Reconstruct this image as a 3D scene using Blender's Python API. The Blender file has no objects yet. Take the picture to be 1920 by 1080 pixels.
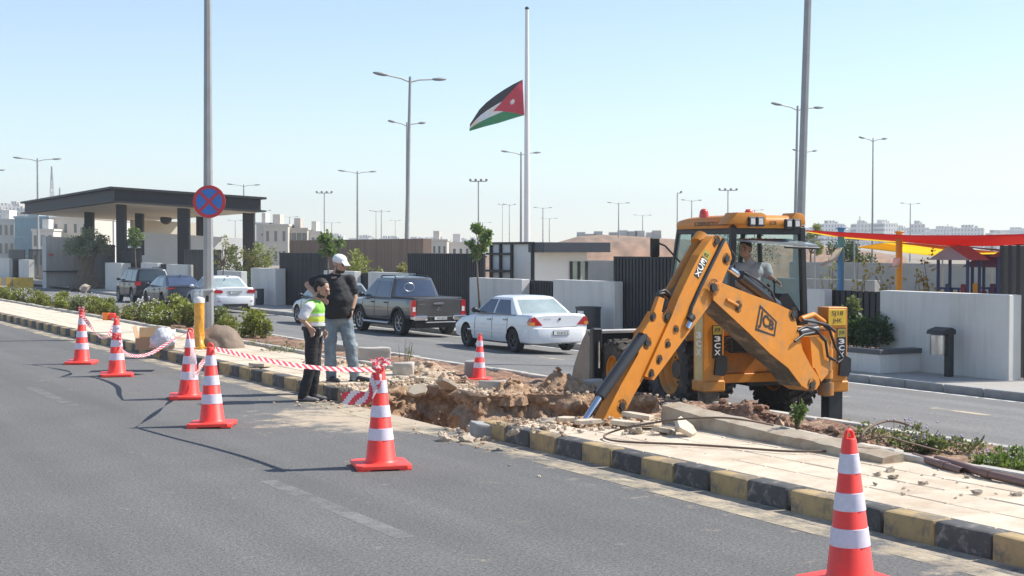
import bpy, bmesh, math, random
from math import sin, cos, pi, radians, atan, sqrt, tan, floor
from mathutils import Vector, Matrix, noise, Euler, Quaternion
rnd = random.Random(11)
S = bpy.context.scene
COL = S.collection
V3 = Vector
# ------------------------------------------------------------------ camera
F, HC = 2700.0, 2.15                     # focal length in photo pixels, eye height above the near road
PIT = atan(74 / F)
cd = bpy.data.cameras.new('camera'); cam = bpy.data.objects.new('camera', cd); COL.objects.link(cam)
cam.location = (0, 0, HC); cam.rotation_euler = (pi / 2 - PIT, 0, 0)
cd.sensor_width = 36; cd.lens = 36 * F / 1920; cd.clip_start = .1; cd.clip_end = 9000
S.camera = cam
# ------------------------------------------------------------------ sky, sun, exposure
SUN_AZ = V3((.975, .22)); SUN_EL = radians(46)
w = bpy.data.worlds.new('World'); S.world = w; w.use_nodes = True
wn = w.node_tree.nodes; wl = w.node_tree.links
sky = wn.new('ShaderNodeTexSky'); sky.sky_type = 'NISHITA'; sky.sun_disc = False
sky.sun_elevation = SUN_EL; sky.sun_rotation = math.atan2(SUN_AZ.x, SUN_AZ.y)
sky.air_density = 1.0; sky.dust_density = .05; sky.ozone_density = 2.6; sky.altitude = 0
hs = wn.new('ShaderNodeHueSaturation'); hs.inputs['Saturation'].default_value = .92; wl.new(sky.outputs[0], hs.inputs['Color']); wl.new(hs.outputs[0], wn['Background'].inputs[0]); wn['Background'].inputs[1].default_value = .125
sd = bpy.data.lights.new('sun', 'SUN'); sd.energy = 5.0; sd.angle = radians(.53); sd.color = (1, .955, .88)
sun = bpy.data.objects.new('sun', sd); COL.objects.link(sun)
sv = V3((SUN_AZ.x * cos(SUN_EL), SUN_AZ.y * cos(SUN_EL), sin(SUN_EL)))
sun.rotation_euler = sv.to_track_quat('Z', 'Y').to_euler(); sun.location = (20, 5, 30)
S.view_settings.view_transform = 'Standard'; S.view_settings.look = 'None'
S.view_settings.exposure = .55; S.view_settings.gamma = 1
S.cycles.max_bounces = 6; S.cycles.transparent_max_bounces = 12
# ------------------------------------------------------------------ pixel -> place
def ray(px, py):
    x = (px - 960) / F; y = (540 - py) / F
    return V3((x, cos(PIT) + y * sin(PIT), -sin(PIT) + y * cos(PIT)))
EYE = V3((0, 0, HC))
def at(px, py, z):
    r = ray(px, py); return EYE + r * ((z - HC) / r.z)
def atY(px, py, Y):
    r = ray(px, py); return EYE + r * (Y / r.y)
def atp(px, py, P0, n):
    r = ray(px, py); return EYE + r * ((V3(P0) - EYE).dot(n) / r.dot(n))
AL = radians(29.2)                        # the road runs away from the camera at this angle
RP = V3((cos(AL), sin(AL), 0)); RD = V3((-sin(AL), cos(AL), 0))
RM = Matrix.Rotation(AL, 4, 'Z')          # road frame: x = across (v), y = along (u)
def vu(p): p = V3(p); return p.dot(RP), p.dot(RD)
def vuw(v, u, z=0): return RP * v + RD * u + V3((0, 0, z))
def atv(px, py, v): return atp(px, py, RP * v, RP)
def clamp(x, a=0., b=1.): return max(a, min(b, x))
def lerp(a, b, t): return a + (b - a) * t
def nz(p, s=1., o=0): return noise.noise(V3(p) * s + V3((o * 7.3, o * 3.1, o * 5.7)))
def fbm(p, s=1., n=4, o=0):
    a = 0; k = 1
    for i in range(n): a += nz(p, s, o + i) * k; s *= 2.1; k *= .5
    return a
# ------------------------------------------------------------------ materials
MC = {}
def mat(name, col=(.5, .5, .5), rough=.6, metal=0., var=.12, scale=4., bump=0., bscale=40., coat=0., rv=.0, col2=None, c2s=2., c2t=(.5, .62), trans=0., ior=1.45, alpha=1., emit=0., det=4., bdist=.01, spec=.5, sub=0., streak=None):
    if name in MC: return MC[name]
    m = bpy.data.materials.new(name); m.use_nodes = True; MC[name] = m
    N = m.node_tree.nodes; L = m.node_tree.links; b = N['Principled BSDF']
    tc = N.new('ShaderNodeTexCoord')
    n1 = N.new('ShaderNodeTexNoise'); n1.inputs['Scale'].default_value = scale; n1.inputs['Detail'].default_value = det; n1.inputs['Roughness'].default_value = .65
    L.new(tc.outputs['Object'], n1.inputs['Vector'])
    mp = N.new('ShaderNodeMapRange'); mp.inputs[1].default_value = .25; mp.inputs[2].default_value = .75; mp.inputs[3].default_value = 1 - var; mp.inputs[4].default_value = 1 + var
    L.new(n1.outputs['Fac'], mp.inputs[0])
    fac = mp.outputs[0]
    if rv:
        oi = N.new('ShaderNodeObjectInfo'); m2 = N.new('ShaderNodeMapRange'); m2.inputs[3].default_value = 1 - rv; m2.inputs[4].default_value = 1 + rv
        L.new(oi.outputs['Random'], m2.inputs[0]); mm = N.new('ShaderNodeMath'); mm.operation = 'MULTIPLY'
        L.new(fac, mm.inputs[0]); L.new(m2.outputs[0], mm.inputs[1]); fac = mm.outputs[0]
    src = None
    if col2 is not None:
        n2 = N.new('ShaderNodeTexNoise'); n2.inputs['Scale'].default_value = c2s; n2.inputs['Detail'].default_value = 6; n2.inputs['Roughness'].default_value = .7
        if streak: mpv = N.new('ShaderNodeMapping'); mpv.inputs['Scale'].default_value = streak; L.new(tc.outputs['Object'], mpv.inputs[0]); L.new(mpv.outputs[0], n2.inputs['Vector'])
        else: L.new(tc.outputs['Object'], n2.inputs['Vector'])
        m3 = N.new('ShaderNodeMapRange'); m3.inputs[1].default_value = c2t[0]; m3.inputs[2].default_value = c2t[1]; L.new(n2.outputs['Fac'], m3.inputs[0])
        mx = N.new('ShaderNodeMix'); mx.data_type = 'RGBA'; mx.inputs['A'].default_value = (*col, 1); mx.inputs['B'].default_value = (*col2, 1)
        L.new(m3.outputs[0], mx.inputs['Factor']); src = mx.outputs['Result']
    vm = N.new('ShaderNodeVectorMath'); vm.operation = 'SCALE'
    if src: L.new(src, vm.inputs[0])
    else: vm.inputs[0].default_value = col
    L.new(fac, vm.inputs['Scale']); L.new(vm.outputs[0], b.inputs['Base Color'])
    b.inputs['Roughness'].default_value = rough; b.inputs['Metallic'].default_value = metal
    b.inputs['Specular IOR Level'].default_value = spec
    if coat: b.inputs['Coat Weight'].default_value = coat; b.inputs['Coat Roughness'].default_value = .06
    if trans: b.inputs['Transmission Weight'].default_value = trans; b.inputs['IOR'].default_value = ior
    if alpha < 1: b.inputs['Alpha'].default_value = alpha
    if sub: b.inputs['Subsurface Weight'].default_value = sub; b.inputs['Subsurface Radius'].default_value = (.02, .008, .004)
    if emit: b.inputs['Emission Color'].default_value = (*col, 1); b.inputs['Emission Strength'].default_value = emit
    if bump:
        n3 = N.new('ShaderNodeTexNoise'); n3.inputs['Scale'].default_value = bscale; n3.inputs['Detail'].default_value = 5
        L.new(tc.outputs['Object'], n3.inputs['Vector']); bp = N.new('ShaderNodeBump'); bp.inputs['Strength'].default_value = bump; bp.inputs['Distance'].default_value = bdist
        L.new(n3.outputs['Fac'], bp.inputs['Height']); L.new(bp.outputs[0], b.inputs['Normal'])
    return m
def leafmat(name, col, var=.35):
    if name in MC: return MC[name]
    m = mat(name, col, .55, var=var, scale=9, rv=.12, spec=.3)
    N = m.node_tree.nodes; L = m.node_tree.links; b = N['Principled BSDF']
    tr = N.new('ShaderNodeBsdfTranslucent'); tr.inputs[0].default_value = (col[0] * 1.5, col[1] * 1.6, col[2] * .8, 1)
    mx = N.new('ShaderNodeMixShader'); mx.inputs[0].default_value = .3
    out = N['Material Output']; L.new(b.outputs[0], mx.inputs[1]); L.new(tr.outputs[0], mx.inputs[2]); L.new(mx.outputs[0], out.inputs[0])
    return m
# ------------------------------------------------------------------ mesh builder
class B:
    def __init__(s): s.bm = bmesh.new()
    def face(s, pts):
        return s.bm.faces.new([s.bm.verts.new(p) for p in pts])
    def box(s, x0, x1, y0, y1, z0, z1, bev=0., m=None, seg=1):
        r = bmesh.ops.create_cube(s.bm, size=1); vs = r['verts']
        for v in vs: v.co = V3((lerp(x0, x1, v.co.x + .5), lerp(y0, y1, v.co.y + .5), lerp(z0, z1, v.co.z + .5)))
        if bev:
            es = list({e for v in vs for e in v.link_edges})
            r = bmesh.ops.bevel(s.bm, geom=es, offset=bev, segments=seg, affect='EDGES', profile=.5)
            vs = [v for v in r['verts']]
            vs = list({v for f in r['faces'] for v in f.verts} | set(vs))
        if m is not None:
            for v in vs: v.co = m @ v.co
        return s
    def bar(s, p0, p1, w, h, up=(0, 0, 1), bev=0.):
        p0, p1 = V3(p0), V3(p1); d = p1 - p0; L_ = d.length; d.normalize()
        x = d.cross(V3(up)); x = V3((1, 0, 0)) if x.length < 1e-4 else x.normalized(); z = x.cross(d)
        M = Matrix((x, d, z)).transposed().to_4x4(); M.translation = p0
        return s.box(-w / 2, w / 2, 0, L_, -h / 2, h / 2, bev, M)
    def tube(s, pts, r, n=8, cap=True, flat=1.):
        pts = [V3(p) for p in pts]; rs = r if isinstance(r, (list, tuple)) else [r] * len(pts)
        rings = []; px = None
        for i, p in enumerate(pts):
            t = (pts[min(i + 1, len(pts) - 1)] - pts[max(i - 1, 0)]).normalized()
            if px is None: px = t.orthogonal().normalized()
            else:
                px = px - t * px.dot(t); px = px.normalized() if px.length > 1e-5 else t.orthogonal().normalized()
            py = t.cross(px)
            rings.append([s.bm.verts.new(p + (px * cos(2 * pi * k / n) + py * sin(2 * pi * k / n) * flat) * rs[i]) for k in range(n)])
        for a, b in zip(rings, rings[1:]):
            for k in range(n): s.bm.faces.new((a[k], a[(k + 1) % n], b[(k + 1) % n], b[k]))
        if cap:
            s.bm.faces.new(rings[0][::-1]); s.bm.faces.new(rings[-1])
        return s
    def cyl(s, p0, p1, r0, r1=None, n=16): return s.tube([p0, p1], [r0, r0 if r1 is None else r1], n)
    def lathe(s, prof, n=24, m=None, cap=False):
        rings = []
        for r, z in prof:
            rings.append([s.bm.verts.new((m or Matrix()) @ V3((r * cos(2 * pi * k / n), r * sin(2 * pi * k / n), z))) for k in range(n)])
        for a, b in zip(rings, rings[1:]):
            for k in range(n): s.bm.faces.new((a[k], a[(k + 1) % n], b[(k + 1) % n], b[k]))
        if cap: s.bm.faces.new(rings[0][::-1]); s.bm.faces.new(rings[-1])
        return s
    def prism(s, poly, h0, h1, m=None, bev=0.):
        m = m or Matrix()
        a = [s.bm.verts.new(m @ V3((x, y, h0))) for x, y in poly]; b = [s.bm.verts.new(m @ V3((x, y, h1))) for x, y in poly]; n = len(poly)
        fs = [s.bm.faces.new(a[::-1]), s.bm.faces.new(b)] + [s.bm.faces.new((a[i], a[(i + 1) % n], b[(i + 1) % n], b[i])) for i in range(n)]
        if bev:
            es = list({e for f in fs[:2] for e in f.edges}); bmesh.ops.bevel(s.bm, geom=es, offset=bev, segments=2, affect='EDGES', profile=.5)
        return s
    def solid(s, pts, off):
        """closed polygon of 3-D points, extruded by the vector off"""
        off = V3(off); a = [s.bm.verts.new(p) for p in pts]; b = [s.bm.verts.new(V3(p) + off) for p in pts]; n = len(pts)
        s.bm.faces.new(a[::-1]); s.bm.faces.new(b)
        for i in range(n): s.bm.faces.new((a[i], a[(i + 1) % n], b[(i + 1) % n], b[i]))
        return s
    def ell(s, c, r, sub=2, m=None, jit=0., js=3.):
        ret = bmesh.ops.create_icosphere(s.bm, subdivisions=sub, radius=1); c = V3(c)
        r = (r, r, r) if not isinstance(r, (tuple, list)) else r
        for v in ret['verts']:
            q = v.co.copy(); k = 1 + (jit * fbm(q + c * 3, js * .5, 3) if jit else 0)
            q = V3((q.x * r[0] * k, q.y * r[1] * k, q.z * r[2] * k)); v.co = (m @ q if m is not None else q) + c
        return s
    def grid(s, f, nu, nv, cu=False):
        vs = [[s.bm.verts.new(f(i / nu, j / nv)) for j in range(nv + 1)] for i in range(nu if cu else nu + 1)]
        for i in range(nu):
            for j in range(nv):
                a, b = vs[i], vs[(i + 1) % len(vs)]
                s.bm.faces.new((a[j], b[j], b[j + 1], a[j + 1]))
        return s
    def xf(s, m):
        for v in s.bm.verts: v.co = m @ v.co
        return s
    def mesh(s, name, m, smooth=None, fixn=True):
        if fixn: bmesh.ops.recalc_face_normals(s.bm, faces=s.bm.faces[:])
        me = bpy.data.meshes.new(name); s.bm.to_mesh(me); s.bm.free()
        for q in (m if isinstance(m, (list, tuple)) else [m]): me.materials.append(q)
        if smooth is not None:
            me.polygons.foreach_set('use_smooth', [True] * len(me.polygons))
            if smooth < 180: me.set_sharp_from_angle(angle=radians(smooth))
        return me
    def build(s, name, m, parent=None, smooth=None, rf=False, fixn=True):
        return link(name, s.mesh(name, m, smooth, fixn), parent, rf)
def link(name, me, parent=None, rf=False):
    o = bpy.data.objects.new(name, me); COL.objects.link(o)
    if parent is not None: o.parent = parent
    if rf: o.rotation_euler.z = AL
    return o
def tag(o, label=None, cat=None, group=None, kind=None):
    if label: o['label'] = label
    if cat: o['category'] = cat
    if group: o['group'] = group
    if kind: o['kind'] = kind
    return o
def thing(name, label, cat, loc=(0, 0, 0), rz=0., group=None):
    o = bpy.data.objects.new(name, None); COL.objects.link(o); o.empty_display_size = .2
    o.location = loc; o.rotation_euler.z = rz
    return tag(o, label, cat, group)
def dup(o, parent=None):
    c = o.copy(); COL.objects.link(c); c.parent = parent
    for ch in o.children: dup(ch, c)
    return c
def inv(o):
    m = Matrix.Translation(o.location) @ o.rotation_euler.to_matrix().to_4x4(); return m.inverted()
TSC = bpy.data.scenes.new('workbench_scene'); TVL = TSC.view_layers[0]; TCOL = TSC.collection
def tdg(): TVL.update(); return TVL.depsgraph
def text_mesh(txt, size=1., depth=0., bold=0.):
    cu = bpy.data.curves.new('t', 'FONT'); cu.body = txt; cu.size = size; cu.align_x = 'CENTER'; cu.align_y = 'CENTER'; cu.extrude = depth; cu.offset = bold; cu.resolution_u = 3
    o = bpy.data.objects.new('t', cu); TCOL.objects.link(o); dg = tdg()
    me = bpy.data.meshes.new_from_object(o.evaluated_get(dg)); bpy.data.objects.remove(o); bpy.data.curves.remove(cu)
    return me
def text_on(name, txt, m, parent, mtx, w=None, h=None, bold=0., f=None):
    """flat lettering; mtx maps text plane (x right, y up) to place; stretched to w x h"""
    me = text_mesh(txt, 1., 0., bold)
    xs = [v.co.x for v in me.vertices]; ys = [v.co.y for v in me.vertices]
    sx = (w / (max(xs) - min(xs))) if w else 1; sy = (h / (max(ys) - min(ys))) if h else sx
    cx, cy = (max(xs) + min(xs)) / 2, (max(ys) + min(ys)) / 2
    for v in me.vertices:
        q = V3(((v.co.x - cx) * sx, (v.co.y - cy) * sy, 0)); v.co = f(q) if f else mtx @ q
    me.materials.clear(); me.materials.append(m)
    return link(name, me, parent)
def voxel(b, size, smooth=6, fac=.5, disp=None):
    """fuse the closed pieces of a builder into one continuous skin"""
    me = bpy.data.meshes.new('v'); b.bm.to_mesh(me); b.bm.free(); o = bpy.data.objects.new('v', me); TCOL.objects.link(o)
    r = o.modifiers.new('r', 'REMESH'); r.mode = 'VOXEL'; r.voxel_size = size; r.use_smooth_shade = True
    if smooth: q = o.modifiers.new('s', 'SMOOTH'); q.factor = fac; q.iterations = smooth
    dg = tdg(); out = bpy.data.meshes.new_from_object(o.evaluated_get(dg))
    bpy.data.objects.remove(o); bpy.data.meshes.remove(me)
    if disp:
        ns = [v.normal.copy() for v in out.vertices]
        for v, n in zip(out.vertices, ns): v.co += n * disp(v.co)
    out.polygons.foreach_set('use_smooth', [True] * len(out.polygons)); out.materials.clear()
    return out
# ================================================================== materials of the setting
m_soil = mat('soil', (.315, .195, .118), .95, var=.35, scale=14, bump=.9, bscale=30, col2=(.50, .36, .235), c2s=5, c2t=(.45, .65), bdist=.03)
m_soil_d = mat('soil_dry', (.42, .29, .19), .95, var=.3, scale=10, bump=.9, bscale=36, col2=(.62, .49, .36), c2s=4, c2t=(.42, .62), bdist=.03)
m_bed = mat('bed_soil', (.22, .12, .075), .95, var=.35, scale=12, bump=.9, bscale=30, col2=(.42, .29, .19), c2s=3, c2t=(.48, .66), bdist=.03)
m_conc = mat('concrete', (.42, .39, .34), .85, var=.16, scale=5, bump=.4, bscale=60, col2=(.56, .50, .42), c2s=3)
m_conc_g = mat('concrete_grey', (.33, .32, .30), .85, var=.16, scale=5, bump=.3, bscale=60)
m_tile = mat('paving_cream', (.62, .525, .405), .85, var=.09, scale=5, bump=.25, bscale=90, rv=.07, col2=(.50, .385, .27), c2s=2.1, c2t=(.56, .74))
m_ky = mat('kerb_yellow', (.41, .29, .14), .8, var=.16, scale=5, bump=.35, bscale=50, rv=.12, col2=(.17, .145, .115), c2s=4.2, c2t=(.50, .63))
m_kb = mat('kerb_black', (.075, .072, .068), .75, var=.25, scale=5, bump=.35, bscale=50, rv=.2, col2=(.30, .26, .21), c2s=5, c2t=(.54, .70))
m_stone = mat('rubble_stone', (.45, .37, .285), .9, var=.2, scale=8, bump=.5, bscale=40, rv=.15)
m_fpav = mat('far_pavement', (.36, .335, .30), .85, var=.1, scale=3, bump=.2, bscale=50)
def asphalt(name, base, dusty, pit=None, edge=None, sand=(.55, .44, .31)):
    m = mat(name, base, .88, var=.10, scale=.7, bump=.8, bscale=90, bdist=.01)
    N = m.node_tree.nodes; L = m.node_tree.links; b = N['Principled BSDF']
    src = b.inputs['Base Color'].links[0].from_socket
    tc = N.new('ShaderNodeTexCoord')
    # stone speckle
    sp = N.new('ShaderNodeTexNoise'); sp.inputs['Scale'].default_value = 42; sp.inputs['Detail'].default_value = 3; L.new(tc.outputs['Object'], sp.inputs[0])
    sr = N.new('ShaderNodeMapRange'); sr.inputs[1].default_value = .3; sr.inputs[2].default_value = .7; sr.inputs[3].default_value = .62; sr.inputs[4].default_value = 1.4; L.new(sp.outputs['Fac'], sr.inputs[0])
    vs = N.new('ShaderNodeVectorMath'); vs.operation = 'SCALE'; L.new(src, vs.inputs[0]); L.new(sr.outputs[0], vs.inputs['Scale']); src = vs.outputs[0]
    sp2 = N.new('ShaderNodeTexNoise'); sp2.inputs['Scale'].default_value = 20; sp2.inputs['Detail'].default_value = 6; sp2.inputs['Roughness'].default_value = .8; L.new(tc.outputs['Object'], sp2.inputs[0])
    sr2 = N.new('ShaderNodeMapRange'); sr2.inputs[1].default_value = .3; sr2.inputs[2].default_value = .7; sr2.inputs[3].default_value = .8; sr2.inputs[4].default_value = 1.2; L.new(sp2.outputs['Fac'], sr2.inputs[0])
    vs2 = N.new('ShaderNodeVectorMath'); vs2.operation = 'SCALE'; L.new(src, vs2.inputs[0]); L.new(sr2.outputs[0], vs2.inputs['Scale']); src = vs2.outputs[0]
    # long streaks along the wheel tracks
    mp = N.new('ShaderNodeMapping'); mp.inputs['Scale'].default_value = (1.6, .07, 1); L.new(tc.outputs['Object'], mp.inputs[0])
    st = N.new('ShaderNodeTexNoise'); st.inputs['Scale'].default_value = 1.; st.inputs['Detail'].default_value = 5; L.new(mp.outputs[0], st.inputs[0])
    s2 = N.new('ShaderNodeMapRange'); s2.inputs[1].default_value = .3; s2.inputs[2].default_value = .7; s2.inputs[3].default_value = .86; s2.inputs[4].default_value = 1.14; L.new(st.outputs['Fac'], s2.inputs[0])
    v2 = N.new('ShaderNodeVectorMath'); v2.operation = 'SCALE'; L.new(src, v2.inputs[0]); L.new(s2.outputs[0], v2.inputs['Scale']); src = v2.outputs[0]
    # sand blown along the kerb and tracked out of the trench
    sx = N.new('ShaderNodeSeparateXYZ'); L.new(tc.outputs['Object'], sx.inputs[0])
    n = N.new('ShaderNodeTexNoise'); n.inputs['Scale'].default_value = 2.2; n.inputs['Detail'].default_value = 8; n.inputs['Roughness'].default_value = .72; L.new(tc.outputs['Object'], n.inputs[0])
    def rng(s, a, c, d, e):
        q = N.new('ShaderNodeMapRange'); q.inputs[1].default_value = a; q.inputs[2].default_value = c; q.inputs[3].default_value = d; q.inputs[4].default_value = e; L.new(s, q.inputs[0]); return q.outputs[0]
    def mth(op, a, c):
        q = N.new('ShaderNodeMath'); q.operation = op
        for i, z in enumerate((a, c)):
            if isinstance(z, (int, float)): q.inputs[i].default_value = z
            else: L.new(z, q.inputs[i])
        return q.outputs[0]
    e = rng(sx.outputs[0], edge[0], edge[1], 0, edge[2])
    if pit:
        dv = N.new('ShaderNodeVectorMath'); dv.operation = 'DISTANCE'; L.new(tc.outputs['Object'], dv.inputs[0]); dv.inputs[1].default_value = (pit[0], pit[1], 0)
        e = mth('MAXIMUM', e, rng(dv.outputs['Value'], pit[2], .8, 0, .62))
    k = mth('ADD', e, rng(n.outputs['Fac'], .3, .7, -.42, .32))
    k = rng(k, .18, .5, 0, dusty)
    mx = N.new('ShaderNodeMix'); mx.data_type = 'RGBA'; mx.inputs['B'].default_value = (*sand, 1); L.new(src, mx.inputs['A']); L.new(k, mx.inputs['Factor'])
    L.new(mx.outputs['Result'], b.inputs['Base Color'])
    return m
def worn(name, col, lo=.42, hi=.58, sc=3., amax=1.):
    m = mat(name, col, .8, var=.1)
    N = m.node_tree.nodes; L = m.node_tree.links; b = N['Principled BSDF']; tc = N.new('ShaderNodeTexCoord')
    n = N.new('ShaderNodeTexNoise'); n.inputs['Scale'].default_value = sc; n.inputs['Detail'].default_value = 9; n.inputs['Roughness'].default_value = .75; L.new(tc.outputs['Object'], n.inputs[0])
    r = N.new('ShaderNodeMapRange'); r.inputs[1].default_value = lo; r.inputs[2].default_value = hi; r.inputs[4].default_value = amax; L.new(n.outputs['Fac'], r.inputs[0]); L.new(r.outputs[0], b.inputs['Alpha'])
    return m
m_road = asphalt('asphalt_near', (.128, .124, .118), .8, pit=(7.7, 16.8, 2.3), edge=(6.95, 7.7, .5))
m_road2 = asphalt('asphalt_far', (.172, .166, .158), .45, edge=(13.5, 11.4, .45))
KV = 7.72                                     # near kerb face
PA = at(640, 752, 0); PB = at(926, 822, 0)
PIT_OUT = [PA, at(664, 738, .16), at(713, 729, .16), at(790, 722, .16), at(852, 724, .16), at(872, 738, .16), at(900, 742, .16), at(1000, 738, .16), at(1085, 739, .16), at(1140, 741, .1), at(1232, 750, .1), at(1238, 770, .16), at(1175, 786, .16), at(1085, 792, .16), at(1000, 790, .16), at(934, 791, .16), PB]
PIT_VU = [vu(p) for p in PIT_OUT]
PIT_VU[0] = (KV, PIT_VU[0][1]); PIT_VU[-1] = (KV, PIT_VU[-1][1])
UA, UB = PIT_VU[0][1], PIT_VU[-1][1]          # the kerb is missing between UB and UA
def in_pit(v, u, grow=0.):
    c = False; n = len(PIT_VU); P = PIT_VU
    for i in range(n):
        (x0, y0), (x1, y1) = P[i], P[(i + 1) % n]
        if (y0 > u) != (y1 > u) and v < (x1 - x0) * (u - y0) / (y1 - y0) + x0: c = not c
    if not c and grow:
        for i in range(n):
            a, b_ = V3((*P[i], 0)), V3((*P[(i + 1) % n], 0)); q = V3((v, u, 0)); d = b_ - a; t = clamp((q - a).dot(d) / max(d.dot(d), 1e-6))
            if (a + d * t - q).length < grow: return True
    return c
def st(o): o['kind'] = 'structure'; return o
# ------------------------------------------------------------------ ground, roads
def zfar(v): return -.36 if v < 15 else lerp(-.36, -.6, (v - 15) / 5.6)
b = B()
vsx = [-3000, -80, 24, 40, 120, 3500]; zz = [-2, -2, -2.0, -.62, -.62, -.62]
def gz(v): return -2.0 if v < 20.9 else -.62
us = [-400, -60, 0, 60, 150, 400, 1200, 5000]; vv = [-3500, -100, 20.8, 20.9, 60, 200, 800, 5000]
gr = [[b.bm.verts.new((v, u, gz(v))) for u in us] for v in vv]
for i in range(len(vv) - 1):
    for j in range(len(us) - 1): b.bm.faces.new((gr[i][j], gr[i + 1][j], gr[i + 1][j + 1], gr[i][j + 1]))
st(b.build('ground', mat('dry_ground', (.29, .235, .17), .95, var=.2, scale=.05, col2=(.21, .17, .12), c2s=.02), rf=True))
b = B(); b.grid(lambda s, t: V3((lerp(-70, KV, s), lerp(-30, 420, t), 0)), 8, 40); st(b.build('near_road', m_road, rf=True))
b = B()
vs_ = [11.3, 15, 20.62]
for a, c in zip(vs_, vs_[1:]): b.face([(a, -20, zfar(a)), (c, -20, zfar(c)), (c, 400, zfar(c)), (a, 400, zfar(a))])
st(b.build('far_road', m_road2, rf=True))
m_line = worn('worn_white_line', (.36, .36, .35), .40, .66, 2.6, .5); m_yline = worn('worn_yellow_line', (.56, .47, .33), .42, .60, 1.6, .8)
m_fl = worn('far_lane_line', (.55, .46, .32), .38, .55, 3, .9)
lm = []
def marking(v0, v1, u0, u1, z, m, nm='lane_marking'):
    b = B(); n = max(1, int((u1 - u0) / 2)); b.grid(lambda s, t: V3((lerp(v0, v1, s), lerp(u0, u1, t), z)), 1, n); o = b.build(nm, m, rf=True); st(o); return o
marking(7.24, 7.46, -5, 90, .004, m_yline, 'edge_line')
for q in ((510, 905), (60, 728)):
    v, u = vu(at(*q, 0)); marking(v - .08, v + .08, u - 2.9, u + .1, .004, m_line)
v0, u0 = vu(at(885, 1066, 0)); marking(v0 - .08, v0 + .08, u0 - 8, u0 - 4.9, .004, m_line)
for k in range(7):
    v, u = vu(at(1620, 752, -.5)); marking(v - .07, v + .07, u - 5 + k * 3.2 - 1, u - 5 + k * 3.2 + .2, zfar(v) + .005, m_fl)
marking(20.25, 20.38, -10, 120, zfar(20.3) + .006, worn('far_edge_line', (.6, .58, .54), .38, .5, 3, .9), 'edge_line')
# ------------------------------------------------------------------ far kerb and pavement
kp = st(B().face and (lambda b: (b.grid(lambda s, t: V3((lerp(20.78, 24.6, s), lerp(-20, 300, t), -.45)), 4, 30), b.build('far_pavement', m_fpav, rf=True))[1])(B()))
kb_ = B(); kb_.box(20.62, 20.80, 0, .985, -.75, -.446, .02); kme = kb_.mesh('far_kerb', m_conc_g)
fk = st(link('far_kerb', None)); fk.rotation_euler.z = AL
for i in range(90):
    o = link('kerb_stone', kme, fk); o.location = (0, 2 + i, 0)
# ------------------------------------------------------------------ near kerb, painted block by block
KL = .535
kms = []
for m_ in (m_ky, m_kb):
    for k in range(3):
        b = B(); b.box(KV, KV + .2, 0, KL - .008, -.3, .18, .028, seg=2)
        bmesh.ops.subdivide_edges(b.bm, edges=b.bm.edges[:], cuts=2, use_grid_fill=True)
        for v in b.bm.verts:
            q = v.co + V3((0, k * 9.1, 0)); v.co += V3((nz(q, 6, 1), nz(q, 6, 2) * .3, nz(q, 6, 3))) * .008
        kms.append(b.mesh('kerb_block', m_, 40))
kerb = st(link('kerb', None)); kerb.rotation_euler.z = AL
def kblock(u, i, dz=0., rz=0.):
    o = link('kerb_block', kms[(i % 2) * 3 + (i * 7 % 3)], kerb)
    o.location = (rnd.uniform(-.006, .006), u, rnd.uniform(-.006, .004) + dz); o.rotation_euler = (rnd.uniform(-.006, .006), 0, rz + rnd.uniform(-.004, .004)); return o
i = 0; u = UB - KL * .55
o = kblock(u - KL * .0, 0); u -= KL; i = 1
while u > 3: kblock(u, i); u -= KL; i += 1
u = UA + .02; i = 1
while u < 66: kblock(u, i); u += KL; i += 1
# ------------------------------------------------------------------ median base, paving
b = B()
far = [(11.3, -2), (11.3, 90), (KV + .1, 90)]
poly = [(KV + .1, -2)] + [(KV + .1, UB)] + [(v, u_) for v, u_ in PIT_VU[1:-1][::-1]] + [(KV + .1, UA), (KV + .1, 90), (11.36, 90), (11.36, -2)]
f_ = b.face([(v, u_, .095) for v, u_ in poly]); bmesh.ops.triangulate(b.bm, faces=[f_])
st(b.build('median', m_soil_d, rf=True))
pav = st(link('median_paving', None)); pav.rotation_euler.z = AL
TS = .44
tms = []
for k in range(4):
    b = B(); b.box(-TS / 2 + .006, TS / 2 - .006, -TS / 2 + .006, TS / 2 - .006, -.07, 0, .008)
    tms.append(b.mesh('paving_tile', m_tile))
far_b = B(); nt = 0
for j in range(4):
    v = KV + .2 + TS * (j + .5) + .005
    for i in range(200):
        u = 3 + TS * i
        if u > 88: break
        if in_pit(v, u, .16): continue
        dp = min((V3((v, u, 0)) - V3((*q, 0))).length for q in PIT_VU)
        if u < 27:
            k = clamp(1.2 - dp) ** 2
            if k > .3 and rnd.random() < .35: continue
            o = link('paving_tile', tms[nt % 4], pav); nt += 1
            o.location = (v, u, .176 + rnd.uniform(-.004, .003) - k * rnd.uniform(0, .03))
            o.rotation_euler = (rnd.uniform(-1, 1) * (.006 + .09 * k), rnd.uniform(-1, 1) * (.006 + .09 * k), rnd.uniform(-1, 1) * (.006 + .1 * k))
        else: far_b.box(v - TS / 2 + .006, v + TS / 2 - .006, u - TS / 2 + .006, u + TS / 2 - .006, .1, .176 + rnd.uniform(-.003, .003))
o = far_b.build('paving_tile_run', m_tile, pav); o['kind'] = 'stuff'
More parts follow.
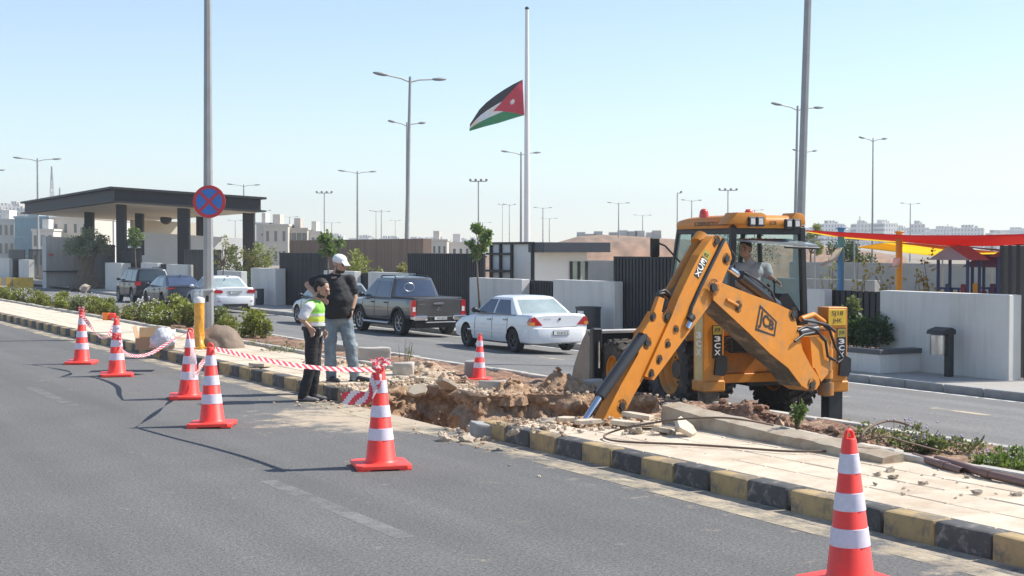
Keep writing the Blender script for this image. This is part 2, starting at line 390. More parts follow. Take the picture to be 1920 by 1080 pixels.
# edging stones between paving and planting bed
edg = st(link('bed_edging', None)); edg.rotation_euler.z = AL
b = B(); b.box(0, .13, 0, .97, -.2, .235, .012); eme = b.mesh('edging_stone', m_conc)
uD = PIT_VU[11][1]
for i in range(70):
    u = 2.2 + i * .98
    if u + .5 > PIT_VU[11][1] - .75 and u < UA + 1.6: continue
    o = link('edging_stone', eme, edg); near = clamp(1 - abs(u - uD + 1.5) / 4.) if u < uD else 0
    o.location = (9.70 + rnd.uniform(-.01, .01) + near * .10, u, near * .06 + rnd.uniform(-.008, .008)); o.rotation_euler = (near * .04, near * .05, near * -.03)
# planting bed
b = B(); U0, U1, dv_, du_ = 2., 84., .08, .10
nv_, nu_ = int((11.36 - 9.82) / dv_), int((U1 - U0) / du_)
def bedz(v, u):
    p = V3((v, u, 0)); near = clamp((26 - u) / 4)
    return .135 + .05 * fbm(p, 1.6, 4) + .03 * near * fbm(p, 6, 3)
vs_ = {}
for i in range(nv_ + 1):
    for j in range(nu_ + 1):
        v, u = 9.82 + i * dv_, U0 + j * du_
        if not in_pit(v, u, .02): vs_[i, j] = b.bm.verts.new((v, u, bedz(v, u)))
for i in range(nv_):
    for j in range(nu_):
        q = [(i, j), (i + 1, j), (i + 1, j + 1), (i, j + 1)]
        if all(k in vs_ for k in q): b.bm.faces.new([vs_[k] for k in q])
st(b.build('planting_bed', m_bed, rf=True, smooth=180))
b = B(); b.box(11.34, 11.49, 0, .98, -.6, .16, .015); fme = b.mesh('edging_stone', m_conc)
mk = st(link('median_far_kerb', None)); mk.rotation_euler.z = AL
for i in range(80):
    u = 2 + i
    if PIT_VU[10][1] - 1.2 < u < PIT_VU[8][1] + .6: continue
    o = link('edging_stone', fme, mk); o.location = (rnd.uniform(-.01, .01), u, rnd.uniform(-.01, .01))
# ------------------------------------------------------------------ the trench
b = B(); path = []
for a, c in zip(PIT_VU, PIT_VU[1:]):
    d = (V3((*c, 0)) - V3((*a, 0))); n = max(1, int(d.length / .035))
    for k in range(n): path.append((V3((*a, 0)) + d * (k / n), V3((d.y, -d.x, 0)).normalized()))
path.append((V3((*PIT_VU[-1], 0)), path[-1][1]))
NL = 34; rows = []
for k, (p, n) in enumerate(path):
    ns = sum((path[clamp_i][1] for clamp_i in range(max(0, k - 8), min(len(path), k + 9))), V3()).normalized()
    e = clamp(min(k, len(path) - 1 - k) / 10); col = []
    for l in range(NL + 1):
        t = l / NL; z = lerp(.15, -1.15, t ** 1.1); q = V3((p.x, p.y, z * 1.1))
        h = fbm(q, 2.2, 3, 3) * .16 + abs(fbm(q, 7, 3, 5)) * .13 + fbm(q, 22, 2, 8) * .025
        lay = .05 * sin(z * 17 + 3 * nz(q, 2)) 
        off = (h + lay - .06 + .26 * t) * min(1, l / 3) * e
        # inward normal of the path is to the right of travel
        col.append(b.bm.verts.new((p.x + ns.x * off * -SGN if False else p.x + ns.x * off, p.y + ns.y * off, z + (.05 * nz(q, 5, 2) if l else .02 * nz(q, 9, 2)))))
    rows.append(col)
for a, c in zip(rows, rows[1:]):
    for l in range(NL): b.bm.faces.new((a[l], c[l], c[l + 1], a[l + 1]))
b.face([(x, y, -1.0) for x, y in PIT_VU])
b.face([(KV, UB, .0), (KV, UA, .0), (KV, UA, -1.1), (KV, UB, -1.1)])
trench = st(b.build('trench', m_soil, rf=True, smooth=60, fixn=False))
# ------------------------------------------------------------------ soil heaps and rubble
def heap(name, label, c, rx, ry, h, rz=0., m=None, clods=60, o_=0, cl=.07):
    b = B(); n = 46
    def f(s, t):
        a = 2 * pi * s; r = t; k = 1 + .28 * fbm(V3((cos(a), sin(a), o_)), 1.3, 3)
        x, y = cos(a) * rx * r * k, sin(a) * ry * r * k; q = V3((x + o_, y, o_))
        z = h * (1 - r ** 1.6) * (1 + .32 * fbm(q, 2.3 / max(rx, .3), 4)) + .07 * fbm(q, 7, 3) * (1 - r * .6)
        return V3((x, y, max(z, 0) - .02 - .1 * (r > .98)))
    b.grid(f, n, 20, True)
    for k in range(clods):
        a = rnd.uniform(0, 2 * pi); r = sqrt(rnd.random()) * 1.08; s_ = rnd.uniform(.25, 1) ** 2 * cl
        q = f(a / 2 / pi, min(r, 1)); q.z = max(q.z, 0) + s_ * .3
        b.ell(q * (1 if r < 1 else r), (s_, s_ * rnd.uniform(.6, 1), s_ * rnd.uniform(.5, .8)), 1, jit=.5, js=4)
    o = b.build(name, m or m_soil, smooth=50); o.location = c; o.rotation_euler.z = rz
    return tag(o, label, 'soil')
heap('soil_heap', 'long dark soil heap in front of the digger rear wheels', at(1392, 800, .13), 1.0, .32, .27, AL + pi / 2 + .1, m_bed, 120, 1)
heap('soil_heap', 'brown soil heap in front of the digger right stabiliser foot', at(1566, 838, .13), .62, .28, .2, AL + pi / 2, m_bed, 70, 2)
heap('soil_heap', 'low strip of crumbly soil before the digger right rear wheel', at(1487, 822, .13), .6, .26, .13, AL + pi / 2, m_bed, 80, 8)
heap('soil_heap', 'pointed soil heap beside the front loader bucket', at(1050, 733, .12), .5, .36, .27, .4, m_soil, 50, 3)
heap('soil_heap', 'low pale soil heap behind the tape-knotted cone', at(800, 703, .15), .95, .36, .20, AL + pi / 2, m_soil_d, 90, 4)
heap('soil_heap', 'sandy spoil behind the two standing men', at(640, 690, .15), 1.9, .5, .13, AL + pi / 2, m_soil_d, 130, 5)
heap('soil_heap', 'strewn soil and crumbs on the trench rim by the concrete block', at(960, 736, .13), .75, .3, .17, AL + pi / 2 - .6, m_soil, 80, 6)
heap('soil_heap', 'small sand spill on the asphalt beside the striped kerb', at(515, 718, 0), .75, .22, .045, AL + pi / 2, m_soil_d, 60, 7, .025)
def slab(poly, th, m, seed=0):
    b = B(); r = random.Random(seed); b.prism(poly, 0, th, bev=.006)
    for v in b.bm.verts: v.co += V3((nz(v.co, 9, seed), nz(v.co, 9, seed + 1), nz(v.co, 9, seed + 2))) * .008
    return b.mesh('slab', m)
def rpoly(r, n, seed):
    q = random.Random(seed); a0 = q.uniform(0, 6)
    return [(cos(a0 + 2 * pi * k / n) * r * q.uniform(.65, 1.15), sin(a0 + 2 * pi * k / n) * r * q.uniform(.5, .95)) for k in range(n)]
m_slab = mat('dusty_slab', (.54, .455, .35), .9, var=.16, scale=6, bump=.4, bscale=40, rv=.12, col2=(.40, .30, .205), c2s=4, c2t=(.48, .66))
SL = [  # px, py, z, radius, tilt x, tilt y, label
    (1193, 783, .25, .30, .10, -.05, 'broken cream slab leaning on edging beside the digger arm'),
    (1100, 795, .19, .19, .0, .05, 'small slab fragment left of the digger arm foot'),
    (1168, 797, .20, .26, .05, .1, 'flat cream slab in front of the digger arm foot'),
    (1215, 800, .20, .22, -.15, .1, 'cracked slab piece below the leaning slab'),
    (1285, 806, .24, .26, .55, -.35, 'tilted white slab shard resting on the concrete beam'),
    (1060, 790, .18, .16, .1, 0, 'thin slab chip at the trench edge'),
    (835, 722, .22, .25, .45, .35, 'cream paving slab sliding into the trench'),
    (785, 735, .17, .22, .7, -.2, 'square slab piece stuck in the trench face'),
    (790, 714, .18, .24, .05, .05, 'flat slab lying on the trench rim'),
    (488, 686, .2, .33, 0, 0, 'flat pale slab on the pavement behind the tape'),
    (1245, 812, .19, .18, .1, .2, 'small slab chip near the loop of cable'),
]
for k, (px, py, z, r, tx, ty, lb) in enumerate(SL):
    o = link('broken_slab', slab(rpoly(r * .8, 6, 40 + k), .05, m_slab, k)); o.location = at(px, py, z); o.rotation_euler = (tx, ty, rnd.uniform(0, 3)); tag(o, lb, 'slab', 'broken paving slabs round the trench')
def block(nm, px0, px1, py, z, w, h, label, m=m_conc, rz=None, tilt=(0, 0)):
    p0, p1 = at(px0, py, z), at(px1, py, z); b = B(); L_ = (p1 - p0).length
    b.box(-L_ / 2, L_ / 2, -w / 2, w / 2, 0, h, .02, seg=2); bmesh.ops.subdivide_edges(b.bm, edges=b.bm.edges[:], cuts=3, use_grid_fill=True)
    for v in b.bm.verts: v.co += V3((nz(v.co, 5, 1), nz(v.co, 5, 2), nz(v.co, 5, 3))) * .018
    o = b.build(nm, m, smooth=35); o.location = (p0 + p1) / 2; d = p1 - p0; o.rotation_euler = (tilt[0], tilt[1], math.atan2(d.y, d.x) + (rz or 0)); return tag(o, label, 'concrete')
block('concrete_block', 738, 776, 706, .15, .3, .22, 'squared concrete block behind the tape-knotted cone')
block('concrete_block', 897, 966, 736, .12, .2, .17, 'long concrete kerb block on the far trench rim', tilt=(0, .03))
block('concrete_block', 882, 926, 820, .0, .25, .17, 'broken grey kerb block beside the end of the striped kerb', m_conc_g, .3, (.1, .15))
block('concrete_block', 872, 900, 716, .05, .3, .34, 'grey concrete lump touching the cone behind the trench', m_conc_g)
block('concrete_block', 1062, 1132, 738, .02, .2, .2, 'long pale kerb stone below the loader bucket', m_conc, 0, (0, -.06))
block('concrete_block', 672, 732, 688, .1, .3, .34, 'rough concrete kerb piece right of the men', m_conc, .1)
block('concrete_block', 612, 668, 672, .0, .3, .32, 'upturned concrete kerb piece between the men and the far road', m_conc_g, .1, (.2, .1))
# the long tilted concrete beam along the bed
b = B(); pa, pb = at(1240, 790, .19), at(1655, 868, .19)
a_, c_ = at(1238, 764, .34), at(1650, 858, .25); dr = (pb - pa).normalized(); sd_ = V3((-dr.y, dr.x, 0))
sd_ = sd_ if sd_.y > 0 else -sd_
ns_ = 16
def beam(s, t):
    u_ = s; p = pa.lerp(pb, u_); h = lerp(.20, .06, u_ ** .8) + .012 * nz(p, 3, 4)
    prof = [(0, -.1), (.0, h * .55), (.01, h), (.12, h + .02), (.25, h + .03), (.26, -.1)]
    k = min(int(round(t * 5)), 5); return p + sd_ * (prof[k][0] + .015 * nz(p + V3((0, 0, k)), 5)) + V3((0, 0, prof[k][1] - .02 + .012 * nz(p + V3((k, 0, 0)), 7)))
b.grid(beam, 40, 5)
b.bm.verts.ensure_lookup_table(); b.face([v.co.copy() for v in b.bm.verts[:6]]); b.bm.verts.ensure_lookup_table(); b.face([v.co.copy() for v in b.bm.verts[240:246]])
tag(b.build('concrete_beam', mat('beam_concrete', (.40, .335, .25), .9, var=.2, scale=3, bump=.5, bscale=30, col2=(.30, .22, .15), c2s=2.5, c2t=(.48, .66)), smooth=35), 'long tilted concrete edging beam in front of the digger', 'concrete')
# rubble stones
sms = []
for k in range(5):
    b = B(); b.ell((0, 0, 0), (1, rnd.uniform(.6, .9), rnd.uniform(.45, .7)), 2, jit=.75, js=3.2); sms.append(b.mesh('rubble_stone', m_stone, 30))
def stones(n, f, s0, s1, label, grp):
    for k in range(n):
        p = f(); s_ = lerp(s0, s1, rnd.random() ** 2.2); o = link('rubble_stone', rnd.choice(sms)); o.location = p + V3((0, 0, s_ * .3)); o.scale = (s_, s_, s_)
        o.rotation_euler = (rnd.uniform(-.4, .4), rnd.uniform(-.4, .4), rnd.uniform(0, 6)); tag(o, label, 'stone', grp)
stones(18, lambda: at(rnd.uniform(830, 940), rnd.uniform(806, 830), .0), .02, .10, 'rubble stone on the asphalt at the broken kerb end', 'rubble at the kerb end')
stones(42, lambda: at(rnd.uniform(960, 1290), rnd.uniform(786, 815), .18), .012, .09, 'rubble stone on the pavement in front of the digger arm', 'rubble in front of the digger arm')
stones(26, lambda: at(rnd.uniform(1640, 1915), rnd.uniform(880, 935), .18), .012, .055, 'rubble stone on the pavement beside the brown conduit', 'rubble by the conduit')
stones(30, lambda: at(rnd.uniform(700, 880), rnd.uniform(705, 728), .18), .015, .08, 'rubble stone on the trench rim behind the knotted cone', 'rubble on the trench rim')
stones(24, lambda: at(rnd.uniform(930, 1330), rnd.uniform(842, 905), .0) if rnd.random() < .4 else at(rnd.uniform(600, 830), rnd.uniform(765, 800), 0), .008, .03, 'pebble on the sandy asphalt along the kerb', 'pebbles on the road')

# thin dust over the paving, crumbs of soil round the trench
m_dust = worn('dust_film', (.55, .43, .30), .44, .72, 1.9, .5)
for u0_, u1_ in ((3.5, UB - .9), (UA + .5, UA + 12)):
    b = B(); b.grid(lambda s, t: V3((lerp(KV + .22, 9.68, s), lerp(u0_, u1_, t), .1865)), 2, 12); st(b.build('pavement_dust', m_dust, rf=True))
b = B(); r_ = random.Random(77); k = 0
while k < 2000:
    i = r_.randrange(len(PIT_VU) - 1); a, c = V3((*PIT_VU[i], 0)), V3((*PIT_VU[i + 1], 0)); q = a.lerp(c, r_.random()) + V3((r_.gauss(0, .45), r_.gauss(0, .55), 0))
    if in_pit(q.x, q.y) : continue
    z = 0 if q.x < KV else .18 if q.x < 9.7 else .15
    if q.x > 11.3 or q.x < KV - .9 or (q.x < KV and r_.random() < .55): continue
    s_ = .006 + .03 * r_.random() ** 4; b.ell((q.x, q.y, z + s_ * .4), (s_, s_ * r_.uniform(.6, 1), s_ * r_.uniform(.5, .9)), 1, jit=.4); k += 1
tag(b.build('soil_crumbs', m_soil_d, rf=True), 'loose soil crumbs strewn round the trench', 'soil', kind='stuff')
# ================================================================== boundary walls and fences along the far pavement
m_wall = mat('render_white', (.66, .635, .595), .9, var=.05, scale=1.2, bump=.12, bscale=60, col2=(.54, .50, .44), c2s=1., c2t=(.50, .74), streak=(2.4, 2.4, .22))
m_dark = mat('dark_metal', (.034, .034, .037), .55, var=.15, scale=3, rv=.2, spec=.3)
m_dark2 = mat('dark_fascia', (.018, .018, .02), .6, var=.1, scale=1)
m_cream = mat('cream_render', (.62, .55, .44), .9, var=.06, scale=.6)
m_galv = mat('galvanised_steel', (.33, .33, .325), .55, metal=.2, var=.12, scale=3)
m_white = mat('white_paint', (.78, .78, .76), .5, var=.05)
m_black = mat('black_plastic', (.025, .025, .028), .5, var=.15)
m_glass = mat('dark_glass', (.035, .05, .06), .06, var=.1, spec=.8)
def uat(px, v): return vu(atv(px, 500, v))[1]
def wallb(b, px0, px1, y0, v, th=.25, zb=-.62, y1=None, bev=.012):
    u0, u1 = uat(px0, v), uat(px1, v); z0 = atv(px0, y0, v).z; z1 = atv(px1, y1 if y1 else y0, v).z; zt = (z0 + z1) / 2 if y1 else atv((px0 + px1) / 2, y0, v).z
    b.box(v, v + th, u1, u0, zb, zt, bev); return zt, u0, u1
def wall(px0, px1, y0, v, label, th=.25, m=None, name='boundary_wall', cat='wall', y1=None, zb=-.62):
    b = B(); zt, u0, u1 = wallb(b, px0, px1, y0, v, th, zb, y1); o = b.build(name, m or m_wall, rf=True); tag(o, label, cat); return zt, u0, u1
def fence(px0, px1, y0, v, label, pitch=.14, wd=.10, back=True, name='slat_fence', m=None, zb=-.5, y1=None, dep=.05):
    u0, u1 = uat(px0, v), uat(px1, v); zt = atv((px0 + px1) / 2, y0, v).z if not y1 else (atv(px0, y0, v).z + atv(px1, y1, v).z) / 2
    t = thing(name, label, 'fence', vuw(v, u1, zb), AL); h = zt - zb; L_ = u0 - u1; m = m or m_dark
    b = B(); b.box(0, dep, -wd / 2, wd / 2, 0, h, .008); me = b.mesh('slat', m)
    n = int(L_ / pitch)
    for k in range(n + 1):
        o = link('slat', me, t); o.location = (0, min(L_, wd / 2 + k * pitch), 0)
    b = B()
    if back: b.box(dep + .004, dep + .02, 0, L_, 0, h - .01)
    for z in (.12, h - .14): b.box(dep + .024, dep + .07, 0, L_, z, z + .06)
    b.build('rail_frame', m, t); return t
wall(1650, 1893, 549, 22.35, 'long white rendered wall behind the steel litter bin at right', .35)
wall(1513, 1546, 542, 23.2, 'short white wall between the digger cab and the dark slat fence')
fence(1546, 1652, 545, 23.5, 'dark slat fence behind the planter shrubs', .2, .15)
fence(1150, 1262, 481, 23.3, 'tall dark corrugated fence behind the digger cab', .17, .115)
wall(1037, 1152, 526, 22.9, 'white wall behind the white sedan and black bin', .3)
fence(985, 1040, 526, 23.25, 'low dark slat fence between two white walls behind the white sedan', .17, .12)
wall(880, 978, 522, 22.9, 'white wall behind the sapling and pickup tail', .3)
fence(764, 907, 475, 23.3, 'tall dark corrugated fence behind the grey pickup', .16, .105)
wall(690, 766, 511, 22.9, 'white wall beyond the pickup bonnet', .3)
fence(662, 692, 511, 23.25, 'narrow dark slat fence right of the man in the white cap', .16, .11)
wall(607, 664, 508, 22.9, 'white wall hidden behind the two standing men', .3)
fence(523, 612, 474, 23.3, 'tall dark corrugated fence left of the man in the white cap', .16, .1)
wall(470, 516, 503, 22.7, 'white wall panel right of the white parked sedan', .5)
wall(407, 452, 508, 22.9, 'low white wall behind the white parked sedan roof', .3)
fence(346, 414, 468, 23.2, 'dark slatted gate behind the sign pole', .28, .16, False, 'slatted_gate')
wall(312, 352, 496, 22.7, 'low white wall above the blue sedan roof', .3)
fence(294, 313, 495, 22.9, 'short dark slat fence above the black car roof', .3, .16)
wall(264, 295, 493, 22.7, 'low white wall left of the short slat fence', .3)
wall(197, 227, 493, 22.0, 'white gate pillar right of the olive tree', .6)
fence(226, 264, 470, 22.9, 'dark panel fence right of the white gate pillar', .3, .24)
fence(176, 214, 459, 24.5, 'dark panel fence behind the olive tree trunk', .35, .3)
# entrance walls at far left
def slabwall(p0, p1, z0, z1, zb, th, label, m=None, name='boundary_wall', cat='wall', parent=None):
    p0, p1 = V3((p0[0], p0[1], 0)), V3((p1[0], p1[1], 0)); d = (p1 - p0).normalized(); n = V3((-d.y, d.x, 0)) * th; n = n if n.y > 0 else -n
    b = B(); b.solid([p0 + V3((0, 0, zb)), p1 + V3((0, 0, zb)), p1 + V3((0, 0, z1)), p0 + V3((0, 0, z0))], n)
    o = b.build(name, m or m_wall, parent); return tag(o, label, cat) if label else o
def PY(px, py, Y): return atY(px, py, Y)
a, c = PY(86, 443, 100), PY(160, 447, 103); ew = slabwall(a, c, a.z, c.z, -.6, .4, 'tall grey entrance wall with red emblem left of the olive tree')
b = B(); e0 = PY(90, 475, 99.7); e1 = PY(101, 480, 99.9); b.box(e0.x, e1.x, 99.75, 99.8, e1.z + .02, e0.z - .03, .03); b.build('red_emblem', mat('red_emblem', (.55, .08, .05), .5), ew)
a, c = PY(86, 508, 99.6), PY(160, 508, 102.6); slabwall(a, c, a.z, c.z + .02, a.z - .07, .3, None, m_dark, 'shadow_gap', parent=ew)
fence(54, 86, 467, 24.2, 'open dark slatted gate at far left', .55, .2, False, 'slatted_gate')
wall(35, 54, 487, 23.0, 'white gate pillar above the yellow barriers', .5)
fence(16, 46, 468, 24.0, 'dark solid gate panel at far left', .4, .39)
wall(-40, 17, 484, 23.2, 'white boundary wall at the left edge of the view', .3)
# ------------------------------------------------------------------ planter, slat screen, bins on the right
v0 = 21.2; u0, u1 = uat(1500, v0), uat(1650, v0)
pl = thing('planter', 'low white planter with dark coping below the shrubs', 'planter', vuw(v0, u1, -.45), AL)
zt = atv(1640, 655, v0).z + .45
b = B(); b.box(0, .2, 0, u0 - u1, 0, zt - .1, .01); b.box(.2, 1.3, 0, .2, 0, zt - .1, .01); b.build('planter_wall', m_wall, pl)
b = B(); b.box(-.04, .24, -.05, u0 - u1, zt - .1, zt, .01); b.box(.242, 1.3, -.05, .24, zt - .1, zt - .002, .01); b.build('coping', mat('dark_coping', (.10, .10, .105), .7), pl)
b = B(); b.box(.2, 1.25, .2, u0 - u1, .1, zt - .08); b.build('planter_soil', m_bed, pl)
ua_, ub_ = uat(1960, 22.95), uat(1876, 22.95); zt = atv(1890, 460, 22.95).z + .45
t = thing('slat_screen', 'tall dark vertical slat screen at the right edge', 'screen', vuw(22.95, ua_, -.45), AL)
n_ = int((ub_ - ua_) / .21)
for k in range(n_ + 1):
    b = B(); b.box(0, .16, 0, .10, 0, zt, .006); o = b.build('slat', m_dark, t); o.location = (0, k * .21, 0)
m_steel = mat('brushed_steel', (.55, .55, .54), .3, metal=.9, var=.15, scale=6)
g = at(1779, 706, -.45)
t = thing('litter_bin', 'steel litter bin on black post in front of white wall at right', 'bin', g, AL)
s_ = (g.y / F)
b = B(); b.box(-.07, .07, -.07, .07, 0, .93, .008); b.build('post', m_black, t)
b = B(); b.lathe([(.02, .44), (.16, .44), (.165, .46), (.165, .84), (.15, .845), (.15, .5)], 20, Matrix.Translation((-.14, .16, 0))); b.build('steel_drum', m_steel, t, smooth=40)
b = B(); b.prism([(-.42, .86), (.1, .86), (.1, .95), (-.05, 1.0), (-.38, .94)], -.36, .1, Matrix(((0.7, .0, .0, 0.02), (0, 0, -1, 0), (0, 1, 0, 0), (0, 0, 0, 1)))); b.build('hood', m_black, t)
def bigbin(px, py, label, r=.3, h=.86):
    g = atv(px, py, 22.2); g.z = -.45; t = thing('litter_bin', label, 'bin', g, AL)
    b = B(); b.lathe([(.01, .02), (r * .92, .02), (r, .1), (r, h - .06), (r * 1.06, h - .05), (r * 1.06, h), (r * .9, h), (r * .9, h - .2)], 24); b.build('drum', mat('bin_grey', (.05, .052, .058), .5), t, smooth=40)
    for a in (2.6, 3.5):
        M_ = Matrix.Rotation(a, 4, 'Z'); b = B(); b.box(r + .004, r + .012, -r * .3, r * .3, h * .42, h * .88, 0, M_); b.build('paper_notice', m_white, t)
    return t
bigbin(1103, 627, 'black litter drum with white notices beside the white sedan tail', .36, .92)
bigbin(487, 577, 'small dark litter bin by the white parked sedan', .2, .75)
# ------------------------------------------------------------------ brown cladding, gatehouse, block wall
zt, u0, u1 = wall(543, 793, 449, 32, 'long brown timber-clad building behind the fences', .5, mat('brown_cladding', (.215, .150, .115), .7, var=.12, scale=2), 'clad_building', 'building')
cl = bpy.data.objects['clad_building']; b = B(); b.box(31.97, 31.995, 0, .16, -.6, zt - .02); cme = b.mesh('cladding_board', mat('brown_board', (.23, .158, .12), .7, var=.12, scale=3, rv=.14))
for k in range(int((u0 - u1) / .2)):
    o = link('cladding_board', cme, cl); o.location = (0, u1 + .02 + k * .2, 0)
vg = 25.5; uc = uat(1003, vg); ue = uat(921, vg)
ghp = thing('gatehouse', 'small white gatehouse with dark roof band and steel frame', 'building', (0, 0, 0), AL)
def onr(px, py): return atp(px, py, RD * uc, RD)          # gatehouse face looking down the road
vw, vr = vu(onr(1101, 500))[0], vu(onr(1125, 460))[0]; zt = atv(960, 456, vg).z
m_gw = mat('gate_white', (.72, .70, .67), .8, var=.03)
b = B(); b.box(vg, vw, uc, ue, -.6, zt, .01); b.build('wall', m_gw, ghp)
z0, z1 = onr(1060, 473).z, onr(1060, 455).z
b = B(); b.box(vg - .05, vr, uc - .7, uc + .4, z0, max(z1, zt + .03), .01); b.build('roof', mat('roof_band', (.035, .04, .055), .4), ghp)
for i, px in enumerate((923, 941, 962, 1001)):
    b = B(); u = uat(px, vg); b.box(vg - .1, vg - .012, u - .05, u + .05, -.5, zt + .02); b.build('frame_post', m_dark2, ghp)
for py, p0, p1 in ((456, 921, 1003), (476, 915, 962), (508, 915, 962)):
    b = B(); z = atv(940, py, vg).z; b.box(vg - .105, vg - .014, uat(p1, vg), uat(p0, vg), z - .04, z + .04); b.build('frame_rail', m_dark2, ghp)
zt_, zb_ = onr(1085, 490).z, onr(1085, 530).z; va, vb_ = vu(onr(1070, 500))[0], vu(onr(1099, 500))[0]
b = B(); b.box(va, vb_, uc - .02, uc - .006, zb_, zt_); wo = b.build('window', mat('window_pale', (.35, .40, .33), .1, var=.3, scale=2), ghp)
for v in (va, (va + vb_) / 2, vb_):
    b = B(); b.box(v - .05, v + .05, uc - .06, uc - .022, zb_, zt_); b.build('window_frame', m_dark2, wo)
m_blk = mat('block_wall', (.36, .355, .33), .9, var=.12, scale=1.5, bump=.3, bscale=8)
wall(1098, 1260, 489, 36, 'grey blockwork wall right of the gatehouse', .3, m_blk)
wall(1420, 1640, 523, 40, 'grey blockwork wall behind the digger cab', .3, m_blk)
wall(1480, 1990, 494, 52, 'long grey concrete wall far behind the playground', .3, m_blk)
# ------------------------------------------------------------------ entrance canopy
Nn = PY(214, 350, 90); zN = Nn.z
N2 = V3((Nn.x, Nn.y, 0)); R2 = N2 + RP * 9.55; L2 = N2 + RD * 29; Q2 = R2 + RD * 29
def zc(p): q = p - N2; return zN - .052 * q.dot(RP) - .004 * q.dot(RD)
cn = thing('entrance_canopy', 'large entrance canopy with dark fascia on thick dark columns', 'canopy', (0, 0, 0))
FT = .86
def ring(o, dz):
    c = (N2 + R2 + L2 + Q2) / 4; out = []
    for p in (N2, R2, Q2, L2):
        q = p + RP * (o if (p - c).dot(RP) > 0 else -o) + RD * (o if (p - c).dot(RD) > 0 else -o); out.append(V3((q.x, q.y, zc(p) + dz)))
    return out
def rslab(o, d0, d1, nm, m):
    b = B(); a, c = ring(o, d0), ring(o, d1); va = [b.bm.verts.new(p) for p in a]; vc = [b.bm.verts.new(p) for p in c]
    b.bm.faces.new(va[::-1]); b.bm.faces.new(vc)
    for i in range(4): b.bm.faces.new((va[i], va[(i + 1) % 4], vc[(i + 1) % 4], vc[i]))
    return b.build(nm, m, cn)
rslab(.3, -.14, 0, 'roof', m_dark2); rslab(0, -FT, -.143, 'fascia', mat('fascia_grey', (.028, .028, .031), .6, spec=.3)); rslab(.28, -FT - .1, -FT - .003, 'fascia_lip', m_dark2)
rslab(-.25, -FT - .16, -FT - .103, 'soffit', mat('soffit', (.62, .57, .50), .8, var=.06))
for px, Y, w_ in ((168, 106, .62), (228, 92, .56), (262, 104, .55), (345, 93.2, .74), (377, 105, .6), (467, 96, .76)):
    p = PY(px, 450, Y); b = B(); b.box(-w_ / 2, w_ / 2, -.28, .28, -.6, zc(V3((p.x, p.y, 0))) - FT - .12, .02); o = b.build('column', m_dark2, cn); o.location = (p.x, p.y, 0)
a, c = PY(246, 434, 93.5), PY(471, 448, 99); slabwall(a, c, a.z, c.z, -.6, .4, 'high white entrance wall below the canopy', mat('entrance_white', (.60, .60, .60), .9, var=.05, scale=1))
a, c = PY(250, 412, 108), PY(378, 418, 112); slabwall(a, c, a.z, c.z, -.6, .5, 'cream block building standing under the canopy', m_cream, 'cream_building', 'building')
a, c = PY(300, 405, 108.2), PY(322, 405, 108.8); b = B(); b.ell((a + c) / 2 - V3((0, 0, .25)), (.45, .4, .4), 2); tag(b.build('roof_dome', m_dark), 'dark dome on the cream block under the canopy', 'dome')
# lettering board right of the olive tree
gl = thing('gate_sign', 'dark gate lintel with pale lettering above the gate panel', 'sign', PY(243, 450, 90))
b = B(); b.box(-.25, .9, 0, .12, -.95, .0, .01); b.build('board', m_dark2, gl)
b = B()
for x0, x1, z0, z1 in ((-.1, .0, -.5, -.38), (.02, .06, -.5, -.25), (.1, .35, -.5, -.43), (.38, .42, -.5, -.3), (.46, .7, -.5, -.42)): b.box(x0, x1, -.02, -.004, z0, z1)
b.build('lettering', m_white, gl)
# ================================================================== lamp posts
def make_lamp():
    t = thing('street_lamp', 'x', 'street lamp')
    b = B(); b.tube([(0, 0, 0), (0, 0, 5), (0, 0, 12.05)], [.13, .105, .065], 10); b.build('pole', m_galv, t, smooth=40)
    for s in (-1, 1):
        b = B(); b.tube([(0, 0, 11.75), (s * .5, 0, 11.92), (s * 1.35, 0, 12.02)], [.045, .042, .038], 8); b.build('arm', m_galv, t, smooth=60)
        b = B(); M_ = Matrix.Translation((s * 1.58, 0, 12.05)) @ Matrix.Rotation(-s * .10, 4, 'Y')
        b.ell((0, 0, 0), (.42, .16, .095), 2)
        b.xf(M_); b.build('luminaire', m_lum, t, smooth=180)
    return t
m_lum = mat('luminaire_grey', (.20, .21, .22), .5, var=.1)
lamp0 = make_lamp(); first = [True]
def lamp(px, y, span, label, lean=0., Y=None, hm=12., rz=None):
    top = 11.5; Y = Y or 9.35 * F / (466 - y); p = atY(px, y, Y)
    o = lamp0 if first[0] else dup(lamp0); first[0] = False
    zb = -.6; sc = (p.z - zb) / 12.05; sp = span * Y / F / .873 / 3.95
    o.location = (p.x + lean * (p.z - zb), p.y, zb); o.scale = (sp, max(.7, min(sp, 1.3)), sc); o.rotation_euler = (0, -lean, AL if rz is None else rz)
    tag(o, label, 'street lamp', 'double-arm street lamps'); return o
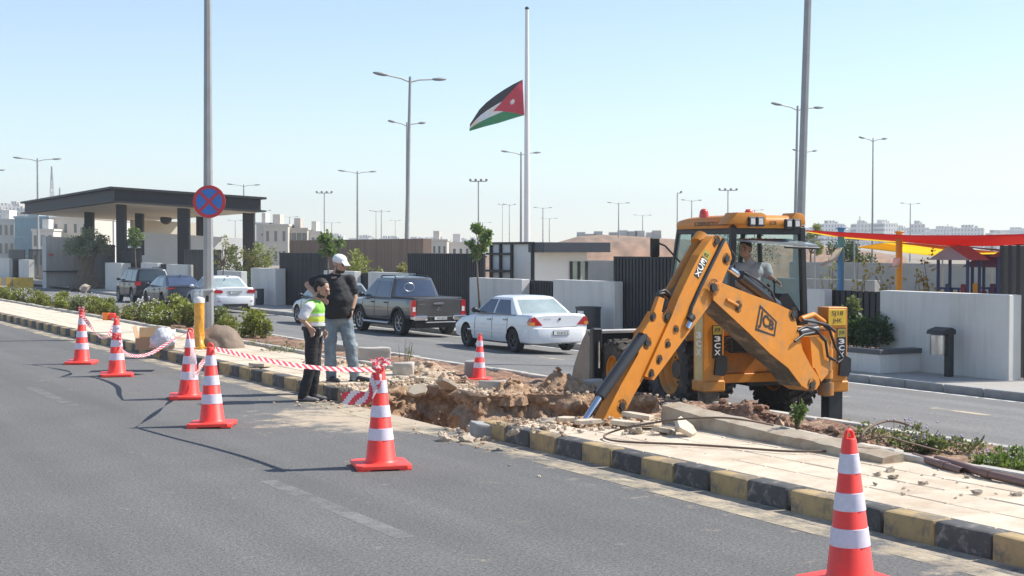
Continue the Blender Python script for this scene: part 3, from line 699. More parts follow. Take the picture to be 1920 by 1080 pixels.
for a in ((770, 143, 132, 'tallest twin-arm street lamp above the pickup truck', -.024), (763, 229, 68, 'shorter twin-arm street lamp just behind the tallest one', -.004),
          (70, 297, 77, 'twin-arm street lamp behind the left end of the canopy'), (457, 346, 57, 'twin-arm street lamp above the canopy right end'), (543, 406, 32, 'tiny twin-arm lamp above the office block roof'),
          (493, 394, 30, 'tiny twin-arm lamp just right of the canopy end column'), (441, 413, 26, 'tiny twin-arm lamp seen under the canopy'), (670, 321, 68, 'twin-arm street lamp above the man in the white cap'), (622, 417, 32, 'tiny twin-arm lamp over the brown cladding left end'),
          (705, 395, 24, 'left one of two tiny lamps over the brown cladding'), (715, 396, 34, 'right one of two tiny lamps over the brown cladding'), (741, 413, 20, 'faint tiny lamp left of the tallest lamp pole'),
          (977, 285, 75, 'twin-arm street lamp touching the flagpole'), (942, 383, 16, 'tiny lamp left of the flagpole'), (955, 383, 26, 'tiny twin-arm lamp next to the flagpole'), (1018, 389, 36, 'small twin-arm lamp right of the flagpole'),
          (1030, 409, 32, 'lower small twin-arm lamp right of the flagpole'), (1160, 380, 45, 'small twin-arm lamp over the brown hill crest'), (1205, 403, 37, 'small twin-arm lamp over the right slope of the hill'), (1297, 375, 42, 'small twin-arm lamp above the digger cab left edge'),
          (1415, 393, 38, 'small twin-arm lamp just above the digger cab roof'), (1497, 198, 110, 'large twin-arm street lamp left of the tall bare pole', -.018), (1509, 282, 52, 'lower twin-arm lamp crossing the tall bare pole'),
          (1637, 259, 62, 'twin-arm street lamp above the red shade sail'), (1707, 381, 45, 'small twin-arm lamp right of the yellow sail post'), (905, 417, 34, 'tiny twin-arm lamp behind the sapling'), (-36, 318, 77, 'street lamp arm reaching in from the left edge')):
    lamp(*a)
def flood(px, y, w_, label, single=False):
    Y = 9.35 * F / (466 - y); p = atY(px, y, Y); t = thing('floodlight_mast', label, 'floodlight', (p.x, p.y, -.6), 0, 'floodlight masts'); h = p.z + .6; k = w_ * Y / F
    b = B(); b.tube([(0, 0, 0), (0, 0, h)], [.13, .08], 8); b.build('pole', m_galv, t)
    b = B(); b.box(-k / 2 if not single else 0, k / 2, -.05, .05, h - .06, h + .06); b.build('crossbar', m_galv, t)
    for x in ((-k / 2, -k / 6, k / 6, k / 2) if not single else (k / 2,)):
        b = B(); b.box(x - .16, x + .16, -.22, .1, h + .02, h + .34, .04); b.build('floodlight', m_lum, t)
flood(608, 362, 28, 'floodlight mast left of the man in the white cap'); flood(897, 340, 30, 'floodlight mast rising above the sapling')
flood(1365, 357, 32, 'floodlight mast above the middle of the digger roof'); flood(1270, 362, 14, 'single-arm floodlight pole at the digger roof left end', True)
# the two tall poles near the camera
def tallpole(base, px, lean, r0, r1, h, label):
    t = thing('lamp_pole', label, 'pole', base); t.rotation_euler = (0, lean, 0)
    b = B(); b.tube([(0, 0, -.2), (0, 0, h)], [r0, r1], 8); b.build('shaft', m_galv, t); return t
p = atv(391, 618, 10.45); p.z = .1
tp = tallpole(p, 391, .003, .132, .075, 10, 'grey octagonal pole carrying the round no-stopping sign')
b = B(); b.box(-.138, .138, -.138, .138, 1.05, 1.09); b.build('band', m_white, tp)
b = B(); b.box(-.035, .035, -.142, -.125, .78, .93, .006); b.build('hatch', m_dark, tp)
tallpole(vuw(21.6, uat(1494, 21.6), -.45), 1497, .027, .105, .075, 12, 'tall bare grey pole rising behind the digger cab')
sc_ = atY(392, 378, p.y - .18)
sg = thing('no_stopping_sign', 'round blue no-stopping sign with red border and cross', 'sign', sc_)
m_sb = mat('sign_blue', (.035, .16, .52), .4, var=.08); m_sr = mat('sign_red', (.52, .03, .045), .4, var=.08)
FX = Matrix(((1, 0, 0, 0), (0, 0, 1, 0), (0, 1, 0, 0), (0, 0, 0, 1)))
r_ = 30.5 * sc_.y / F
b = B(); b.lathe([(0.001, 0), (r_, 0), (r_, .02), (.001, .02)], 40, FX); b.build('disc', m_sb, sg)
b = B(); b.lathe([(r_ * .80, -.004), (r_, -.004), (r_ + .003, .01), (r_ * .80, -.001)], 40, FX); b.build('border', m_sr, sg)
for a in (pi / 4, -pi / 4):
    b = B(); b.box(-r_ * .84, r_ * .84, -.006 if a > 0 else -.0075, -.0005, -r_ * .085, r_ * .085, 0, Matrix.Rotation(a, 4, 'Y')); b.build('cross_bar', m_sr, sg)
b = B(); b.box(-.15, .15, .02, .06, -.04, .04); b.build('bracket', m_galv, sg)
# ------------------------------------------------------------------ flagpole and flag
p = atY(988, 18, 120); fp = thing('flagpole', 'tall white flagpole behind the gatehouse', 'flagpole', (p.x, p.y, -.6))
b = B(); b.tube([(0, 0, 0), (0, 0, 8), (0, 0, p.z + .6)], [.27, .24, .15], 14); b.build('pole', mat('flagpole_white', (.74, .74, .73), .4, var=.03), fp, smooth=40)
b = B(); b.ell((0, 0, p.z + .7), (.18, .18, .16), 2); b.build('finial', m_dark, fp)
tp_ = [(980, 149), (962, 158), (945, 168), (930, 178), (912, 192), (899, 205), (890, 219), (881, 233)]
bt_ = [(983, 216), (966, 221), (950, 226), (934, 231), (918, 235), (903, 239), (890, 243), (880, 246)]
def cr(L_, t):
    n = len(L_) - 1; k = min(int(t * n), n - 1); f = t * n - k; return lerp(L_[k][0], L_[k + 1][0], f), lerp(L_[k][1], L_[k + 1][1], f)
fm = [mat('flag_black', (.02, .022, .03), .8), mat('flag_white', (.78, .78, .78), .8), mat('flag_green', (.03, .25, .10), .8), mat('flag_red', (.55, .03, .06), .8)]
b = B(); nu_, nv_ = 110, 66
def fpt(s, t):
    a, c = cr(tp_, s), cr(bt_, s); Y = 119.7 + .25 * sin(s * 9 + t * 2) * s + .12 * sin(s * 17 - t * 4)
    return atY(lerp(c[0], a[0], t), lerp(c[1], a[1], t), Y)
vs_ = [[b.bm.verts.new(fpt(i / nu_, j / nv_)) for j in range(nv_ + 1)] for i in range(nu_ + 1)]
for i in range(nu_):
    for j in range(nv_):
        f = b.bm.faces.new((vs_[i][j], vs_[i + 1][j], vs_[i + 1][j + 1], vs_[i][j + 1])); s, t = (i + .5) / nu_, (j + .5) / nv_
        k = 0 if t > 2 / 3 else 1 if t > 1 / 3 else 2
        if s < .5 * (1 - abs(2 * t - 1)): k = 3
        a = math.atan2((t - .5) * 1.0, (s - .17) * 2.0); r = sqrt(((t - .5)) ** 2 + ((s - .17) * 2) ** 2)
        if r < .085 * (.55 + .45 * abs(cos(a * 3.5))): k = 1
        f.material_index = k
flag = b.build('flag', fm, smooth=180, fixn=False); tag(flag, 'black white green flag with red triangle and white star', 'flag')
# ------------------------------------------------------------------ hill and far town
m_hill = mat('dry_hill', (.27, .155, .088), .95, var=.25, scale=.06, col2=(.17, .12, .085), c2s=.03, c2t=(.5, .62), bump=.5, bscale=.4, bdist=1)
def ridge(name, prof, Y0, Y1, zb, m, n=140, amp=1.):
    b = B(); x0, x1 = prof[0][0], prof[-1][0]
    def h(px):
        for (a, ya), (c, yc) in zip(prof, prof[1:]):
            if a <= px <= c: return lerp(ya, yc, (px - a) / (c - a))
    def f(s, t):
        px = lerp(x0, x1, s); Y = lerp(Y0, Y1, t); top = atY(px, h(px), Y1); e = t ** .7
        q = V3((px * .03, t * 3, 0)); p = atY(px, 470, Y); z = lerp(zb, top.z, e) + amp * fbm(q, 1.5, 4) * sin(pi * min(t * 1.02, 1)) ** .5
        return V3((p.x, Y, z))
    b.grid(f, n, 16); st(b.build(name, m, smooth=180)); return f
ridge('brown_hill', [(900, 480), (985, 470), (1050, 453), (1085, 443), (1130, 440), (1190, 443), (1240, 447), (1300, 450), (1400, 457), (1500, 462), (1560, 463), (1640, 472), (1700, 482)], 95, 330, -.7, m_hill, 160, .5)
fh = ridge('far_hill', [(-300, 428), (-60, 420), (0, 418), (120, 422), (220, 436), (480, 450), (620, 457), (800, 462), (1000, 464), (1300, 463), (1500, 461), (1560, 457), (1640, 456), (1750, 460), (1920, 465), (2300, 467)], 600, 1500, -.7, mat('far_hill', (.33, .29, .23), .95, var=.2, scale=.01), 200, 3)
m_fb = [mat('far_house_%d' % k, c, .9, var=.05, scale=.05) for k, c in enumerate(((.55, .50, .43), (.60, .57, .52), (.48, .44, .38), (.64, .60, .54)))]
def winpat(name, c, wx=2.4, wz=3.2):
    m = mat(name, c, .85, var=.05, scale=.05); N = m.node_tree.nodes; L = m.node_tree.links; b = N['Principled BSDF']; src = b.inputs['Base Color'].links[0].from_socket
    tc = N.new('ShaderNodeTexCoord'); mp = N.new('ShaderNodeMapping'); mp.inputs['Rotation'].default_value = (pi / 2, 0, 0); L.new(tc.outputs['Object'], mp.inputs[0])
    br = N.new('ShaderNodeTexBrick'); br.offset = 0; br.inputs['Scale'].default_value = 1; br.inputs['Brick Width'].default_value = wx; br.inputs['Row Height'].default_value = wz; br.inputs['Mortar Size'].default_value = .75; br.inputs['Mortar Smooth'].default_value = 0
    L.new(mp.outputs[0], br.inputs[0]); br.inputs['Color1'].default_value = br.inputs['Color2'].default_value = (.09, .09, .1, 1); L.new(src, br.inputs['Mortar']); L.new(br.outputs[0], b.inputs['Base Color']); return m
m_fw = [winpat('far_block_%d' % k, c) for k, c in enumerate(((.56, .51, .44), (.62, .58, .52), (.50, .46, .40)))]
def far_house(px, s_t, label, grp, k=None, w_=None, h_=None):
    q = fh((px + 300) / 2600, s_t); w_ = w_ or rnd.uniform(10, 24); d_ = rnd.uniform(10, 16); h_ = h_ or rnd.choice((6.5, 9.5, 12.8, 16))
    o = bpy.data.objects.new('far_house', None); b = B(); b.box(-w_ / 2, w_ / 2, -d_ / 2, d_ / 2, -6, h_); b.box(-w_ * .2, w_ * .15, -2, 3, h_, h_ + 2.4); b.box(w_ * .2, w_ * .3, -2, 0, h_, h_ + 1.6)
    o = b.build('far_house', rnd.choice(m_fw)); o.location = q; o.rotation_euler.z = rnd.uniform(-.5, .5); tag(o, label, 'house', grp)
for k in range(70): far_house(rnd.uniform(1505, 1935), rnd.uniform(.45, 1), 'pale apartment block on the hazy hillside behind the playground', 'far blocks behind the playground')
for k in range(46): far_house(rnd.uniform(-30, 225), rnd.uniform(.4, 1), 'pale house on the hazy hillside at far left', 'far houses at left')
for k in range(26): far_house(rnd.uniform(480, 900), rnd.uniform(.7, 1), 'tiny hazy house on the skyline above the brown cladding', 'far houses on the skyline', h_=7)
for px in (1090, 1108, 1122, 1150, 1168, 1185, 1200, 1218, 1232):
    p = atY(px, 441, 332); b = B(); w_ = rnd.uniform(1.3, 2.4); b.box(-w_ / 2, w_ / 2, 0, 3, -2, rnd.uniform(.3, 1.2)); o = b.build('hilltop_house', rnd.choice(m_fb)); o.location = p; tag(o, 'tiny house on the crest of the brown hill', 'house', 'houses on the brown hill crest')
# nearer buildings with real windows
def building(px0, px1, ytop, Y, label, mw, rows, cols, mg=None, dep=14, win=(.5, .55), name='office_block', rot=0., roof=True):
    a, c = atY(px0, ytop, Y), atY(px1, ytop, Y); W = c.x - a.x; H = a.z + .7
    t = thing(name, label, 'building', (a.x, Y, -.7), rot)
    b = B(); b.box(0, W, 0, dep, 0, H, .03); b.build('wall', mw, t)
    if roof: b = B(); b.box(-.15, W + .15, -.15, dep, H, H + .35); b.build('parapet', mw, t); b = B(); b.box(W * .3, W * .6, 2, 6, H + .35, H + 2); b.build('stair_head', mw, t)
    ch, cw = 3.3, W / cols; mg = mg or m_glass
    ww, wh = cw * win[0], ch * win[1]; b = B(); b.box(0, ww, -.03, .05, 0, wh); gme = b.mesh('window', mg); b = B(); b.box(-.08, ww + .08, -.12, -.031, -.14, -.02); sme = b.mesh('window_sill', mw)
    for r in range(rows):
        for q in range(cols):
            o = link('window', gme, t); o.location = (cw * (q + .5) - ww / 2, 0, H - ch * (r + 1) + (ch - wh) / 2); link('window_sill', sme, o)
    return t
m_bl = mat('blue_glass', (.05, .20, .30), .12, var=.25, scale=.25, spec=.8)
building(-15, 27, 414, 260, 'cream apartment block at the left edge behind the walls', m_fb[1], 4, 4)
building(27, 91, 409, 250, 'blue glass office block left of the canopy', mat('glass_block_wall', (.30, .40, .44), .5), 4, 5, m_bl, win=(.92, .9), name='glass_office')
building(60, 100, 433, 240, 'small pale block below the blue glass office', m_fb[1], 2, 3)
building(96, 168, 410, 245, 'pale stone block with small windows right of the blue glass office', m_fb[0], 4, 4, win=(.28, .45))
building(172, 214, 414, 270, 'beige block seen between the canopy columns', m_fb[1], 3, 3)
building(480, 503, 421, 240, 'stone stair tower of the office block beside the canopy', m_fb[1], 1, 1, win=(.1, .1))
building(494, 540, 424, 238, 'stone office block with square windows beside the canopy', m_fb[0], 3, 3, win=(.34, .5))
building(536, 576, 431, 240, 'dark glazed wing of the office block', m_fb[2], 2, 4, win=(.85, .7))
building(572, 602, 437, 242, 'low pale wing of the office block', m_fb[1], 1, 3)
building(800, 838, 452, 280, 'beige house with a row of windows left of the sapling', m_fb[0], 2, 4, win=(.4, .4), name='beige_house')
building(834, 882, 457, 290, 'second beige house with windows behind the sapling', m_fb[1], 2, 4, win=(.4, .4), name='beige_house')
# lattice masts
def mast(px, y, Y, label, w_=1.2):
    p = atY(px, y, Y); h = p.z + 2; t = thing('lattice_mast', label, 'mast', (p.x, Y, -2), 0, 'far lattice masts'); b = B()
    for sx, sy in ((-1, -1), (1, -1), (1, 1), (-1, 1)): b.tube([(sx * w_, sy * w_, 0), (sx * .12, sy * .12, h)], .1, 4)
    n = 12
    for k in range(n):
        a, c = k / n, (k + 1) / n
        for s in (-1, 1): b.tube([(s * w_ * (1 - a), 0, h * a), (-s * w_ * (1 - c), 0, h * c)], .07, 4)
    b.build('lattice', mat('mast_grey', (.5, .5, .5), .6), t)
mast(97, 312, 420, 'thin lattice mast behind the canopy left end'); mast(112, 352, 520, 'smaller faint lattice mast behind the canopy')
mast(1612, 405, 900, 'faint pylon above the red shade sail left part', 2.5); mast(1777, 420, 1000, 'faint pylon above the red shade sail middle', 2.5)
# ================================================================== vegetation
m_bark = mat('bark', (.16, .12, .085), .9, var=.3, scale=12, bump=.8, bscale=25, bdist=.03)
m_l1 = leafmat('shrub_leaf', (.215, .23, .06)); m_l2 = leafmat('dusty_leaf', (.17, .19, .09)); m_l3 = leafmat('sapling_leaf', (.14, .195, .06)); m_ol = leafmat('olive_leaf', (.27, .28, .20)); m_l4 = leafmat('yellow_leaf', (.24, .22, .08)); m_dk = leafmat('dark_leaf', (.05, .085, .03))
m_fl = mat('lilac_flower', (.46, .38, .50), .7, var=.2); m_flw = mat('white_flower', (.72, .68, .70), .7, var=.1)
def leaves(b, clumps, n, size, r, up=.0, asp=.45):
    for c, rad in clumps:
        c = V3(c); rad = V3(rad) if isinstance(rad, (tuple, list)) else V3((rad,) * 3)
        for k in range(n):
            d = V3((r.gauss(0, 1), r.gauss(0, 1), r.gauss(0, 1))).normalized() * (r.random() ** .45)
            p = c + V3((d.x * rad.x, d.y * rad.y, d.z * rad.z)); ax = (V3((r.gauss(0, 1), r.gauss(0, 1), r.gauss(0, 1) + up)) + d * .6).normalized(); s_ = size * r.uniform(.6, 1.3)
            sd_ = ax.orthogonal().normalized(); sd_ = (Quaternion(ax, r.uniform(0, 6.28)) @ sd_) * s_ * asp
            q = [p, p + ax * s_ * .5 + sd_, p + ax * s_, p + ax * s_ * .5 - sd_]
            b.bm.faces.new([b.bm.verts.new(v) for v in q])
def shrub_proto(k, m, h=.62, w=.42, n=85, size=.075):
    r = random.Random(100 + k); b = B(); cl = []
    for j in range(9): a = r.uniform(0, 6.28); q = r.random() ** .5 * w * .6; cl.append(((cos(a) * q, sin(a) * q, r.uniform(.22, .82) * h), (w * .42, w * .42, h * .26)))
    leaves(b, cl, n, size, r, .5); crown = b.mesh('foliage', m, None, False)
    b = B()
    for j in range(7): a = r.uniform(0, 6.28); q = w * r.uniform(.3, .8); b.tube([(0, 0, -.05), (cos(a) * q * .4, sin(a) * q * .4, h * .4), (cos(a) * q, sin(a) * q, h * .85)], [.014, .01, .004], 5)
    stem = b.mesh('stem', m_bark)
    fl = None
    b = B()
    for j in range(34):
        a = r.uniform(0, 6.28); q = r.random() ** .5 * w; b.ell((cos(a) * q, sin(a) * q, h * r.uniform(.55, 1.05)), r.uniform(.012, .026), 1)
    return crown, stem, b
SP = []
for k in range(4):
    c, s_, fb = shrub_proto(k, m_l1 if k < 3 else m_l2); SP.append((c, s_, fb.mesh('flower', m_fl if k % 2 else m_flw)))
nsh = [0]
def shrub(p, sc, label, k=None, flowers=False, grp='shrubs along the median bed', cat='shrub'):
    k = nsh[0] % 4 if k is None else k; nsh[0] += 1; c, s_, f = SP[k]
    t = thing('shrub', label, cat, p, rnd.uniform(0, 6), grp); t.scale = (sc * rnd.uniform(.9, 1.15), sc, sc * rnd.uniform(.9, 1.15)); link('foliage', c, t); link('stem', s_, t)
    if flowers: link('flower', f, t)['kind'] = 'stuff'
    return t
for px, v, sc, lb, fl in ((476, 10.75, 1.1, 'bushy green shrub right of the sign pole, nearest to the trench', 0), (497, 10.9, .62, 'small shrub touching the bushy shrub near the trench', 0), (428, 10.9, .75, 'low green shrub just right of the sign pole foot', 0), (412, 11.0, 1.0, 'shrub half hidden behind the sign pole', 0),
                          (352, 10.7, 1.1, 'green shrub behind the orange post', 0), (330, 10.9, 1.15, 'leafy shrub behind the plastic bag', 0), (288, 10.8, 1.05, 'flowering shrub behind the cardboard boxes', 1), (262, 10.7, 1.0, 'shrub left of the cardboard boxes', 1), (312, 10.35, .85, 'low pale shrub between box and orange post', 0)):
    g = atv(px, 600, v); g.z = .1; shrub(g, sc, lb, flowers=bool(fl))
u = 36.2
while u < 84:
    for v in (10.15, 10.85):
        shrub(vuw(v + rnd.uniform(-.2, .2), u + rnd.uniform(-.3, .3), .1), rnd.uniform(.55, .88), 'green flowering shrub in the hedge row on the median left of the boxes', flowers=rnd.random() < .35, k=rnd.choice((0, 1, 2, 2, 3)))
    u += 1.12 + .01 * (u - 36)
# low flowering plants near the trench
def plant(p, w, h, label, flowers=20, seed=0, m=None, n=60):
    r = random.Random(seed); t = thing('flowering_plant', label, 'plant', p); b = B(); cl = [((r.uniform(-w, w), r.uniform(-w, w) * .6, h * r.uniform(.2, .8)), (w * .4, w * .35, h * .35)) for k in range(8)]
    leaves(b, cl, n, .04, r, .4); b.build('foliage', m or m_l2, t, fixn=False); b = B()
    for k in range(12):
        q = r.choice(cl)[0]; b.tube([(q[0] * .3, q[1] * .3, -.03), q, (q[0] * 1.3, q[1] * 1.3, h * r.uniform(.8, 1.2))], [.006, .005, .003], 4)
    b.build('stem', m_bark, t)
    if flowers:
        b = B()
        for k in range(flowers): q = r.choice(cl)[0]; b.ell((q[0] + r.uniform(-w, w) * .35, q[1] + r.uniform(-w, w) * .3, h * r.uniform(.55, 1.15)), r.uniform(.006, .014), 1)
        b.build('flower', m_fl, t)['kind'] = 'stuff'
plant(at(1680, 838, .14), .34, .24, 'lilac flowering plant under the arching hose', 46, 1)
plant(at(1726, 846, .14), .2, .15, 'small lilac plant at the far foot of the arching hose', 18, 2)
plant(at(1795, 850, .14), .3, .16, 'sprawling lilac plant behind the brown conduits', 26, 3)
plant(at(1868, 876, .14), .26, .17, 'bushy lilac plant right of the conduit joint', 26, 4, m_l3)
plant(at(1908, 886, .14), .22, .16, 'lilac plant at the right edge', 20, 5, m_l3)
plant(at(1494, 800, .32), .08, .26, 'young green weed growing on the soil heap', 4, 6, m_l3, 40)
plant(at(560, 662, .14), .6, .14, 'thin dusty lilac ground plant left of the vest man', 24, 7, m_l2, 30)
plant(at(505, 650, .14), .4, .12, 'thin dusty ground plant below the bushy shrub', 14, 8, m_l2, 26)
plant(at(760, 690, .18), .12, .42, 'single thin dry stalk on the far trench rim', 0, 9, m_l2, 4)
# trees
def tree(base, h, crown, label, m, n, size, trunk=.05, name='young_tree', cat='tree', lean=0., seed=0, nb=7, grp=None):
    t = thing(name, label, cat, base, 0, grp); r = random.Random(seed); b = B()
    zc0 = min(c[2] - q for c, q in crown); b.tube([(0, 0, -.1), (lean * .4, 0, h * .35), (lean, 0, zc0 + .2)], [trunk, trunk * .8, trunk * .55], 8)
    for k in range(nb):
        c, q = r.choice(crown); e = V3(c) + V3((r.uniform(-q, q), r.uniform(-q, q), r.uniform(-q, q))) * .6; s_ = V3((lean, 0, zc0 + .1)); b.tube([s_, (s_ + e) / 2 + V3((r.uniform(-.1, .1), 0, .05)), e], [trunk * .5, trunk * .35, .006], 5)
    b.build('trunk', m_bark, t, smooth=60); b = B(); leaves(b, [(V3(c), q) for c, q in crown], n, size, r, .2); b.build('crown', m, t, fixn=False); return t
def crown(w, z0, z1, n, seed, k=.45):
    r = random.Random(seed); return [((r.uniform(-w, w) * (1 - .5 * abs(2 * j / n - 1)), r.uniform(-w, w) * .7, lerp(z0, z1, (j + .5) / n)), w * k * r.uniform(.7, 1.2)) for j in range(n)]
def gp(px, v, z=-.45): g = atv(px, 500, v); g.z = z; return g
tree(gp(901, 22.25), 3.3, crown(.40, 2.35, 3.35, 9, 1), 'slim sapling with round crown behind the white sedan', m_l3, 110, .11, .045, lean=-.15, seed=1)
tree(gp(617, 22.3), 3.1, crown(.46, 2.35, 3.15, 9, 2), 'sapling with tufted crown left of the white cap', m_l3, 100, .14, .05, lean=-.05, seed=2)
tree(gp(256, 22.6), 3.8, crown(.52, 2.7, 3.75, 8, 3), 'sapling with pale crown right of the gate lintel', m_l3, 70, .14, .05, lean=-.1, seed=3)
tree(gp(416, 22.3), 3.2, crown(.45, 1.7, 3.2, 9, 4), 'sparse twiggy sapling right of the sign pole', m_l4, 16, .11, .05, lean=.1, seed=4, nb=22)
for px, v, w, z0, z1, m_, lb, sd in ((437, 26, .6, 1.0, 2.7, m_l2, 'pale loose bush behind the white sedan roof', 5), (465, 27, .8, 1.0, 2.4, m_l4, 'yellowish bush left of the white wall panel', 6), (502, 28, .9, 1.0, 2.75, m_l1, 'green-yellow bush behind the white wall panel', 7), (685, 26.5, .85, .9, 2.3, m_l1, 'green bush behind the wall right of the white cap', 8), (460, 23.6, .3, -.3, 1.5, m_dk, 'dark climbing shrub in the gap between white walls', 9), (748, 27, .3, .9, 1.8, m_l4, 'small yellow bush left of the tallest lamp pole', 10)):
    tree(gp(px, v), 2, crown(w, z0, z1, 9, sd, .5), lb, m_, 90, .13, .04, 'garden_bush', 'bush', seed=sd)
for px, w, z1, lb, sd in ((1607, .42, 1.05, 'dark glossy shrub at the left end of the planter', 11), (1626, .45, 1.0, 'dark glossy shrub in the middle of the planter', 12), (1643, .4, 1.05, 'dark glossy shrub at the right end of the planter', 13), (1592, .3, 1.45, 'taller shrub behind the digger number plate', 14)):
    tree(gp(px, 22.1), 1.4, crown(w, .62, z1, 8, sd, .42), lb, m_dk if sd < 14 else m_l2, 110, .09, .03, 'planter_shrub', 'shrub', seed=sd)
for px, h, lb, sd in ((1555, 2.3, 'spindly young tree left of the blue post', 15), (1612, 2.4, 'spindly young tree right of the blue post', 16), (1664, 2.2, 'spindly young tree left of the yellow post', 17), (1722, 2.0, 'spindly young tree right of the yellow post', 18), (1745, 2.6, 'spindly young tree left of the play tower', 19), (1210, 1.7, 'small palm-like plant before the blockwork wall', 20)):
    tree(gp(px, 27.8 if sd < 20 else 33, -.5), h, crown(.32, h * .45, h, 8, sd, .5), lb, m_l1, 11, .09, .025, 'young_tree', 'tree', seed=sd)
tree(gp(1590, 60, -.6), 4, crown(1.3, .5, 3.0, 12, 21, .45), 'dark scrubby tree behind the blue post', m_dk, 420, .12, .1, 'scrub_tree', 'tree', seed=21)
tree(gp(1520, 62, -.6), 4, crown(.8, 2.4, 4.2, 7, 22, .4), 'green tree top right of the digger cab', m_l1, 260, .11, .1, 'scrub_tree', 'tree', seed=22)
tree(gp(1370, 70, -.6), 4, crown(3, .5, 3.2, 12, 23, .45), 'dark scrub behind the digger cab glass', m_dk, 420, .13, .1, 'scrub_tree', 'tree', seed=23)
# the old olive tree
g = at(163, 541, -.45); ot = thing('olive_tree', 'old olive tree with thick gnarled trunk before the entrance', 'tree', g)
b = B(); r = random.Random(5)
for k in range(9):
    a = 2 * pi * k / 9; tw = .9
    pts = [(cos(a) * 1.0, sin(a) * .8, -.1), (cos(a + .15) * .5, sin(a + .15) * .45, .35), (cos(a + .4) * .34, sin(a + .4) * .32, 1.0), (cos(a + .8) * .3, sin(a + .8) * .3, 1.7), (cos(a + 1.1) * .55, sin(a + 1.1) * .5, 2.3), (cos(a + 1.2) * .9, sin(a + 1.2) * .8, 2.8)]
    b.tube(pts, [.3, .22, .2, .19, .13, .05], 8)
b.tube([(0, 0, -.1), (0, 0, 1.2), (.02, 0, 2.2)], [.5, .35, .25], 10)
tm = voxel(b, .05, 2, disp=lambda p: .04 * nz(p, 6, 1)); tm.materials.append(m_bark); link('trunk', tm, ot)
b = B(); cl = []
for k in range(46):
    a = r.uniform(0, 6.28); q = r.random() ** .5; cl.append(((cos(a) * 1.35 * q, sin(a) * 1.2 * q, 2.35 + r.random() * 1.5 * (1 - .5 * q * q)), r.uniform(.22, .38)))
leaves(b, cl, 130, .13, r, .3, .3); b.build('crown', m_ol, ot, fixn=False)
# rocks at its foot
b = B(); b.ell((0, 0, .12), (.35, .3, .28), 2, jit=.5); o = b.build('boulder', m_stone, smooth=40); o.location = at(160, 545, -.45); tag(o, 'pale boulder at the foot of the olive tree', 'rock')
# ================================================================== playground
m_red = mat('sail_red', (.62, .055, .06), .8, var=.06, scale=.4); m_yel = mat('sail_yellow', (.82, .58, .10), .8, var=.05, scale=.4); m_blu = mat('post_blue', (.05, .22, .50), .5); m_ylp = mat('post_yellow', (.75, .42, .03), .5); m_pur = mat('roof_purple', (.10, .05, .11), .6); m_mar = mat('roof_maroon', (.20, .02, .03), .6); m_gry = mat('roof_grey', (.30, .31, .36), .6); m_nav = mat('roof_navy', (.03, .05, .13), .6)
VP = 27.
def thin(m_, col, k=.5):
    N = m_.node_tree.nodes; L = m_.node_tree.links; tr = N.new('ShaderNodeBsdfTranslucent'); tr.inputs[0].default_value = (*col, 1); mx = N.new('ShaderNodeMixShader'); mx.inputs[0].default_value = k
    L.new(N['Principled BSDF'].outputs[0], mx.inputs[1]); L.new(tr.outputs[0], mx.inputs[2]); L.new(mx.outputs[0], N['Material Output'].inputs[0])
thin(m_red, (.85, .11, .10), .5); thin(m_yel, (1., .80, .18), .75)
def sail(name, corners, m, label, sag=.35, n=16):
    b = B(); a, c, d = [V3(x) for x in corners]
    def f(s, t):
        p = a.lerp(c, s).lerp(d, t) if False else a * (1 - s) + (c * (1 - t) + d * t) * s
        e = s * (1 - s) + .6 * s * s * t * (1 - t); return p - V3((0, 0, sag * e * 1.2))
    b.grid(f, n, n); o = b.build(name, m, smooth=180); md = o.modifiers.new('t', 'SOLIDIFY'); md.thickness = .01; return tag(o, label, 'shade sail')
def sail2(name, tp, bt, Yt, Yb, m, label):
    b = B()
    def f(s, t):
        a, c = cr(tp, s), cr(bt, s); p, q = atY(*a, lerp(Yt[0], Yt[1], s)), atY(*c, lerp(Yb[0], Yb[1], s)); return p.lerp(q, t) + V3((0, 0, .06 * sin(pi * t) * s))
    b.grid(f, 36, 8); o = b.build(name, m, smooth=180); md = o.modifiers.new('t', 'SOLIDIFY'); md.thickness = .012; return tag(o, label, 'shade sail')
sail2('red_shade_sail', [(1510, 431.5), (1577, 435), (1708, 441), (1828, 441), (1920, 438.6), (2080, 432)], [(1510, 432.5), (1577, 443), (1697, 453), (1784, 461), (1920, 460.5), (2080, 456)], (36, 31), (37, 42), m_red, 'long red shade sail over the playground')
sail2('yellow_shade_sail', [(1609, 462.6), (1664, 454), (1719, 456), (1770, 461), (1822, 466)], [(1609, 463.6), (1664, 470), (1719, 476), (1766, 481), (1822, 467)], (40, 36), (41, 46), m_yel, 'yellow shade sail below the red one')
sail2('yellow_shade_sail', [(1512, 433.5), (1577, 443), (1640, 449), (1700, 454)], [(1512, 434.5), (1577, 445.5), (1640, 451), (1700, 455)], (37.5, 40), (38.5, 43), m_yel, 'thin yellow sail edge under the red sail')
sail2('yellow_shade_sail', [(1828, 468), (1855, 470), (1880, 473)], [(1828, 479), (1855, 479), (1880, 478)], (38, 38), (43, 43), m_yel, 'small yellow sail corner between the two play roofs')
sail('blue_shade_sail', (atY(1775, 457, 40), atY(1885, 468, 36), atY(1890, 472, 34)), mat('sail_blue', (.08, .17, .36), .8), 'narrow blue shade sail behind the play tower', .05)
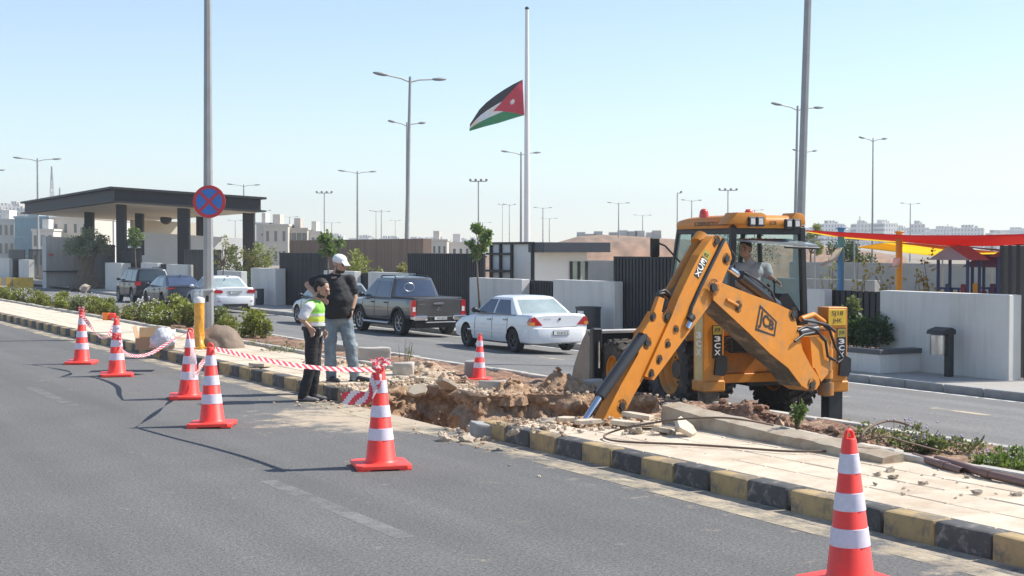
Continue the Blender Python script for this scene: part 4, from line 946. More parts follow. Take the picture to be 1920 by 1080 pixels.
def post(px, ytop, v, r, m, label, name='sail_post'):
    g = atv(px, ytop, v); b = B(); b.tube([(0, 0, 0), (0, 0, g.z + .55)], r, 14); b.box(-r * 1.2, r * 1.2, -r * 1.2, r * 1.2, g.z + .55, g.z + .6, .01); b.box(-.2, .2, -.2, .2, 0, .03); o = b.build(name, m, smooth=40); o.location = (g.x, g.y, -.55); tag(o, label, 'post')
post(1577, 430, VP, .09, m_blu, 'blue sail post behind the planter'); post(1686, 437, VP, .085, m_ylp, 'yellow sail post behind the white wall')
def rag(p0, p1, w, label):
    b = B(); a, c = V3(p0), V3(p1)
    b.grid(lambda s, t: a.lerp(c, s) + V3((w * (t - .5) * (.4 + s), .1 * sin(s * 7 + t * 3), .05 * sin(s * 9))), 12, 4); o = b.build('loose_cloth', m_white, smooth=180); tag(o, label, 'cloth')
rag(atv(1578, 464, VP - .2), atv(1549, 500, VP - .2), .22, 'white cloth strip hanging off the blue post'); rag(atv(1684, 484, VP - .2), atv(1674, 505, VP - .2), .2, 'white cloth strip hanging off the yellow post')
# wire fence behind
t = thing('wire_fence', 'light steel post and rail fence behind the playground', 'fence', vuw(34, uat(1960, 34), -.6), AL); L_ = uat(1480, 34) - uat(1960, 34)
b = B(); b.tube([(0, 0, 0), (0, 0, 3.1)], .03, 6); pm_ = b.mesh('post', m_galv)
for k in range(int(L_ / 2) + 1): o = link('post', pm_, t); o.location = (0, k * 2, 0)
for z in (1.2, 2.2, 3.05):
    b = B(); b.tube([(0, 0, z), (0, L_, z)], .018, 5); b.build('rail', m_galv, t)
def ptower(px, v, w, d, zr, hr, mr, label, mats, mgab=None):
    g = atv(px, 550, v); t = thing('play_tower', label, 'play tower', (g.x, g.y, -.55), AL)
    for sx in (0, w):
        for sy in (0, d): b = B(); b.tube([(sx, sy, 0), (sx, sy, zr)], .04, 8); b.build('post', m_nav, t)
    b = B(); b.box(-.03, w + .03, -.03, d + .03, .95, 1.03); b.build('deck', m_ylp, t)
    y0, y1 = -.2, d + .2
    b = B(); M_ = Matrix(((0, 0, 1, 0), (1, 0, 0, 0), (0, 1, 0, 0), (0, 0, 0, 1)))
    b.prism([(y0, zr), (y1, zr), ((y0 + y1) / 2, zr + hr)], -.15, w + .15, M_); b.build('roof', mr, t)
    for k in range(5):
        b = B(); b.box(-.02, .02, .05 + k * (d - .1) / 4, .09 + k * (d - .1) / 4, 1.03, 1.7); b.build('railing_bar', m_nav, t)
    b = B(); b.box(-.03, .03, 0, d, 1.7, 1.75); b.build('handrail', m_nav, t)
    for k, m_ in enumerate(mats):
        b = B(); b.box(-.06 - .01 * k, -.035 - .01 * k, d * k / len(mats) + .02, d * (k + .7) / len(mats), 1.04, 1.04 + (.62 if k % 2 else .8), .02); b.build('panel', m_, t)
    b = B(); b.tube([(w * .5, -.05, 1.05), (w * .5, -.6, .8), (w * .5, -1.3, .2)], .25, 10); b.build('slide', m_mar, t, smooth=60); return t
ptower(1814, 26.5, .4, .95, 2.42, .34, m_gry, 'play tower with grey gabled roof behind the white wall', (m_mar, m_ylp, m_nav, m_ylp))
ptower(1870, 27.5, .4, .8, 2.24, .32, m_pur, 'play tower with purple roof', (m_pur, m_mar, m_ylp))
ptower(1950, 26.5, .6, 1.2, 2.5, .3, m_mar, 'play tower with maroon roof at the right edge', (m_mar, m_ylp))
# ================================================================== traffic cones
m_cone = mat('cone_red', (1., .062, .045), .45, var=.1, scale=4, rv=.07, col2=(.50, .09, .06), c2s=6, c2t=(.56, .78)); m_band = mat('reflective_band', (.72, .655, .74), .4, var=.1, scale=26, col2=(.5, .44, .46), c2s=7, c2t=(.55, .8))
def make_cone():
    t = thing('traffic_cone', 'x', 'traffic cone')
    def R(z): return lerp(.152, .040, (z - .05) / .93)
    b = B(); b.lathe([(.185, .05), (.168, .06), (R(.075), .08), (R(.94), .945), (.038, .955), (.028, .957), (.02, .9)], 32); b.build('body', m_cone, t, smooth=40)
    b = B(); b.prism([(-.27, -.22), (-.22, -.27), (.22, -.27), (.27, -.22), (.27, .22), (.22, .27), (-.22, .27), (-.27, .22)], .012, .055, bev=.01)
    for x in (-.2, .2):
        for y in (-.2, .2): b.box(x - .06, x + .06, y - .06, y + .06, 0, .014)
    b.build('base', m_cone, t)
    for z0, z1 in ((.735, .86), (.50, .615), (.275, .392)):
        b = B(); b.lathe([(R(z0), z0), (R(z0) + .0045, z0 + .003), (R(z1) + .0045, z1 - .003), (R(z1), z1)], 32); b.build('reflective_band', m_band, t, smooth=40)
    b = B(); pts = [V3((cos(a) * .03, 0, .955 + sin(a) * .048)) for a in [pi * k / 10 for k in range(11)]]; b.tube([V3((.03, 0, .93))] + pts + [V3((-.03, 0, .93))], .013, 8); b.build('carry_loop', m_cone, t, smooth=60); return t
cone0 = make_cone(); cones = {}
CN = [('a', 153, 682, 0, 1., 'leftmost traffic cone, tied with tape, on the road'), ('b', 219, 705, 0, 1., 'second traffic cone from the left with bunched tape'), ('c', 354, 747, 0, 1., 'traffic cone with a white strip in front of the orange post'), ('d', 398, 799, 0, 1., 'traffic cone just right of the white-stripped one, where the long tape starts'), ('e', 714, 876, 0, 1., 'traffic cone with knotted tape on top, before the trench'), ('f', 898, 713, .1, .72, 'smaller traffic cone behind the trench, before the white sedan'), ('g', 1594, 1101, 0, 1., 'large nearest traffic cone at bottom right')]
for i, (k, px, py, z, sc, lb) in enumerate(CN):
    o = cone0 if i == 0 else dup(cone0); o.location = at(px, py, z); o.scale = (sc,) * 3; o.rotation_euler = (rnd.uniform(-.03, .03), rnd.uniform(-.03, .03), {'a': .1, 'b': .3, 'c': .2, 'd': .05, 'e': .25, 'g': .5}.get(k, 0)); tag(o, lb, 'traffic cone', 'red and white traffic cones'); cones[k] = o.location.copy()
bpy.data.objects['traffic_cone'].rotation_euler.z = .1
# ------------------------------------------------------------------ barrier tape
m_tr = mat('tape_red', (.72, .05, .07), .35, var=.05); m_tw = mat('tape_white', (.80, .76, .76), .35, var=.04)
for m_ in (m_tr, m_tw):
    N = m_.node_tree.nodes; L = m_.node_tree.links; bs = N['Principled BSDF']; tr_ = N.new('ShaderNodeBsdfTranslucent'); c_ = (.9, .12, .14, 1) if m_ is m_tr else (.85, .82, .82, 1); tr_.inputs[0].default_value = c_; mx = N.new('ShaderNodeMixShader'); mx.inputs[0].default_value = .5; L.new(bs.outputs[0], mx.inputs[1]); L.new(tr_.outputs[0], mx.inputs[2]); L.new(mx.outputs[0], N['Material Output'].inputs[0])
def cat(P, n):
    P = [V3(p) for p in P]; Q = [P[0] * 2 - P[1]] + P + [P[-1] * 2 - P[-2]]; out = []
    for i in range(1, len(Q) - 2):
        a, b_, c, d = Q[i - 1:i + 3]
        for k in range(n):
            t = k / n; out.append(.5 * ((2 * b_) + (c - a) * t + (2 * a - 5 * b_ + 4 * c - d) * t * t + (3 * b_ - a - 3 * c + d) * t ** 3))
    return out + [P[-1]]
def tape(P, w, label, tw=lambda s: 0., per=.16, shear=1., name='barrier_tape', plain=False, seg=26):
    pts = cat(P, seg); b = B(); L_ = 0; rows = []; m = 6
    for i, p in enumerate(pts):
        if i: L_ += (p - pts[i - 1]).length
        tg = (pts[min(i + 1, len(pts) - 1)] - pts[max(i - 1, 0)]).normalized(); up = V3((0, 0, 1)) - tg * tg.z; up = up.normalized() if up.length > .05 else V3((1, 0, 0)); a = tw(i / (len(pts) - 1)); sd = Quaternion(tg, a) @ up
        nn = tg.cross(sd); rows.append((L_, [b.bm.verts.new(p + sd * (w * (j / m - .5)) + nn * .006 * nz((L_ * 9, j, 0), 1)) for j in range(m + 1)]))
    for (l0, a), (l1, c) in zip(rows, rows[1:]):
        for j in range(m):
            f = b.bm.faces.new((a[j], c[j], c[j + 1], a[j + 1])); f.material_index = 0 if plain else int(floor(((l0 + l1) / 2 + (j + .5) / m * w * shear) / per * 2)) % 2
    o = b.build(name, [m_tw, m_tr], smooth=180, fixn=False); return tag(o, label, 'tape')
def top(k, z=.93): return cones[k] + V3((0, 0, z))
A_, B_, C_, D_, E_ = (top(k) for k in 'abcde')
def mid(p, q, t, dz, dx=0): r = p.lerp(q, t); return r + V3((dx, 0, dz))
tape([A_, mid(A_, B_, .3, -.2), mid(A_, B_, .58, -.34), mid(A_, B_, .8, -.26), B_], .07, 'twisted striped tape between the two leftmost cones', lambda s: 1.2 + 7 * s, .13)
tape([B_ + V3((.03, -.06, -.1)), B_ + V3((.09, -.1, -.42)), mid(B_, C_, .22, -.52), mid(B_, C_, .5, -.42), mid(B_, C_, .8, -.14), C_ + V3((.0, 0, .02))], .065, 'sagging striped tape from the second cone to the cone by the orange post', lambda s: .2 + 2.6 * max(0, s - .3), .17, 1.4)
tape([C_ + V3((.02, -.06, .02)), C_ + V3((.09, -.12, -.28)), C_ + V3((.08, -.16, -.62))], .09, 'plain white tape strip hanging down the cone by the orange post', lambda s: .9 + .7 * s, plain=True)
tape([C_ + V3((.14, -.16, -.58)), mid(C_, D_, .5, -.36), D_ + V3((-.03, 0, -.02))], .06, 'short twisted tape between the white-stripped cone and its neighbour', lambda s: 1. + 5 * s, .1)
tape([D_ + V3((.04, 0, .01)), mid(D_, E_, .25, -.02), mid(D_, E_, .5, -.045), mid(D_, E_, .75, -.03), E_ + V3((-.03, 0, .03))], .056, 'long taut striped tape crossing in front of the two men', lambda s: .15 + .5 * s, .155, 1.3, seg=60)
tape([E_ + V3((-.03, -.03, .0)), E_ + V3((-.07, -.05, -.16)), E_ + V3((-.14, -.04, -.24)), E_ + V3((-.25, -.02, -.24)), E_ + V3((-.38, 0, -.26))], .13, 'wide loose tape end fluttering left of the knotted cone', lambda s: 1.2 - 1.5 * s, .16, 1.1)
b = B(); r = random.Random(3); kn = thing('tape_knot', 'crumpled knot of striped tape on top of the cone before the trench', 'tape', E_ + V3((0, 0, .05)))
for k in range(9):
    a = r.uniform(0, 6.28); P = [V3((0, 0, 0)), V3((cos(a) * .07, sin(a) * .07, r.uniform(0, .09))), V3((cos(a + 1.) * .1, sin(a + 1.) * .09, r.uniform(-.02, .1))), V3((0, 0, .02))]
    o = tape(P, .05, 'x', lambda s: 4 * s + k, .08, name='loop', seg=8); o.parent = kn
    for q in ('label', 'category'): del o[q]
for k, (c, off, lb) in enumerate(((B_, (.03, -.07, -.28), 'crumpled tape bundle on the front of the second cone'), (A_, (0, 0, .06), 'small tape knot on top of the leftmost cone'))):
    kn = thing('tape_knot', lb, 'tape', c + V3(off))
    for j in range(6):
        a = r.uniform(0, 6.28); s_ = .07 if k == 0 else .05; P = [V3((0, 0, 0)), V3((cos(a) * s_, sin(a) * s_ * .4, r.uniform(-.09, .09))), V3((cos(a + 1.) * s_, sin(a + 1) * s_ * .4, r.uniform(-.1, .08))), V3((0, 0, .0))]
        o = tape(P, .045, 'x', lambda s: 4 * s + j, .08, name='loop', seg=8); o.parent = kn
        for q in ('label', 'category'): del o[q]
# ------------------------------------------------------------------ orange post, dome, boxes, bag
g = at(374, 653, .18); op = thing('orange_post', 'amber post wrapped in clear plastic film before the sign pole', 'post', g)
m_amb = mat('amber_plastic', (.72, .33, .035), .22, var=.2, scale=7, bump=.6, bscale=12, bdist=.02, coat=.5)
b = B()
def pw(s, t):
    a = 2 * pi * s; z = t * .94; rr = .10 + .012 * sin(5 * a + 9 * t) * (1 - t) + .008 * nz((cos(a), sin(a), t * 6), 2) + (.13 * (1 - t / .26) ** 1.6 * (1 + .35 * sin(4 * a)) if t < .26 else 0); return V3((cos(a) * rr, sin(a) * rr, z))
b.grid(pw, 32, 40, True); b.build('sleeve', m_amb, op, smooth=180)
b = B(); b.lathe([(.105, .9), (.108, .97), (.09, 1.0), (.05, .985), (.0, .98)], 20); b.ell((0, 0, .96), (.1, .1, .06), 2, jit=.4); b.build('film_top', mat('plastic_film', (.75, .72, .66), .25, var=.1), op, smooth=60)
b = B(); b.box(-.26, .26, -.22, .22, 0, .04, .01); b.build('foot', m_amb, op)
b = B(); b.ell((0, 0, 0), (.47, .42, .44), 4, jit=.14)
for v in b.bm.verts: v.co.z = max(v.co.z, -.05); v.co.x += .18 * max(0, v.co.z)* -1
o = b.build('stone_dome', mat('dome_stone', (.22, .165, .125), .9, var=.18, scale=6, bump=.5, bscale=14, bdist=.02), smooth=60); o.location = at(418, 651, .18); tag(o, 'brown rounded stone mound at the foot of the sign pole', 'rock')
m_card = mat('cardboard', (.40, .275, .16), .85, var=.1, scale=5); m_card2 = mat('cardboard_dark', (.26, .17, .10), .85, var=.1)
def cbox(px, py, z, w, d, h, label, open_=False, rz=.1):
    t = thing('cardboard_box', label, 'box', at(px, py, z), rz)
    if open_:
        for x0, x1, y0, y1 in ((-w / 2, w / 2, -d / 2, -d / 2 + .008), (-w / 2, w / 2, d / 2 - .008, d / 2), (-w / 2, -w / 2 + .008, -d / 2 + .009, d / 2 - .009), (w / 2 - .008, w / 2, -d / 2 + .009, d / 2 - .009)): b = B(); b.box(x0, x1, y0, y1, 0, h); b.build('side', m_card, t)
        b = B(); b.box(-w / 2 + .01, w / 2 - .01, -d / 2 + .01, d / 2 - .01, 0, .02); b.build('bottom', m_card2, t)
        for P in ([(w / 2, -d / 2, h), (w / 2, d / 2, h), (w / 2 + .2, d / 2, h - .03), (w / 2 + .2, -d / 2, h - .03)], [(-w / 2, d / 2, h), (w / 2, d / 2, h), (w / 2, d / 2 + .06, h + .16), (-w / 2, d / 2 + .06, h + .16)], [(-w / 2, -d / 2, h), (-w / 2, d / 2, h), (-w / 2 - .05, d / 2, h + .2), (-w / 2 - .05, -d / 2, h + .2)]): b = B(); b.solid(P, (0.003, 0.003, .006)); b.build('flap', m_card, t)
        b = B(); b.box(w * .2, w * .32, -d / 2 - .006, -d / 2 - .001, h * .45, h * .85); b.build('label_sticker', m_white, t)
    else:
        b = B(); b.box(-w / 2, w / 2, -d / 2, d / 2, 0, h, .005); b.build('carton', m_card2, t); b = B(); b.box(-w / 2 - .003, w / 2 + .003, -.03, .03, h - .05, h + .003); b.build('packing_tape', m_card, t)
    return t
cbox(292, 654, .18, .47, .36, .2, 'closed brown carton under the open cardboard tray', False, .15)
cbox(291, 654, .383, .62, .42, .2, 'open cardboard tray with raised flaps stacked on the brown carton', True, .1)
b = B(); b.ell((0, 0, .12), (.2, .14, .2), 3, jit=.5, js=4)
for v in b.bm.verts: v.co.x += .25 * (v.co.z - .1); v.co.z = max(v.co.z, 0)
o = b.build('plastic_bag', mat('bag_film', (.62, .62, .64), .25, var=.15, scale=8, bump=.7, bscale=16, bdist=.03), smooth=180); o.location = at(304, 652, .45); tag(o, 'crumpled clear plastic bag in the cardboard tray', 'bag')
g = at(199, 600, .18); t = thing('orange_bucket', 'small orange and red container among the hedge shrubs', 'container', g)
b = B(); b.lathe([(.01, 0), (.09, 0), (.11, .2), (.1, .2), (.08, .02)], 16); b.build('pail', mat('orange_plastic', (.8, .2, .03), .4), t, smooth=40); b = B(); b.box(.1, .26, -.08, .08, 0, .19, .02); b.build('can', m_cone, t)
# ------------------------------------------------------------------ cables, conduits, barriers
m_cab = mat('brown_cable', (.13, .085, .06), .7, var=.2)
def pipe(P, r, m, label, name='cable', cat_='cable', n=8):
    b = B(); b.tube(cat(P, 10), r, n); return tag(b.build(name, m, smooth=60), label, cat_)
pipe([at(1715, 851, .2), at(1642, 847, .2), at(1560, 846, .2), at(1476, 846, .2), at(1380, 839, .2), at(1284, 833, .2), at(1180, 829, .2), at(1140, 824, .2), at(1134, 816, .21), at(1160, 806, .26), at(1200, 797, .33), at(1275, 786, .42), at(1346, 783, .44), at(1400, 788, .42), at(1450, 797, .36)], .011, m_cab, 'thin brown cable looping over the pavement and the beam')
e0, e1 = at(1612, 850, .14), at(1766, 835, .12)
pipe([e0, atY(1618, 812, e0.y), atY(1648, 793, e0.y + .5), atY(1680, 790, e0.y + .8), atY(1730, 808, (e0.y + e1.y) / 2 + .5), e1], .014, m_cab, 'dark hose arching over the lilac plant', 'hose', 'hose')
pipe([at(1605, 830, .3), at(1660, 819, .38), at(1700, 829, .3), at(1760, 845, .18)], .009, m_cab, 'thin dark hose lying on the lilac plant', 'hose', 'hose')
m_cdt = mat('brown_conduit', (.185, .105, .085), .5, var=.12)
def conduit(P, r, label):
    t = thing('conduit', label, 'pipe', (0, 0, 0)); b = B(); pts = cat(P, 10); b.tube(pts, r, 14, False); b.tube(pts, r * .82, 14, False); b.build('pipe', m_cdt, t, smooth=60); d = (pts[0] - pts[1]).normalized(); k = len(pts) // 2; dd = (pts[k + 1] - pts[k]).normalized(); b = B(); b.cyl(pts[k] - dd * .06, pts[k] + dd * .06, r * 1.18, n=14); b.build('coupling', m_cdt, t, smooth=60)
conduit([at(1805, 884, .2), at(1768, 872, .21), at(1714, 856, .21)], .034, 'short brown conduit with open end on the bed edge')
conduit([at(1756, 861, .22), at(1798, 872, .22), at(1850, 888, .22), at(1920, 905, .21), at(2000, 925, .21)], .036, 'long brown conduit running out of view at right')
m_by = mat('barrier_yellow', (.58, .36, .05), .8, var=.12, scale=2, col2=(.3, .24, .12), c2s=1.5); m_bg = mat('barrier_grey', (.30, .27, .22), .85, var=.12, scale=2)
for k, (px, lb) in enumerate(((12, 'yellow concrete barrier at the left edge of the far road'), (44, 'yellow concrete barrier nearer the entrance'))):
    g = at(px, 546, -.5); t = thing('concrete_barrier', lb, 'barrier', g, .35)
    for j in range(4):
        b = B(); b.prism([(-.3, 0), (.3, 0), (.3, .12), (.12, .35), (.09, .85), (-.09, .85), (-.12, .35), (-.3, .12)], -.6 + j * .3, -.3 + j * .3 - .001, Matrix(((0, 0, 1, 0), (1, 0, 0, 0), (0, 1, 0, 0), (0, 0, 0, 1)))); b.build('barrier_section', m_by if j % 2 == 0 or k else m_bg, t)
# ================================================================== parked vehicles
m_tyre = mat('tyre_rubber', (.022, .022, .023), .85, var=.2, scale=8, bump=.2, bscale=30); m_rim = mat('alloy_rim', (.42, .42, .43), .3, metal=.8, var=.08); m_chr = mat('chrome', (.7, .7, .7), .12, metal=1., var=.02)
m_lamp = mat('lamp_red', (.42, .015, .02), .15, var=.15, scale=10, coat=.6); m_lampw = mat('lamp_clear', (.7, .68, .66), .15, var=.1, coat=.5); m_ambr = mat('lamp_amber', (.65, .22, .03), .2, coat=.5); m_plate = mat('number_plate', (.70, .70, .66), .4, var=.06); m_trim = mat('trim_black', (.02, .02, .022), .45)
m_seam = mat('seam_dark', (.03, .03, .032), .7)
def paint(name, c, metal=.0, rough=.32, coat=.8): return mat(name, c, rough, metal=metal, var=.06, scale=2, coat=coat)
def wheel_meshes(r, w, rr, spokes=5, mrim=None):
    M_ = Matrix.Rotation(pi / 2, 4, 'Y'); b = B(); h = w / 2
    b.lathe([(rr, -h * .8), (r * .93, -h), (r * .985, -h * .85), (r, -h * .5), (r, h * .5), (r * .985, h * .85), (r * .93, h), (rr, h * .8)], 32, M_); ty = b.mesh('tyre', m_tyre, 40)
    b = B(); b.lathe([(rr + .003, -h * .85), (rr * .93, -h * .8), (rr * .9, -h * .4), (rr * .88, h * .8), (rr + .003, h * .82)], 28, M_)
    for k in range(spokes): b.box(-h * .72, -h * .5, -rr * .075, rr * .075, rr * .1, rr * .93, .006, Matrix.Rotation(2 * pi * k / spokes, 4, 'X'))
    b.cyl((-h * .82, 0, 0), (-h * .3, 0, 0), rr * .2, n=14); rm = b.mesh('rim', mrim or m_rim, 40)
    b = B(); b.cyl((-h * .3, 0, 0), (-h * .1, 0, 0), rr * .86, n=20); dk = b.mesh('brake_disc', m_trim); return ty, rm, dk
def sect(ps, y):
    for a, c in zip(ps, ps[1:]):
        if a[0] <= y <= c[0]:
            t = (y - a[0]) / max(c[0] - a[0], 1e-6); t = t * t * (3 - 2 * t) * .5 + t * .5; return [lerp(p, q, t) for p, q in zip(a[1:], c[1:])]
    return ps[-1][1:] if y > ps[-1][0] else ps[0][1:]
def car(name, label, cat_, loc, rz, W, L, H, wb, wr, body, gh, mp, tail, plate=None, rim=(.6, 5, None), grp='cars parked along the far kerb', ax=0., bump=None, roofbars=False, extras=None, tw=.2):
    """body: stations (y, ztop, zbot, halfwidth); gh: zb,zt, front y at bottom/top, rear y at bottom/top, half width bottom/top, pillars"""
    t = thing(name, label, cat_, loc, rz, grp); hw = W / 2
    ys = sorted(set([p[0] for p in body] + [lerp(body[0][0], body[-1][0], k / 44) for k in range(45)]))
    b = B(); rows = []
    for y in ys:
        zt, zb, w_ = sect(body, y); h = zt - zb
        half = [(0, zb), (.78 * w_, zb), (.95 * w_, zb + .06), (.992 * w_, zb + .22 * h), (w_, zb + .45 * h), (.995 * w_, zb + .7 * h), (.965 * w_, zt - .07), (.91 * w_, zt - .018), (.6 * w_, zt + .012), (0, zt + .022)]
        pts = [(x, z) for x, z in half] + [(-x, z) for x, z in half[-2:0:-1]]; rows.append([b.bm.verts.new((x, y, z)) for x, z in pts])
    n = len(rows[0])
    for a, c in zip(rows, rows[1:]):
        for k in range(n): b.bm.faces.new((a[k], a[(k + 1) % n], c[(k + 1) % n], c[k]))
    b.bm.faces.new(rows[0][::-1]); b.bm.faces.new(rows[-1]); me = b.mesh('body', mp, None)
    cut = []
    for sy in (-wb / 2 + ax, wb / 2 + ax):
        c = B(); c.cyl((-hw - .1, sy, wr + .02), (hw + .1, sy, wr + .02), wr * 1.14, n=36); c.box(-hw + .28, hw - .28, sy - .6, sy + .6, -1, 2) if False else None; cut.append(c.mesh('c', m_trim))
    o_ = bpy.data.objects.new('a', me); TCOL.objects.link(o_); cs = []
    for c in cut:
        co = bpy.data.objects.new('c', c); TCOL.objects.link(co); cs.append(co); md = o_.modifiers.new('b', 'BOOLEAN'); md.operation = 'DIFFERENCE'; md.object = co; md.solver = 'EXACT'; md.material_mode = 'TRANSFER'
    out = bpy.data.meshes.new_from_object(o_.evaluated_get(tdg()))
    for q in cs + [o_]: bpy.data.objects.remove(q)
    out.polygons.foreach_set('use_smooth', [True] * len(out.polygons)); out.set_sharp_from_angle(angle=radians(32)); link('body', out, t)
    # floor pan closes the arches
    b = B(); b.box(-hw + .25, hw - .25, body[0][0] + .2, body[-1][0] - .3, .25, .6); b.build('floor_pan', m_trim, t)
    # greenhouse
    zb, zt, f0, f1, r0, r1, w0, w1 = gh['g']; bow = .10
    def gs(tt, dz=0):
        e = tt; fy = lerp(f0, f1, e ** 1.0); ry = lerp(r0, r1, e ** 1.0); ww = lerp(w0, w1, e ** 1.15); return fy, ry, ww, lerp(zb, zt, e)
    def ring(tt, inset=0.):
        fy, ry, ww, z = gs(tt); fy -= inset; ry += inset; ww -= inset; P = []; m_ = 8
        for k in range(m_ + 1): x = lerp(-ww * .9, ww * .9, k / m_); P.append((x, fy - bow * (x / ww) ** 2, z))
        for k in range(m_ + 1): s = k / m_; P.append((ww, lerp(fy - bow - .06, ry + bow * .7 + .05, s), z))
        for k in range(m_ + 1): x = lerp(ww * .9, -ww * .9, k / m_); P.append((x, ry + bow * .7 * (x / ww) ** 2, z))
        for k in range(m_ + 1): s = k / m_; P.append((-ww, lerp(ry + bow * .7 + .05, fy - bow - .06, s), z))
        return P
    b = B(); rings = [[b.bm.verts.new(p) for p in ring(k / 6)] for k in range(7)]
    for ins, dz in ((.05, .022), (.16, .042), (.34, .055), (.55, .06)): rings.append([b.bm.verts.new((x, y, z + dz)) for x, y, z in ring(1, min(ins, w1 * .9))])
    n = len(rings[0])
    for a, c in zip(rings, rings[1:]):
        for k in range(n): b.bm.faces.new((a[k], a[(k + 1) % n], c[(k + 1) % n], c[k]))
    b.bm.faces.new(rings[-1]); b.bm.faces.new(rings[0][::-1]); roof = b.build('cabin', mp, t, smooth=35)
    def sp(y, tt, s, off=.006): fy, ry, ww, z = gs(tt); return V3((s * (ww + off), y, z))
    for s in (-1, 1):                                               # side panes
        for y0b, y0t, y1b, y1t in gh['side']:
            b = B(); b.grid(lambda u_, v_: sp(lerp(lerp(y0b, y1b, u_), lerp(y0t, y1t, u_), v_), lerp(gh.get('t0', .08), .88, v_), s), 4, 5); b.build('side_window', gh.get('mg', m_glass), t, smooth=180)
        b = B(); fy, ry, ww, z = gs(.04); b.tube([(s * (ww + .008), fy - .25, z), (s * (ww + .008), ry + .2, z)], .011, 5); b.build('window_trim', m_trim, t)
        b = B(); b.ell((s * (w0 + .13), f0 - .42, zb + .09), (.1, .07, .075), 2); b.box(min(s * w0, s * (w0 + .1)), max(s * w0, s * (w0 + .1)), f0 - .44, f0 - .40, zb + .03, zb + .07); b.build('wing_mirror', gh.get('mm', mp), t, smooth=60)
    for nm, fr in (('windscreen', 1), ('rear_window', 0)):
        def fp_(u_, v_):
            tt = lerp(.08, .90, v_); fy, ry, ww, z = gs(tt); x = lerp(-.86, .86, u_) * ww; return V3((x, (fy - bow * (x / ww) ** 2 + .006) if fr else (ry + bow * .7 * (x / ww) ** 2 - .006), z + .003))
        b = B(); b.grid(fp_, 10, 6); b.build(nm, gh.get('mr', m_glass) if not fr else m_glass, t, smooth=180)
    # wheels
    ty, rm, dk = wheel_meshes(wr, tw, wr * rim[0], rim[1], rim[2])
    for sy in (-wb / 2 + ax, wb / 2 + ax):
        for s in (-1, 1):
            o = link('wheel', None, t); o.location = (s * (hw - tw / 2 - .015), sy, wr); o.rotation_euler = (rnd.uniform(0, 1), 0, 0 if s < 0 else pi)
            link('tyre', ty, o); link('rim', rm, o); link('brake_disc', dk, o)
    yr = body[0][0]
    # rear lamps: polygons seen from behind (x of the left lamp, z)
    for s in (1, -1):
        for k, (poly, m_, dy, ln) in enumerate(tail):
            b = B(); b.solid([(s * x, yr - dy, z) for x, z in poly], (0, ln, 0)); b.build('tail_lamp', m_, t)
    # bumper, seams, handles, plate
    if bump:
        z0, z1, pr, m_ = bump; b = B(); b.prism([(-hw + .012, yr + .5), (-hw + .005, yr + .2), (-hw + .06, yr + .02), (-hw * .72, yr - pr), (hw * .72, yr - pr), (hw - .06, yr + .02), (hw - .005, yr + .2), (hw - .012, yr + .5)], z0, z1, bev=.03); b.build('rear_bumper', m_, t, smooth=50)
    for s in (-1, 1):
        for y in gh.get('seams', ()):
            b = B(); zt_, zb_, w_ = sect(body, y); P = [(.97 * w_ + .002, zb_ + .12), (.992 * w_ + .003, zb_ + .22 * (zt_ - zb_)), (w_ + .003, zb_ + .45 * (zt_ - zb_)), (.995 * w_ + .003, zb_ + .7 * (zt_ - zb_)), (.965 * w_ + .003, zt_ - .07)]
            b.tube([(s * x, y, z) for x, z in P], .005, 4); b.build('door_seam', m_seam, t)
        for y in gh.get('handles', ()):
            zt_, zb_, w_ = sect(body, y); b = B(); x0 = s * (w_ * .985); b.box(min(x0, x0 + s * .035), max(x0, x0 + s * .035), y - .09, y + .09, zt_ - .16, zt_ - .12, .01); b.build('door_handle', gh.get('mh', mp), t)
    if plate:
        z, txt, w_ = plate[:3]; yy = yr - (plate[3] if len(plate) > 3 else .05); x0 = plate[4] if len(plate) > 4 else 0; pl = B(); pl.box(x0 - w_ / 2, x0 + w_ / 2, yy - .012, yy + .02, z, z + .115, .004); po = pl.build('number_plate', m_trim, t)
        pl = B(); pl.box(x0 - w_ / 2 + .012, x0 + w_ / 2 - .012, yy - .016, yy - .011, z + .012, z + .103); pl.build('plate_face', m_plate, po)
        text_on('plate_lettering', txt, m_trim, po, Matrix.Translation((x0 + .03, yy - .018, z + .057)) @ Matrix.Rotation(pi / 2, 4, 'X'), w_ * .72, .062, .01)
    if roofbars:
        for s in (-1, 1): b = B(); x = s * (w1 - .08); b.tube([(x, r1 + .15, zt + .02), (x, r1 + .25, zt + .085), (x, f1 - .35, zt + .085), (x, f1 - .2, zt + .02)], .018, 6); b.build('roof_rail', m_trim, t, smooth=60)
    if extras: extras(t)
    return t
def place(px, py, W, wb, ax=0., rz=AL, z=None):
    g = at(px, py, -.5); z = zfar(vu(g)[0]); g = at(px, py, z); R_ = Matrix.Rotation(rz, 3, 'Z'); o = g - R_ @ V3((-W / 2 + .05, -wb / 2 + ax, 0)); o.z = z; return o
def sedan_body(L, hw, tr=.99, belt=.92, hood=.86, nose=.66, zb=.2): 
    r, f = -L / 2 + .06, L / 2
    return [(r, tr - .05, .32, hw * .90), (r + .05, tr - .005, .26, hw * .965), (r + .25, tr, zb + .02, hw * .99), (r + .8, tr - .005, zb, hw), (-.3, belt + .02, zb - .01, hw), (.6, belt, zb - .01, hw), (f - 1.25, hood + .03, zb, hw * .995), (f - .6, hood - .06, zb + .02, hw * .965), (f - .2, nose + .03, zb + .03, hw * .88), (f - .04, nose - .1, .3, hw * .74), (f, nose - .16, .36, hw * .6)]
